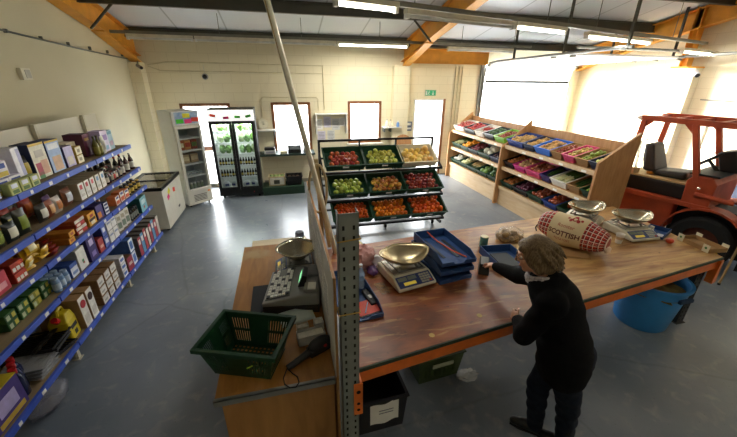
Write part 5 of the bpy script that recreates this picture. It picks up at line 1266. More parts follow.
# bottle, notebook, pen
t = thing('water_bottle', 'clear plastic water bottle standing in the tray by the grey upright', 'bottle', (.57, 2.5, BZ+.01))
MB().lathe([(.03, 0), (.035, .01), (.033, .06), (.035, .1), (.034, .15), (.014, .2), (.013, .22)], n=16).build('body', film('clear_bottle', (.75, .85, .95), .45, .1), t)
MB().lathe([(.016, .212), (.016, .235), (0, .236)], n=12).build('cap', cm('#dfe6ef', .35), t); MB().lathe([(.0355, .085), (.0355, .135)], n=16).build('paper_label', film('pale_label', (.6, .75, .9), .75), t)
t = thing('notebook', 'red notebook lying at the front of the tray by the grey upright', 'notebook', (.55, 2.17, BZ+.01), R(12))
MB().bb(-.09, .09, -.07, .1, 0, .012).build('pages', PAPER, t); MB().bb(-.092, .092, -.072, .102, .012, .015).build('cover', mat('red_cover', '#d0402a', .5), t)
t = tag(MB().cyl((-.02, -.06, .004), (.03, .07, .004), .0045, n=8).build('pen', cm('#7fb2d9', .3), loc=(.54, 2.17, BZ+.026)), 'light blue pen lying on the red notebook', 'pen')
tag(MB().bb(-.05, .05, -.07, .07, 0, .015).build('order_pad', mat('orange_pad', '#d8832c', .6), loc=(.42, 2.13, BZ+.01), rot=(0, 0, R(-8))), 'orange pad beside the red notebook', 'pad')
t = thing('cash_wallet', 'black wallet with a silver clasp lying in the tray by the grey upright', 'wallet', (.60, 2.32, BZ+.01), R(10))
MB().bb(-.03, .03, -.12, .1, 0, .03).build('body', BLACK, t, bevel=.008); MB().bb(-.012, .012, -.05, 0, .03, .036).build('clasp', STEEL, t)
t = thing('plastic_bag', 'pink and clear plastic bag of shopping at the back left of the bench', 'bag', bench(.66, 2.88)); t.scale = (1.15, 1.15, 1.2)
def crump(p): return p*(1+.16*math.sin(p.x*9+p.z*6)*math.cos(p.y*8))
MB().ball((0, 0, .09), (.13, .12, .1), 22, 14, f=crump, jit=.05).build('bag', film('pink_film', (.85, .62, .6), .75), t); MB().ball((.12, -.05, .07), (.06, .05, .04), 12, 8, f=crump, jit=.08).build('knot', film('white_film', (.9, .9, .92), .6), t)
t = thing('melon', 'yellow-green melon behind the pink plastic bag', 'melon', bench(.62, 3.12))
MB().ball((0, 0, .09), (.12, .1, .09), 18, 12).build('fruit', mat('melon_skin', '#9aa03c', .5, 0, .4, 6, color2='#d2b23c'), t); MB().cyl((.1, 0, .11), (.135, 0, .12), .008, n=6).build('stem', mat('dry_stem', '#6e5a34', .8), t)
t = thing('carrier_bag', 'purple carrier bag folded beside the pink plastic bag', 'bag', bench(.735, 2.72)); MB().ball((0, 0, .035), (.05, .09, .035), 14, 8, f=crump, jit=.06).build('bag', mat('purple_film', '#5a3a72', .35), t)
tag(MB().bb(-.045, .045, -.09, .09, 0, .003).build('plastic_card', film('scuffed_card', (.75, .6, .45), .55), loc=bench(.76, 2.45, .0005), rot=(0, 0, R(10))), 'clear scuffed plastic card lying between the tray and the scale', 'card')
# tape, lemon, tin
t = thing('tape_roll', 'roll of brown tape standing behind the blue tray stack', 'tape', bench(1.76, 3.38))
MB().lathe([(.035, 0), (.06, 0), (.06, .05), (.035, .05), (.035, 0)], n=22).build('tape', mat('tan_tape', '#b59a70', .35), t); MB().lathe([(.031, .0), (.035, .0), (.035, .051), (.031, .051)], n=22).build('core', CARD, t)
tag(MB().ball((0, 0, 0), (.05, .048, .048), 16, 10).build('lemon', mat('lemon_skin', '#e8b82a', .45, 0, .06, 8, .3, 120), loc=bench(1.43, 3.25, .047)), 'round yellow lemon between the brassy scale and the blue trays', 'lemon')
t = thing('drink_tin', 'teal and cream tin standing behind the single blue tray', 'tin', bench(2.12, 2.98))
MB().lathe([(.042, 0), (.045, .006), (.045, .12), (.042, .125)], n=20).build('body', mat('teal_tin', '#4f8076', .4, .1, .2, 20), t); MB().lathe([(.043, .124), (.043, .13), (0, .13)], n=20).build('lid', mat('cream_lid', '#d9cf9e', .4), t)
# card machine held upright
t = thing('card_machine', 'black card machine with a silver edge under the outstretched hand', 'card machine', (1.808, 2.472, BZ), R(-30))
MB().hexa([(-.05, -.05, 0), (.05, -.05, 0), (.05, .09, 0), (-.05, .09, 0)], [(-.045, -.01, .1), (.045, -.01, .1), (.045, .09, .14), (-.045, .09, .14)]).build('body', BLACK, t, bevel=.008)
MB().hexa([(-.035, -.012, .1), (.035, -.012, .1), (.035, .075, .138), (-.035, .075, .138)], [(-.035, -.012, .103), (.035, -.012, .103), (.035, .075, .141), (-.035, .075, .141)]).build('keypad', mat('silver_keys', '#a9adb0', .35, .4), t)
MB().bb(-.03, .03, -.03, -.026, .03, .06).build('display', LCDB, t, rot=(R(-10), 0, 0))
# bag of potatoes and brown paper
t = thing('potato_bag', 'clear bag of small brown potatoes behind the single blue tray', 'bag', bench(2.52, 3.07))
MB().ball((0, 0, .075), (.17, .12, .085), 20, 12, f=crump, jit=.04).build('clear_bag', film('clear_bag', (.92, .9, .85), .22), t)
pm = MB().ball((0, 0, 0), (.046, .038, .036), 12, 8, f=bumpy).mesh('small_potato', mat('bag_potato', '#9a7848', .7, 0, .2, 10, rnd=.2))
for k in range(13):
    o = bpy.data.objects.new('small_potato', pm); COL.objects.link(o)
    o.location = bench(2.42+.07*(k % 4)+random.uniform(-.012, .012), 3.01+.06*((k//4) % 3), .036+.06*(k//12) + (.045 if k in (5, 6, 9) else 0)); o.rotation_euler = (0, 0, random.uniform(0, 6))
    tag(o, 'small brown potato inside the clear bag on the bench', 'potato', 'potatoes in the clear bag')
KR = mat('kraft_paper', '#a9804e', .85, 0, .08, 5)
def sheet(name, label, cat, pts, m_, z=.002):
    t = thing(name, label, cat, bench(*pts[0], z))
    a, b, c_, d = [Vector((p[0]-pts[0][0], p[1]-pts[0][1], 0)) for p in pts]
    MB().grid(lambda u, v: tuple((a*(1-u)+b*u)*(1-v)+(d*(1-u)+c_*u)*v+Vector((0, 0, .006*math.sin(u*7+v*3)**2))), 10, 8).build('paper', m_, t, solid=.001)
    return t
sheet('paper_bag', 'flat brown paper bag lying in front of the tartan sack', 'paper bag', [(2.68, 2.64), (3.08, 2.44), (3.22, 2.62), (2.98, 2.90)], KR)
sheet('brown_paper', 'pale brown paper lying between the potato bag and the woman', 'paper', [(2.40, 2.70), (2.62, 2.6), (2.72, 2.84), (2.5, 2.94)], mat('pale_kraft', '#c9a878', .85))
# tartan sack of potatoes
def tartan():
    m = bpy.data.materials.new('red_tartan_net'); m.use_nodes = True
    nt = m.node_tree; N = nt.nodes; L = nt.links; b = N['Principled BSDF']; b.inputs['Roughness'].default_value = .6
    uvn = N.new('ShaderNodeTexCoord'); sp = N.new('ShaderNodeSeparateXYZ'); L.new(uvn.outputs['UV'], sp.inputs[0])
    def lines(sock, freq, w, off=0):
        a = N.new('ShaderNodeMath'); a.operation = 'MULTIPLY_ADD'; a.inputs[1].default_value = freq; a.inputs[2].default_value = off; L.new(sp.outputs[sock], a.inputs[0])
        f = N.new('ShaderNodeMath'); f.operation = 'FRACT'; L.new(a.outputs[0], f.inputs[0])
        c_ = N.new('ShaderNodeMath'); c_.operation = 'LESS_THAN'; c_.inputs[1].default_value = w; L.new(f.outputs[0], c_.inputs[0]); return c_.outputs[0]
    def mix(a, bcol, fac):
        x = N.new('ShaderNodeMix'); x.data_type = 'RGBA'; L.new(fac, x.inputs['Factor'])
        if isinstance(a, tuple): x.inputs['A'].default_value = a
        else: L.new(a, x.inputs['A'])
        x.inputs['B'].default_value = bcol; return x.outputs['Result']
    red = lin('#b8301e'); dk = lin('#7a1614'); wh = lin('#e9d3c4')
    c1 = mix(red, dk, lines('X', 16, .4, .3)); c1 = mix(c1, dk, lines('Y', 14, .4, .3))
    c1 = mix(c1, wh, lines('X', 16, .13)); c1 = mix(c1, wh, lines('Y', 14, .13))
    L.new(c1, b.inputs['Base Color'])
    return m
TART = tartan()
A, B = Vector((2.98, 3.14, 0)), Vector((3.28, 2.44, 0))
ax = (B-A); SL = ax.length; ax.normalize(); ang = math.atan2(ax.y, ax.x)
t = thing('potato_sack', 'plump tartan sack of potatoes with a cream printed band', 'sack', (A.x, A.y, BZ), ang)
def sackpt(u, v, k=0.0):
    """u round, v along"""
    r = .175*(min(1, (math.sin(PI*min(1, max(0, v)))+.0)**.30) if 0 < v < 1 else 0)*(1+.05*math.sin(v*13+6.283*u)+.03*math.cos(6.283*u*3))*(1.12-.16*v)
    a = 2*PI*u+PI/2
    z = .165+.05*max(0, .35-v)+r*math.sin(a)*.98
    return (v*SL+.0, (r+k)*math.cos(a)*1.05, max(.004, z+k*math.sin(a)))
o = MB().grid(sackpt, 40, 36, cu=True).build('net_sack', TART, t)
uv = o.data.uv_layers.new(name='UVMap')
for p in o.data.polygons:
    for li in p.loop_indices:
        co_ = o.data.vertices[o.data.loops[li].vertex_index].co
        uv.data[li].uv = (co_.x*1.35, math.atan2(co_.z-.16, co_.y)/(2*PI)*1.35)
lab = MB().grid(lambda u, v: sackpt(u*.62-.22, .23+.47*v, .004), 30, 16).build('paper_band', mat('cream_sack_paper', '#d8c49a', .8, 0, .05, 4), t)
RINK = mat('red_ink', '#a3231f', .7); DINK = mat('dark_red_ink', '#5a1a18', .7)
# lettering wrapped on the band, facing the bench front
def wraptext(body, size, m_, v0, u0, name='lettering', bold=0):
    cu = bpy.data.curves.new(name, 'FONT'); cu.body = body; cu.size = size; cu.align_x = 'CENTER'; cu.align_y = 'CENTER'; cu.resolution_u = 2; cu.offset = bold; cu.fill_mode = 'FRONT'
    tt = bpy.data.objects.new(name, cu); COL.objects.link(tt); bpy.context.view_layer.update()
    me = bpy.data.meshes.new_from_object(tt.evaluated_get(bpy.context.evaluated_depsgraph_get())); bpy.data.objects.remove(tt)
    bm = bmesh.new(); bm.from_mesh(me); bmesh.ops.subdivide_edges(bm, edges=bm.edges, cuts=1); 
    for v in bm.verts:
        vv = v0+v.co.x/SL; uu = u0+v.co.y/(2*PI*.17)*sgn
        v.co = Vector(sackpt(uu, vv, .0065))
    bm.to_mesh(me); bm.free(); me.materials.clear(); me.materials.append(m_)
    ob = bpy.data.objects.new(name, me); COL.objects.link(ob); ob.parent = lab
# side of the sack that looks at the camera: local -y
sgn = -1.0
wraptext('Rooster', .055, RINK, .465, .155)
wraptext('SCOTTISH', .072, DINK, .465, .235, bold=.002)
wraptext('POTATOES', .034, RINK, .465, .29)
m = MB()
for (du, dv, r_) in ((0, 0, .03), (.022, -.05, .018), (.02, .05, .018), (-.03, .0, .018), (.0, .09, .014), (.0, -.09, .012)):
    n_ = 10; c0 = [sackpt(.055+du+r_*math.sin(2*PI*k/n_)/.9, .53+dv+r_*math.cos(2*PI*k/n_)/SL, .0065) for k in range(n_)]
    m.add(c0, [tuple(range(n_))])
m.build('printed_mark', RINK, lab)
MB().ball((SL-.01, 0, .09), (.035, .045, .04), 12, 8, jit=.1).build('tied_end', TART, t)
MB().tube([(-.02, 0, .12), (-.05, .03, .06), (-.04, .05, .01)], .008, 6).build('black_strap', BLACK, t)
# clear bag, paper cup, small blue tray, tomato
t = thing('plastic_bag', 'crumpled clear plastic bag between the tartan sack and the paper cup', 'bag', bench(3.52, 2.98)); MB().ball((0, 0, .06), (.15, .1, .07), 22, 14, f=crump, jit=.09).build('bag', film('white_crumple', (.92, .92, .94), .5, .2), t)
t = thing('paper_cup', 'white paper cup standing in front of the right-hand scale', 'cup', bench(3.74, 2.70))
MB().lathe([(.03, 0), (.032, .004), (.044, .115), (.046, .118), (.042, .116), (.03, .01), (0, .008)], n=22).build('cup', PAPER, t); MB().lathe([(.037, .05), (.042, .085)], n=22).build('sleeve', mat('pale_brown_band', '#c9b090', .8), t)
MB()
tray((4.30, 2.74, BZ+.002), R(-68), 'small blue tray at the right end of the bench', w=.22, d=.3, h=.06)
tag(MB().bb(-.015, .015, -.02, .02, 0, .07).build('glue_stick', cm('#e9e4cf'), loc=(4.44, 2.86, BZ+.01), bevel=.004), 'small cream tube standing in the small blue tray', 'tube')
tag(MB().bb(-.05, .05, -.03, .03, 0, .012).build('label_pad', PAPER, loc=(4.40, 2.72, BZ+.01), rot=(0, 0, R(25))), 'white label pad lying in the small blue tray', 'pad')
tag(MB().ball((0, 0, 0), (.042, .042, .036), 16, 10, f=apple_f).build('tomato', mat('bench_tomato', '#c8451e', .3), loc=bench(4.32, 2.55, .034)), 'orange-red tomato alone in front of the small blue tray', 'tomato')
t = thing('plastic_bag', 'clear plastic bag hanging off the right-hand scale', 'bag', bench(4.36, 3.02)); MB().ball((0, 0, .1), (.08, .06, .1), 16, 10, f=crump, jit=.09).build('bag', film('white_crumple', (.92, .92, .94), .5, .2), t)
tag(MB().ball((0, 0, 0), (.07, .05, .06), 16, 10, f=crump, jit=.08).build('yellow_cloth', mat('yellow_cloth', '#b8a02c', .85), loc=(4.66, 2.30, BZ-.09)), 'yellow cloth tucked at the right corner of the bench', 'cloth')
# low cardboard produce tray on the right-hand edge of the bench
t = thing('cardboard_tray', 'low brown cardboard tray with white corner tabs on the right bench edge', 'tray', (4.63, 2.42, BZ+.001), R(-8))
MB().bb(-.12, .12, -.18, -.174, 0, .05).bb(-.12, .12, .174, .18, 0, .05).bb(-.12, -.114, -.174, .174, 0, .05).bb(.114, .12, -.174, .174, 0, .05).bb(-.114, .114, -.174, .174, 0, .004).build('walls', CARD, t)
for y in (-1, 1):
    for x in (-1, 1):
        c = MB().bb(min(x*.122, x*.116), max(x*.122, x*.116), min(y*.18, y*.11), max(y*.18, y*.11), 0, .085).build('corner_tab', mat('tab_white', '#d8d2b4', .7), t)
        MB().cyl((x*.1225, y*.145, .05), (x*.1235, y*.145, .05), .014, n=10).build('printed_dot', mat('green_print', '#4a7a3c', .7), c)
t = thing('wooden_pole', 'thin pale wooden pole leaning on the forklift mast', 'pole', (5.93, 2.72, 0))
MB().cyl((0, 0, 0), (.17, .03, 1.75), .014, n=10).build('handle', wood('broom_handle', '#a88a5a', '#c4a878', 4, .5, (8, 8, 1)), t); MB().cyl((0, 0, 0), (.003, .0005, .03), .018, n=10).build('rubber_tip', DARK, t)
# under the bench
t = crate('storage_crate', .38, .44, .35, mat('black_crate', '#18191b', .45), (.585, 1.80, 0), (0, 0, R(2)), 'black storage crate with a paper note, under the bench by the upright', card=False, flare=.02, slots=False)
MB().grid(lambda u, v: (-.11+.24*u, -.036-.006*math.sin(u*5)-.01*(1-v), .15+.2*v+.008*math.sin(u*9)), 8, 6).build('paper_note', PAPER, t)
m = MB()
for q in range(2): m.box((.02, -.05, .29-.03*q), (.12, .0015, .006))
m.build('handwritten_line', mat('blue_ink', '#5a5a72', .7), t)
MB().box((.0, .45, .2), (.05, .004, .05)).build('label_square', CARD, t)
t = crate('storage_crate', .42, .4, .3, mat('olive_green_crate', '#3a4a22', .5, 0, .25, 10), (1.27, 2.16, 0), (0, 0, R(5)), 'olive green crate under the middle of the bench', card=False, flare=.03)
MB().bb(-.1, .12, -.045, -.035, .2, .24).build('pale_handle', mat('pale_handle', '#b8b8a4', .5), t)
t = tag(MB().ball((0, 0, .02), (.11, .07, .03), 20, 10, f=crump, jit=.15).build('plastic_scrap', film('floor_film', (.9, .9, .9), .45, .2), loc=(1.56, 2.12, 0)), 'scrap of clear plastic film lying on the floor under the bench', 'plastic')
t = thing('blue_bucket', 'large blue plastic bin of vegetable waste under the bench', 'bin', (4.06, 2.40, 0))
MB().lathe([(0, .0), (.25, 0), (.265, .02), (.335, .58), (.355, .585), (.355, .61), (.325, .61), (.255, .03), (0, .03)], n=40).build('bin_body', mat('bright_blue_bin', '#3a90d8', .4, 0, .05), t)
MB().bb(-.09, .09, -.375, -.345, .5, .54).build('handle', mat('dark_bin_handle', '#1c3a5c', .5), t)
w_ = MB().ball((0, 0, .48), (.305, .305, .06), 26, 10, f=crump, jit=.08).build('vegetable_waste', mat('vegetable_waste', '#6a4a2a', .85, 0, .6, 9, color2='#8a7a3a'), t)
# pole and sticks at the back-left corner of the bench
t = thing('leaning_pole', 'tall pale pole leaning from the bench corner up to the roof', 'pole', (.45, 3.22, BZ))
MB().cyl((0, 0, 0), (-.80, -.02, 3.86), .027, n=12).build('tube', mat('pale_tube', '#e2decc', .4, .2), t); MB().cyl((-.0155, 0, .0), (-.76, -.045, 3.6), .008, n=6).build('cable', mat('tan_cable', '#b09a6a', .6), t)
for k, (x, dx) in enumerate(((.40, -.10), (.34, -.03))):
    t = tag(MB().hexa([(x-.018, 3.35+.05*k, BZ-.0), (x+.018, 3.35+.05*k, BZ), (x+.018, 3.39+.05*k, BZ), (x-.018, 3.39+.05*k, BZ)], [(x+dx-.018, 3.35+.05*k, 1.95-.1*k), (x+dx+.018, 3.35+.05*k, 1.95-.1*k), (x+dx+.018, 3.39+.05*k, 1.95-.1*k), (x+dx-.018, 3.39+.05*k, 1.95-.1*k)]).build('wooden_stick', wood('tan_stick', '#9a8258', '#b8a070', 4, .6, (8, 8, 1))), ('longer', 'shorter')[k]+' wooden stick standing behind the partition panel', 'stick')
t = tag(MB().tube([(.30+.09*math.cos(a), 3.28, 1.66+.26*math.sin(a)) for a in [2*PI*k/16 for k in range(16)]], .013, 8, closed=True).build('hose_loop', mat('tan_hose', '#a8946a', .6)), 'tan hose loop hung on the pole above the partition', 'hose')
# ------------------------------------------------------------------ checkout counter
CTOP = wood('counter_top', '#8f5f28', '#b07a38', 2.5, .42, (7, 1.2, 1), .06, worn=('#a98a58', 2.4, .62))
CFR = wood('counter_front', '#9a6c3a', '#b5854c', 2.5, .5, (5, 5, 1), .05)
CZ = .9
t = thing('checkout_counter', 'wooden checkout counter with a metal front edge', 'counter', (-.54, 1.6, 0))
MB().bb(0, .735, .0, 2.05, CZ-.025, CZ).build('worktop', CTOP, t)
MB().bb(.03, .73, .03, .05, 0, CZ-.025).build('front_panel', CFR, t); MB().bb(.03, .05, .05, 2.03, 0, CZ-.025).build('side_panel', CFR, t); MB().bb(.05, .73, 2.01, 2.03, 0, CZ-.025).build('back_panel', CFR, t)
MB().bb(-.004, .735, -.008, .0, CZ-.04, CZ+.002).bb(-.004, .735, -.008, .02, CZ, CZ+.002).build('metal_edge', mat('zinc_edge', '#9a9c98', .4, .6), t)
t = thing('low_table', 'pale low table standing at the far end of the checkout counter', 'table', (-.49, 3.68, 0))
MB().bb(0, .67, 0, .36, .76, .785).build('tabletop', wood('pale_table', '#c8b68e', '#d8c8a4', 3, .5, (1, 6, 1)), t)
for x in (.04, .63):
    for y in (.04, .32): MB().bb(x-.02, x+.02, y-.02, y+.02, 0, .76).build('leg', mat('pale_leg', '#b8a888', .6), t)
# partition panel
t = thing('partition_panel', 'upright white-faced board between counter and bench', 'partition', (.2, 1.6, 0))
MB().bb(0.004, .02, 0, 2.0, 0, 1.66).build('board', wood('panel_edge', '#a9743c', '#c08e50', 3, .5, (6, 1, 6)), t); MB().bb(0, .004, .004, 1.996, CZ+.003, 1.655).build('white_face', mat('white_face', '#d9d8d2', .6, 0, .05, 3), t)
for k, (y, z, w, h) in enumerate(((1.95, 1.3, .21, .3), (2.3, 1.36, .3, .42), (2.72, 1.3, .21, .3), (3.05, 1.35, .25, .35), (3.4, 1.3, .2, .28))):  # paper sheets stuck on the white face
    q = thing('notice_sheet', '%s white paper stuck on the partition panel' % ('nearest', 'large second', 'middle', 'fourth', 'farthest')[k], 'notice', (.198, y, z), 0, 'papers on the partition panel')
    MB().box((0, 0, 0), (.002, w, h)).build('sheet', PAPER, q)
    m = MB()
    for j in range(7): m.box((-.0015, .01*(j % 2), h*.38-j*h*.12), (.001, w*.75, h*.03))
    m.build('printed_lines', mat('grey_print', '#8a8a90', .8), q)
# shopping basket
BA = R(-21)
t = thing('shopping_basket', 'dark green plastic shopping basket at the front of the counter', 'basket', (-.345, 1.885, CZ), BA)
bw, bd, bh = (.50, .36), (.38, .27), .24   # top / bottom widths and depths: (w, d)
def bp_(sx, sy, f): return Vector((sx*(bd[0]+(bw[0]-bd[0])*f)/2, sy*(bd[1]+(bw[1]-bd[1])*f)/2, .004+bh*f))
cs = [(-1, -1), (1, -1), (1, 1), (-1, 1)]
m = MB()
def wallq(a, b, u0, u1, f0, f1, th=.004):
    def pt(u, f): return bp_(a[0], a[1], f)*(1-u)+bp_(b[0], b[1], f)*u
    q = [pt(u0, f0), pt(u1, f0), pt(u1, f1), pt(u0, f1)]
    n_ = (q[1]-q[0]).cross(q[3]-q[0]).normalized()*th
    m.add(q+[p-n_ for p in q], [(0, 1, 2, 3), (7, 6, 5, 4), (0, 4, 5, 1), (1, 5, 6, 2), (2, 6, 7, 3), (3, 7, 4, 0)])
for k in range(4):
    a, b = cs[k], cs[(k+1) % 4]
    wallq(a, b, 0, 1, 0, .14); wallq(a, b, 0, 1, .86, 1); wallq(a, b, 0, .06, .14, .86); wallq(a, b, .94, 1, .14, .86); wallq(a, b, .34, .66, .14, .86)
    wallq(a, b, .06, .34, .46, .54); wallq(a, b, .66, .94, .46, .54)
    for s0 in (.06, .66):
        for j in range(7): wallq(a, b, s0+.04*j+.013, s0+.04*j+.036, .14, .86)
m.build('walls', DGREEN, t)
m = MB()
for j in range(13): m.bb(-bd[0]/2+.031*j, -bd[0]/2+.018+.031*j-.004, -bd[1]/2, bd[1]/2, 0, .004)
for j in range(9): m.bb(-bd[0]/2, bd[0]/2, -bd[1]/2+.032*j, -bd[1]/2+.032*j+.014, 0, .004)
m.build('base_grid', DGREEN, t)
rp_ = [bp_(*c, 1) for c in cs]
m = MB(); o_, i_ = .022, .002
for k in range(4):
    a, b = Vector(rp_[k]), Vector(rp_[(k+1) % 4])
    ca, cb = Vector((cs[k][0], cs[k][1], 0)), Vector((cs[(k+1) % 4][0], cs[(k+1) % 4][1], 0))
    ring = lambda p, c_: [p-c_*i_, p+c_*o_, p+c_*o_-Vector((0, 0, .028)), p-c_*i_-Vector((0, 0, .028))]
    A_, B_ = ring(a, ca), ring(b, cb)
    m.add([v+Vector((0, 0, .006)) for v in A_+B_], [(0, 1, 5, 4), (1, 2, 6, 5), (2, 3, 7, 6), (3, 0, 4, 7)])
m.build('rim', DGREEN, t)
m = MB(); m.box((.08, -.163, .12), (.05, .003, .008), ry=R(-35)); m.build('yellow_mark', mat('lime_mark', '#a8c83c', .5), t)
# till
t = thing('cash_register', 'grey cash register with a lit green display on the counter', 'cash register', (-.02, 2.56, CZ), R(-9)); t.scale = (1.08, 1.08, 1.08)
RG = mat('register_grey', '#8f8f8b', .45, 0, .05); RD = mat('register_dark', '#232426', .5)
MB().bb(-.21, .21, -.22, .24, 0, .07).build('drawer_base', RD, t, bevel=.006)
MB().prism([(-.215, .07), (-.215, .1), (.06, .16), (.215, .17), (.215, .07)], 'y', -.22, .24).build('body', RG, t, bevel=.012)
sl = math.atan2(.06, .275)
kp = MB().box((0, 0, 0), (.19, .4, .006)).build('keypad', mat('keypad_base', '#6f706c', .5), t, loc=(-.10, .01, .131), rot=(0, -sl, 0))
for i in range(6):
    for j in range(11):
        if i in (2, 3) and j > 7: continue
        MB().box((0, 0, 0), (.022, .026, .01)).build('key', mat('pale_key', '#d8d6cc', .5) if (i*3+j) % 5 else mat('dark_key', '#3d3f44', .5), kp, loc=(-.075+.03*i, -.175+.035*j, .007))
dsp = MB().prism([(-.03, 0), (.03, 0), (.045, .09), (.01, .1)], 'y', -.07, .07).build('display_housing', RD, t, loc=(.075, -.03, .16))
MB().box((0, 0, 0), (.003, .11, .055)).build('display', emis('green_lcd', '#8fe0a0', .9), dsp, loc=(-.013, 0, .055), rot=(0, R(22), 0))
MB().bb(.1, .2, -.2, -.06, .165, .2).build('printer_cover', RG, t, bevel=.012); MB().bb(.13, .19, -.2, -.11, .2, .207).build('receipt_paper', PAPER, t)
MB().bb(.1, .2, .03, .2, .168, .185).build('rear_cover', mat('register_mid', '#77787a', .5), t, bevel=.01)
tag(MB().bb(-.19, .13, -.2, .2, 0, .006).build('rubber_mat', mat('black_mat', '#17181b', .75), loc=(-.20, 2.60, CZ)), 'black rubber mat under the left side of the cash register', 'mat')
t = thing('order_sheet', 'pale sheet of paper propped against the front of the cash register', 'paper', (-.02, 2.25, CZ+.004), R(14)); MB().grid(lambda u, v: (-.13+.27*u, -.06+.13*v, .045*v+.003*math.sin(u*6)), 8, 5).build('paper', mat('pale_teal_paper', '#c9d6d0', .75), t, solid=.001)
# counter scale
t = digital_scale((-.01, 3.04, CZ), R(-90), 'counter scale with a deep steel pan behind the cash register', PANS, body_m=mat('scale_grey', '#7c7d78', .45), pan_a=.19, pan_b=.19, kw=.3, kd=.36, pz=.15, prot=R(45), pdep=.12, pexp=2.7)
t = thing('drinks_can', 'blue and white patterned tin at the far end of the counter', 'tin', (.085, 3.5, CZ)); t.scale = (1.15, 1.15, 1.35); MB().lathe([(.04, 0), (.043, .006), (.043, .14), (.04, .146)], n=20).build('body', mat('blue_pattern_tin', '#2a4f9a', .35, .1, .5, 30, color2='#dfe4ee'), t); MB().lathe([(.041, .145), (.041, .15), (0, .15)], n=20).build('lid', mat('dark_lid', '#2a3348', .4), t)
t = thing('pen_pot', 'dark pot of pens beside the counter scale', 'pot', (.14, 3.36, CZ)); MB().lathe([(.03, 0), (.033, .09), (.03, .09), (.027, .01), (0, .01)], n=16).build('pot', RD, t)
for k in range(3): MB().cyl((.008*k-.008, 0, .02), (.02*k-.02, .015*k-.01, .15), .004, n=6).build('pen', cm(['#2c3f8a', '#a82c2c', '#d8c890'][k]), t)
# card boxes and label gun
for k, (x, y, w, d, h, c, lab) in enumerate(((.075, 1.99, .2, .09, .075, '#d3d0c4', 'open white card box behind the label gun'), (.02, 2.11, .09, .06, .05, '#cfc7ae', 'small cream box between the white card box and the register'), (.145, 2.12, .07, .07, .06, '#dcd8cc', 'narrow white box beside the partition panel'))):
    q = thing('card_box', lab, 'box', (x, y, CZ), R(8)); MB().bb(-w/2, w/2, -d/2, -d/2+.004, 0, h).bb(-w/2, w/2, d/2-.004, d/2, 0, h).bb(-w/2, -w/2+.004, -d/2, d/2, 0, h).bb(w/2-.004, w/2, -d/2, d/2, 0, h).bb(-w/2, w/2, -d/2, d/2, 0, .004).build('walls', cm(c), q)
    MB().bb(-w/2+.008, w/2-.008, -d/2+.01, d/2-.01, .005, h*.8).build('contents', mat('paper_slips', '#e2decf', .8, 0, .1, 40), q)
t = thing('label_gun', 'black price label gun with a wrist loop on the counter', 'label gun', (.09, 1.84, CZ), R(25))
t.scale = (1.3, 1.3, 1.3)
MB().ball((.03, 0, .05), (.075, .035, .05), 18, 12).bb(-.04, .085, -.028, .028, .012, .05).build('body', RD, t, bevel=.004)
MB().tube([(-.02, 0, .04), (-.08, -.005, .03), (-.14, -.01, .022), (-.17, -.01, .02)], [.022, .018, .017, .015], 10).build('handle', RD, t)
MB().tube([(-.02, 0, .015), (-.07, 0, .009), (-.1, 0, .012)], .007, 6).build('trigger', BLACK, t)
MB().tube([(-.17, -.01, .02)]+[(-.185-.035*math.sin(a), -.03-.05*(1-math.cos(a)), .006) for a in [PI*k/8*2 for k in range(1, 8)]]+[(-.17, -.012, .02)], .003, 6).build('wrist_loop', BLACK, t)
MB().cyl((.045, -.036, .06), (.045, -.034, .06), .01, n=10).build('red_dot', mat('red_dot', '#c02a2a', .4), t)
# ------------------------------------------------------------------ woman leaning over the bench
def organic(name, mb, m_, parent, voxel, smooth=4, fac=.5, loc=(0, 0, 0), disp=None):
    """merge overlapping closed pieces into one continuous surface"""
    me = mb.mesh('tmp', m_)
    o = bpy.data.objects.new('tmp', me); COL.objects.link(o)
    r = o.modifiers.new('r', 'REMESH'); r.mode = 'VOXEL'; r.voxel_size = voxel; r.use_smooth_shade = True
    s = o.modifiers.new('s', 'SMOOTH'); s.iterations = smooth; s.factor = fac
    bpy.context.view_layer.update()
    m2 = bpy.data.meshes.new_from_object(o.evaluated_get(bpy.context.evaluated_depsgraph_get()))
    bpy.data.objects.remove(o)
    m2.name = name; m2.materials.clear(); m2.materials.append(m_)
    m2.polygons.foreach_set('use_smooth', [True]*len(m2.polygons))
    if disp:
        for v in m2.vertices: v.co = disp(v.co)
    ob = bpy.data.objects.new(name, m2); COL.objects.link(ob); ob.parent = parent; ob.location = loc
    return ob
def capsule(mb, a, b, ra, rb, n=16):
    a, b = Vector(a), Vector(b)
    mb.cyl(a, b, ra, rb, n); mb.ball(a, ra, n, 10); mb.ball(b, rb, n, 10)
def chain(mb, pts, rs, n=16):
    for i in range(len(pts)-1): capsule(mb, pts[i], pts[i+1], rs[i], rs[i+1], n)
def ellip(mb, c, M3, r, n=20, m=14, f=None):
    vs = []
    b = MB().ball((0, 0, 0), 1, n, m, f=f)
    mb.add([Vector(c)+M3 @ Vector((v[0]*r[0], v[1]*r[1], v[2]*r[2])) for v in b.v], b.f, 0, True)
SKIN = mat('skin', '#d9a385', .5, 0, .08, 14, .12, 160)
CARDI = mat('black_knit_cardigan', '#0d0d0f', .95, 0, .15, 30, .5, 220, spec=.15)
JEAN = mat('dark_denim', '#1b2230', .85, 0, .25, 26, .3, 300, spec=.2)
HAIR = mat('brown_grey_hair', '#54402a', .55, 0, .3, 6, .8, 26, stretch=(22, 22, 3), color2='#96805e', spec=.3)
SHOE = mat('black_shoe_leather', '#141415', .35)
P0 = Vector((1.86, 1.42, 0))
t = thing('woman', 'woman with short brown hair and glasses in a black cardigan, leaning over the bench', 'person', P0)
def L(x, y, z): return Vector((x, y, z))-P0
F = Vector((-.76, .65, 0)).normalized(); LT = Vector((-F.y, F.x, 0))   # facing, and her left
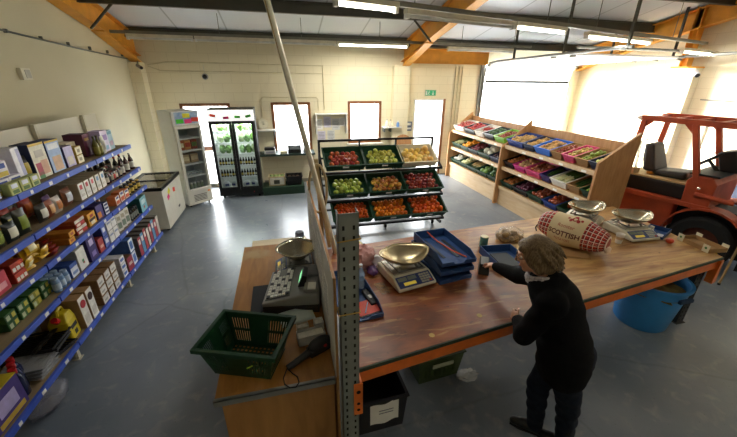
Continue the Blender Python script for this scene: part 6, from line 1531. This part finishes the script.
hip = L(1.83, 1.43, .92); chest = L(1.745, 1.515, 1.24); upch = L(1.70, 1.555, 1.38); nk = L(1.655, 1.60, 1.47)
hd = L(1.585, 1.655, 1.605)
ank = {1: L(1.94, 1.32, .09), -1: L(1.815, 1.49, .09)}      # left (near), right
kne = {1: L(1.88, 1.33, .50), -1: L(1.77, 1.52, .50)}
hpj = {s: hip+LT*(.09*s)+Vector((0, 0, -.04)) for s in (1, -1)}
shd = {1: upch+LT*.185+Vector((.0, .0, .0)), -1: upch-LT*.18+F*.04}
elb = {1: L(1.50, 1.50, 1.07), -1: L(1.80, 2.00, 1.20)}
wri = {1: L(1.655, 1.745, .985), -1: L(1.80, 2.30, 1.115)}
# orientation of the head: looking down and to her front-left
fd = (F+Vector((0, 0, -.32))).normalized(); lf = LT.copy(); upv = fd.cross(lf)*-1
if upv.z < 0: upv = -upv
HM = Matrix((fd, lf, upv)).transposed()
def H(x, y, z): return hd+HM @ Vector((x, y, z))    # x forward, y left, z up
b = MB()
# torso, pelvis, neck
ellip(b, hip, Matrix.Identity(3), (.17, .17, .13)); chain(b, [hip, (hip+chest)/2, chest, upch], [.15, .14, .145, .12], 20)
capsule(b, shd[1], shd[-1], .065, .065); chain(b, [upch, nk, hd+HM @ Vector((-.02, 0, -.08))], [.085, .056, .055])
# head: skull, jaw, cheeks, nose, brow, lips, chin, ears
ellip(b, H(-.012, 0, .02), HM, (.096, .077, .105)); ellip(b, H(.028, 0, -.05), HM, (.068, .06, .068)); ellip(b, H(.06, 0, -.092), HM, (.03, .032, .024))
for s in (1, -1): ellip(b, H(.058, .034*s, -.03), HM, (.03, .026, .028)); ellip(b, H(-.012, .078*s, -.005), HM, (.022, .011, .033))
ellip(b, H(.082, 0, .032), HM, (.016, .05, .014)); chain(b, [H(.09, 0, .02), H(.112, 0, -.018)], [.010, .0145], 10); ellip(b, H(.1, .012, -.024), HM, (.011, .01, .009)); ellip(b, H(.1, -.012, -.024), HM, (.011, .01, .009))
ellip(b, H(.088, 0, -.056), HM, (.012, .024, .007)); ellip(b, H(.086, 0, -.068), HM, (.011, .021, .007))
# arms and legs
for s in (1, -1):
    chain(b, [shd[s], elb[s], wri[s]], [.055, .042, .027]); chain(b, [hpj[s], kne[s], ank[s]], [.085, .058, .04])
    ft = F if s == -1 else (F*.95-LT*.2).normalized()
    chain(b, [ank[s]+Vector((0, 0, -.03)), ank[s]+ft*.11+Vector((0, 0, -.055))], [.036, .024]); 
# hands: palm, four fingers of different length and a thumb
def hand(w_, d, nrm, side, curl, spread=.0, thumb_out=.6):
    """w_ wrist; d along the palm; nrm palm normal (towards palm side); side: direction of the thumb"""
    d = d.normalized(); sd = (side-d*side.dot(d)).normalized(); nn = d.cross(sd); nn = nn if nn.dot(nrm) > 0 else -nn
    pc = w_+d*.05
    ellip(b, pc, Matrix((d, sd, nn)).transposed(), (.052, .042, .017)); capsule(b, w_, w_+d*.02, .026, .024)
    for k, (ln, off) in enumerate(((.072, .031), (.08, .011), (.074, -.01), (.058, -.029))):
        p = w_+d*.085+sd*off; a = .15+curl*.25
        dirs = []
        for j in range(3):
            dd = (d*math.cos(a)+nn*math.sin(a)+sd*(off*spread)).normalized(); dirs.append(dd); a += curl*(.75+.08*k)
        pts = [p]
        for j, fr in enumerate((.45, .32, .25)): pts.append(pts[-1]+dirs[j]*ln*fr)
        chain(b, [w_+d*.05+sd*off*.8]+pts, [.0095, .0092, .0085, .0078, .007], 10)
    p = w_+d*.028+sd*.03
    q1 = p+(d*.5+sd*thumb_out+nn*.35).normalized()*.035; q2 = q1+(d*.8+sd*.2*thumb_out+nn*.5).normalized()*.03
    chain(b, [w_+d*.02+sd*.012, p, q1, q2], [.014, .0125, .0105, .008], 10)
tip = L(1.795, 2.44, 1.085)
hand(wri[-1], tip-wri[-1], Vector((0, 0, -1)), LT*1.0+Vector((0, 0, .2)), .62)
hand(wri[1], Vector((.16, .95, -.22)), Vector((.9, -.1, -.4)), Vector((.3, .1, 1)), 1.15)
organic('body', b, SKIN, t, .0055, 3, .4)
# eyes, brows
for s in (1, -1):
    e = MB(); ellip(e, H(.079, .031*s, .008), HM, (.0125, .0125, .0125), 14, 10); e.build('eye', mat('eye_white', '#e8e2d8', .2), t)
    e = MB(); ellip(e, H(.0895, .031*s, .007), HM, (.004, .006, .006), 10, 8); e.build('iris', mat('dark_iris', '#2a2018', .2), t)
    e = MB().grid(lambda u, v: tuple(H(.079, .031*s, .008)+HM @ (Vector((math.sin(v*PI*.39+.02)*math.cos((u-.5)*3.0), math.sin(v*PI*.39+.02)*math.sin((u-.5)*3.0), math.cos(v*PI*.39+.02)))*.0142)), 14, 8)
    e.build('eyelid', SKIN, t)
    MB().tube([H(.094, .014*s, .03), H(.096, .032*s, .036), H(.088, .052*s, .03)], .004, 6).build('eyebrow', HAIR, t)
MB().tube([H(.0975, .02, -.0615), H(.1005, 0, -.0605), H(.0975, -.02, -.0615)], .0035, 6).build('lips', mat('lip_skin', '#b5685c', .45), t)
# glasses
g = MB()
for s in (1, -1):
    g.tube([H(.108, (.034+.025*math.cos(a))*s, .004+.019*math.sin(a)) for a in [2*PI*k/16 for k in range(16)]], .0022, 6, closed=True)
    g.tube([H(.107, .059*s, .01), H(.05, .078*s, .012), H(-.02, .083*s, .006)], .002, 6)
g.tube([H(.108, .009, .008), H(.112, 0, .011), H(.108, -.009, .008)], .002, 6)
gl = g.build('glasses', mat('dark_glasses_frame', '#2a1f1c', .3), t)
g = MB()
for s in (1, -1): g.add([H(.108, (.034+.024*math.cos(a))*s, .004+.018*math.sin(a)) for a in [2*PI*k/16 for k in range(16)]], [tuple(range(16))])
g.build('lens', glass('spectacle_lens', (.97, .98, .98), .9), gl)
# hair: short bob, layered, over ears and nape
h = MB()
ellip(h, H(-.03, 0, .042), HM, (.104, .097, .108)); ellip(h, H(-.06, 0, -.01), HM, (.083, .098, .1)); ellip(h, H(-.075, 0, -.075), HM, (.06, .085, .06))
for s in (1, -1):
    ellip(h, H(-.012, .076*s, .0), HM, (.06, .026, .075)); ellip(h, H(-.035, .08*s, -.055), HM, (.05, .024, .05)); ellip(h, H(.04, .05*s, .078), HM, (.045, .034, .034))
ellip(h, H(.045, .0, .09), HM, (.042, .055, .028))
rng = random.Random(3)
for k in range(70):
    a = rng.uniform(-2.6, 2.6); th = rng.uniform(-.5, 1.2)
    base = Vector((-.03-.0+math.cos(a+PI)*.095*math.cos(th), math.sin(a)*.095*math.cos(th), .03+.1*math.sin(th)))
    dn = Vector((base.x*.35-.02, base.y*.3, -.075))
    p0 = base; p1 = base+dn*.5+Vector((base.x, base.y, 0))*.10; p2 = base+dn
    if p2.x > .05 and p2.z < .02: continue
    chain(h, [H(*p0), H(*p1), H(*p2)], [.011, .012, .006], 8)
hair = organic('hair', h, HAIR, t, .0055, 2, .4)
# cardigan: long loose body, sleeves, collar opening
c = MB()
def ring_pts(cn, fx, lx, rf, rl, n=24):
    return [cn+fx*(rf*math.cos(2*PI*k/n))+lx*(rl*math.sin(2*PI*k/n)) for k in range(n)]
sec = [(L(1.815, 1.42, .76), .165, .235), (L(1.82, 1.425, .84), .178, .245), (L(1.82, 1.435, .94), .183, .245), (L(1.80, 1.455, 1.06), .172, .235), (L(1.765, 1.49, 1.18), .17, .232), (L(1.735, 1.52, 1.29), .17, .235), (L(1.705, 1.55, 1.385), .17, .24), (L(1.685, 1.57, 1.44), .135, .185), (L(1.665, 1.59, 1.485), .09, .1)]
vs = []; n = 28
for cn, rf, rl in sec: vs += ring_pts(cn, F, LT, rf, rl, n)
fs = [(k*n+i, k*n+(i+1) % n, (k+1)*n+(i+1) % n, (k+1)*n+i) for k in range(len(sec)-1) for i in range(n)]+[tuple(reversed(range(n))), tuple(range((len(sec)-1)*n, len(sec)*n))]
c.add(vs, fs, 0, True)
for s in (1, -1):
    chain(c, [shd[s]-LT*(.02*s), (shd[s]+elb[s])/2, elb[s], elb[s]*.45+wri[s]*.55, wri[s]-(wri[s]-elb[s]).normalized()*.015], [.095, .08, .07, .058, .044])
ellip(c, upch+LT*.1+Vector((0, 0, .0)), Matrix.Identity(3), (.1, .1, .07)); ellip(c, upch-LT*.1, Matrix.Identity(3), (.1, .1, .07))
capsule(c, shd[1], shd[-1], .098, .098)
capsule(c, shd[1]-LT*.06+Vector((0,0,.012)), upch+Vector((0,0,.05)), .085, .1)
capsule(c, shd[-1]+LT*.06+Vector((0,0,.012)), upch+Vector((0,0,.05)), .085, .1)
ellip(c, L(1.70, 1.505, 1.31), Matrix.Identity(3), (.14, .14, .1))
def folds(p):
    w_ = .006*math.sin(p.z*42+p.x*18)*math.sin(p.y*24+p.z*9)
    d_ = Vector((p.x-hip.x, p.y-hip.y, 0))
    return p+d_.normalized()*w_ if d_.length > 1e-4 else p
cd = organic('cardigan', c, CARDI, t, .011, 4, .5, disp=folds)
# patterned collar of the blouse
cl = MB()
axn = (hd-nk).normalized()
for k, (off, rr) in enumerate(((.0, .1), (.02, .094), (.038, .082))):
    cl.tube([nk+axn*(off-.018)+F*(rr*math.cos(a)*1.0+.012)+LT*(rr*math.sin(a))-Vector((0, 0, .035*max(0, math.cos(a)))) for a in [2*PI*j/20 for j in range(20)]], .0135, 8, closed=True)
cl.build('blouse_collar', mat('striped_blouse', '#cfc9c6', .7, 0, .3, 60, color2='#8a7f88'), t)
# jeans
j = MB()
ellip(j, hip, Matrix.Identity(3), (.19, .19, .15))
for s in (1, -1): chain(j, [hpj[s], (hpj[s]+kne[s])/2, kne[s], (kne[s]+ank[s])/2, ank[s]+Vector((0, 0, .0))], [.108, .1, .083, .072, .062])
organic('jeans', j, JEAN, t, .012, 4, .5, disp=lambda p: p+Vector((.004*math.sin(p.z*60), .004*math.cos(p.z*47), 0)))
# shoes
for s in (1, -1):
    ft = F if s == -1 else (F*.95-LT*.2).normalized()
    sh_ = MB(); a = ank[s]
    chain(sh_, [a+Vector((0, 0, -.02)), a-ft*.025+Vector((0, 0, -.045))], [.05, .045])
    chain(sh_, [a+Vector((0, 0, -.04)), a+ft*.09+Vector((0, 0, -.045)), a+ft*.155+Vector((0, 0, -.055))], [.046, .042, .033])
    so = organic('shoe', sh_, SHOE, t, .008, 3)
    MB().hexa([tuple(a+ft*x+LT*y+Vector((0, 0, -.09))) for x, y in ((-.068, -.034), (-.068, .034), (.11, .044), (.18, .026), (.18, -.026), (.11, -.044))][::-1], [tuple(a+ft*x+LT*y+Vector((0, 0, -.07))) for x, y in ((-.068, -.034), (-.068, .034), (.11, .044), (.18, .026), (.18, -.026), (.11, -.044))][::-1]).build('sole', DARK, so)
# ------------------------------------------------------------------ orange forklift
FO = mat('faded_orange_truck_paint', '#b04a28', .5, .1, .22, 5, .1, 30)
FB = mat('black_truck_panel', '#121213', .55, 0, .2, 12, .3, 40)
TYRE = mat('tyre_rubber', '#1a1a1a', .85, 0, .15, 20, .3, 30)
frz = math.atan2(math.cos(R(164)), math.sin(R(164)))
t = thing('forklift', 'old orange forklift truck with an open overhead guard at the right', 'forklift', (6.1, 3.25, 0), frz)
# chassis and counterweight
MB().prism([(-1.95, .28), (-1.95, .78), (-1.75, .95), (-1.15, .95), (-.45, .92), (-.45, .5), (-.75, .3)], 'y', .06, .98).build('chassis', FO, t, bevel=.02)
cw = MB().prism([(-2.15, .35), (-2.2, .6), (-2.1, 1.0), (-1.35, 1.05), (-1.35, .35)], 'y', .0, 1.04).build('counterweight', FO, t, bevel=.05)
for k in range(2): MB().bb(-2.0, -1.4, -.004, .002, .56+.16*k, .575+.16*k).build('seam', FB, cw)
MB().prism([(-1.15, .9), (-.02, .9), (.0, .94), (-.02, .97), (-1.15, .97)], 'y', .0, .2).build('running_board', FO, t, bevel=.008)
for y0, y1 in ((-.02, .24), (.80, 1.06)):
    arc = [(.5*math.cos(a), .4+.52*math.sin(a)) for a in [PI*k/12 for k in range(0, 13)]]
    m = MB()
    for (a, b) in zip(arc, arc[1:]): m.prism([a, b, (b[0]*1.05, .4+(b[1]-.4)*1.06), (a[0]*1.05, .4+(a[1]-.4)*1.06)], 'y', y0, y1)
    m.build('fender', FO, t)
def wheel(x, y, r, w, hub):
    o = MB(); o.M = Matrix.Translation((x, y, r)) @ Matrix.Rotation(PI/2, 4, 'X')
    o.lathe([(r*.6, -w/2), (r*.9, -w/2), (r, -w*.34), (r, w*.34), (r*.9, w/2), (r*.6, w/2), (r*.58, w*.2), (r*.58, -w*.2), (r*.6, -w/2)], n=32)
    o = o.build('wheel', TYRE, t)
    h_ = MB(); h_.M = Matrix.Translation((x, y, r)) @ Matrix.Rotation(PI/2, 4, 'X')
    h_.lathe([(0, -w*.3), (r*.3, -w*.32), (r*.34, -w*.2), (r*.6, -w*.1), (r*.6, w*.1), (r*.34, w*.2), (r*.3, w*.32), (0, w*.3)], n=24)
    h_.build('hub', hub, o)
MB().bb(-.5, .45, .26, .80, .22, .9).build('inner_frame', FB, t)
MB().prism([(-.44, .5), (-.4, .74), (-.2, .9), (.2, .9), (.4, .74), (.44, .5)], 'y', .23, .26).build('arch_liner', FB, t)
HUB = mat('grimy_orange_hub', '#5a2a18', .6, .2, .3, 12)
for y in (.11, .93): wheel(0, y, .40, .22, HUB)
for y in (.16, .88): wheel(-1.5, y, .28, .18, HUB)
# engine hood, board, seat
MB().prism([(-1.3, .96), (-1.3, 1.17), (-1.22, 1.2), (-.42, 1.2), (-.38, 1.17), (-.38, .96)], 'y', .1, .9).build('hood', FB, t, bevel=.03)
MB().bb(-1.28, -.3, .12, .88, 1.2, 1.225).build('hood_board', wood('pale_hood_board', '#b8a06c', '#ccb684', 3, .6, (1, 8, 8)), t)
st = MB().hexa([(-1.0, .28, 1.225), (-.5, .28, 1.225), (-.5, .74, 1.225), (-1.0, .74, 1.225)], [(-.98, .3, 1.31), (-.5, .3, 1.36), (-.5, .72, 1.36), (-.98, .72, 1.31)]).build('seat_cushion', FB, t, bevel=.04)
MB().hexa([(-1.1, .24, 1.28), (-.9, .22, 1.28), (-.9, .78, 1.28), (-1.1, .76, 1.28)], [(-1.2, .3, 1.72), (-1.06, .28, 1.74), (-1.06, .72, 1.74), (-1.2, .7, 1.72)]).build('backrest', FB, t, bevel=.05)
# cowl, dashboard, steering wheel, levers
MB().prism([(-.38, .92), (-.40, 1.3), (-.33, 1.4), (-.12, 1.4), (-.05, 1.3), (-.05, .92)], 'y', .02, 1.02).build('cowl', FO, t, bevel=.02)
MB().bb(-.40, -.05, .03, 1.01, 1.4, 1.43).build('dash_top', FB, t, bevel=.01)
sw = MB().cyl((-.2, .52, 1.4), (-.36, .52, 1.56), .03, .02).build('steering_column', FB, t)
w_ = MB(); w_.M = Matrix.Translation((-.37, .52, 1.57)) @ Matrix.Rotation(R(-42), 4, 'Y')
w_.tube([(.19*math.cos(a), .19*math.sin(a), 0) for a in [2*PI*k/24 for k in range(24)]], .015, 8, closed=True)
for k in range(3): w_.cyl((0, 0, 0), (.19*math.cos(k*2.09), .19*math.sin(k*2.09), 0), .012, n=8)
w_.build('steering_wheel', FB, t)
for k in range(3): MB().cyl((-.18, .72+.08*k, 1.42), (-.3, .72+.08*k, 1.62), .01, n=8).ball((-.3, .72+.08*k, 1.63), .025, 10, 8).build('lever', FB, t)
MB().prism([(-.2, 1.43), (-.3, 1.7), (-.1, 1.76), (.05, 1.43)], 'y', .5, .98).build('console', FB, t, bevel=.02)
# overhead guard
def barp(a, b, w=.075, name='post'):
    a, b = Vector(a), Vector(b)
    s_ = Vector((w/2, 0, 0)); q = Vector((0, w/2, 0))
    return MB().hexa([a-s_-q, a+s_-q, a+s_+q, a-s_+q], [b-s_-q, b+s_-q, b+s_+q, b-s_+q]).build(name, FO, t, bevel=.006)
for y in (.05, .97):
    barp((-1.25, y, .95), (-1.2, y, 2.12)); barp((-.29, y, 1.3), (-.54, y, 2.12))
    MB().prism([(-1.28, 2.12), (.12, 2.10), (.12, 2.18), (-1.24, 2.20), (-1.32, 2.17)], 'y', y-.035, y+.035).build('roof_rail', FO, t, bevel=.006)
    for x, s_ in ((-1.2, 1), (-.54, -1)): MB().prism([(x, 1.98), (x+.14*s_, 2.12), (x, 2.12)], 'y', y-.01, y+.01).build('gusset', FO, t)
MB().cyl((-1.26, .0, 2.155), (-1.26, .02, 2.155), .025, n=12).build('lifting_eye', PAPER, t)
for x in (-1.2, -.9, -.62, -.32, .02): MB().bb(x-.03, x+.03, .085, .935, 2.11, 2.17).build('roof_bar', FO, t)
# mast, carriage and forks in front
MST = mat('dark_mast_steel', '#2a2523', .5, .4, .2, 8)
for y in (.25, .79):
    MB().bb(.46, .56, y-.05, y+.05, .08, 2.25).build('mast_rail', MST, t)
    f_ = MB().prism([(.62, .05), (1.75, .05), (1.75, .07), (.67, .1), (.67, .6), (.62, .6)], 'y', y-.06, y+.06).build('fork', MST, t)
MB().bb(.46, .56, .3, .74, 2.12, 2.2).bb(.46, .56, .3, .74, .3, .38).build('mast_crossbar', MST, t)
MB().bb(.57, .61, .1, .94, .35, .45).bb(.57, .61, .1, .94, .6, .7).build('carriage', FO, t)
MB().cyl((.5, .52, .1), (.5, .52, 2.1), .04, n=14).build('lift_ram', STEEL, t)
MB().cyl((-.25, .01, 1.12), (.2, .01, 1.1), .035, n=12).build('tilt_ram', FO, t)
MB().ball((-.22, -.01, 1.22), .025, 10, 8).build('side_lamp', mat('chrome', '#e8e8ec', .1, .9), t)
# gas cylinder, wire guard and odds on the back
gc = MB().cyl((-1.75, .2, 1.22), (-1.75, .86, 1.22), .16, n=24).build('gas_cylinder', mat('dark_gas_bottle', '#2c2f33', .4, .2), t)
for y in (.35, .72): MB().tube([(-1.75+.17*math.cos(a), y, 1.22+.17*math.sin(a)) for a in [2*PI*k/20 for k in range(20)]], .012, 6, closed=True).build('strap', GALV, gc)
for y in (.40, .66):
    MB().tube([(-1.3, y-.1, 1.2), (-1.34, y-.1, 1.72), (-1.34, y-.06, 1.76), (-1.34, y+.06, 1.76), (-1.34, y+.1, 1.72), (-1.3, y+.1, 1.2)], .011, 6).build('wire_hoop', GALV, t)
fm2 = Matrix.Translation((6.1, 3.25, 0)) @ Matrix.Rotation(frz, 4, 'Z')
def onf(x, y, z): return fm2 @ Vector((x, y, z))
q = tag(MB().ball((0, 0, .03), (.1, .06, .035), 18, 10, f=crump, jit=.12).build('work_glove', mat('orange_glove', '#b8781e', .8), loc=onf(-.98, .34, 1.225), rot=(0, 0, .4)), 'orange work glove beside the forklift seat', 'glove')
tag(MB().bb(-.06, .06, -.045, .045, 0, .09).build('small_carton', mat('tan_small_carton', '#c9b184', .8), loc=onf(-1.18, .2, 1.226), bevel=.004), 'small tan carton on the board behind the forklift seat', 'carton')
tag(MB().ball((0, 0, .05), (.1, .09, .06), 16, 10, f=crump, jit=.1).build('rag', mat('dark_red_rag', '#5a2418', .85), loc=onf(-1.18, .75, 1.226)), 'dark red rag on the board behind the forklift seat', 'rag')
# things along the right wall
t = thing('storage_cabinet', 'dark blue-grey storage cabinet against the right wall behind the forklift', 'cabinet', (8.45, 3.5, 0))
CB = mat('slate_blue_cabinet', '#39455a', .5, .1)
MB().bb(0, .58, 0, .95, .05, 1.75).build('body', CB, t, bevel=.01)
for k in range(2):
    d_ = MB().bb(-.02, 0, .01+.475*k, .465+.475*k, .1, 1.72).build('door', CB, t, bevel=.004); MB().tube([(-.02, .42+.11*k, .9), (-.05, .42+.11*k, .92), (-.05, .42+.11*k, 1.08), (-.02, .42+.11*k, 1.1)], .01, 6).build('handle', STEEL, d_)
for x in (.05, .53):
    for y in (.06, .89): MB().cyl((x, y, 0), (x, y, .05), .02).build('foot', DARK, t)
t = thing('wall_conduit', 'grey conduits and sockets on the block wall behind the forklift', 'conduit', (XR, 0, 0))
MB().tube([(-.014, 5.5, 1.9), (-.014, 5.5, 1.35), (-.014, 4.6, 1.35)], .011, 6).build('pipe', GREYP, t); MB().tube([(-.014, 5.8, 2.35), (-.014, 4.2, 2.32)], .012, 6).build('pipe', GREYP, t)
for y, z in ((5.5, 1.9), (5.2, 1.35), (4.9, 2.33)): MB().bb(-.05, -.002, y-.06, y+.06, z-.05, z+.05).build('socket_box', WHITE, t, bevel=.006)
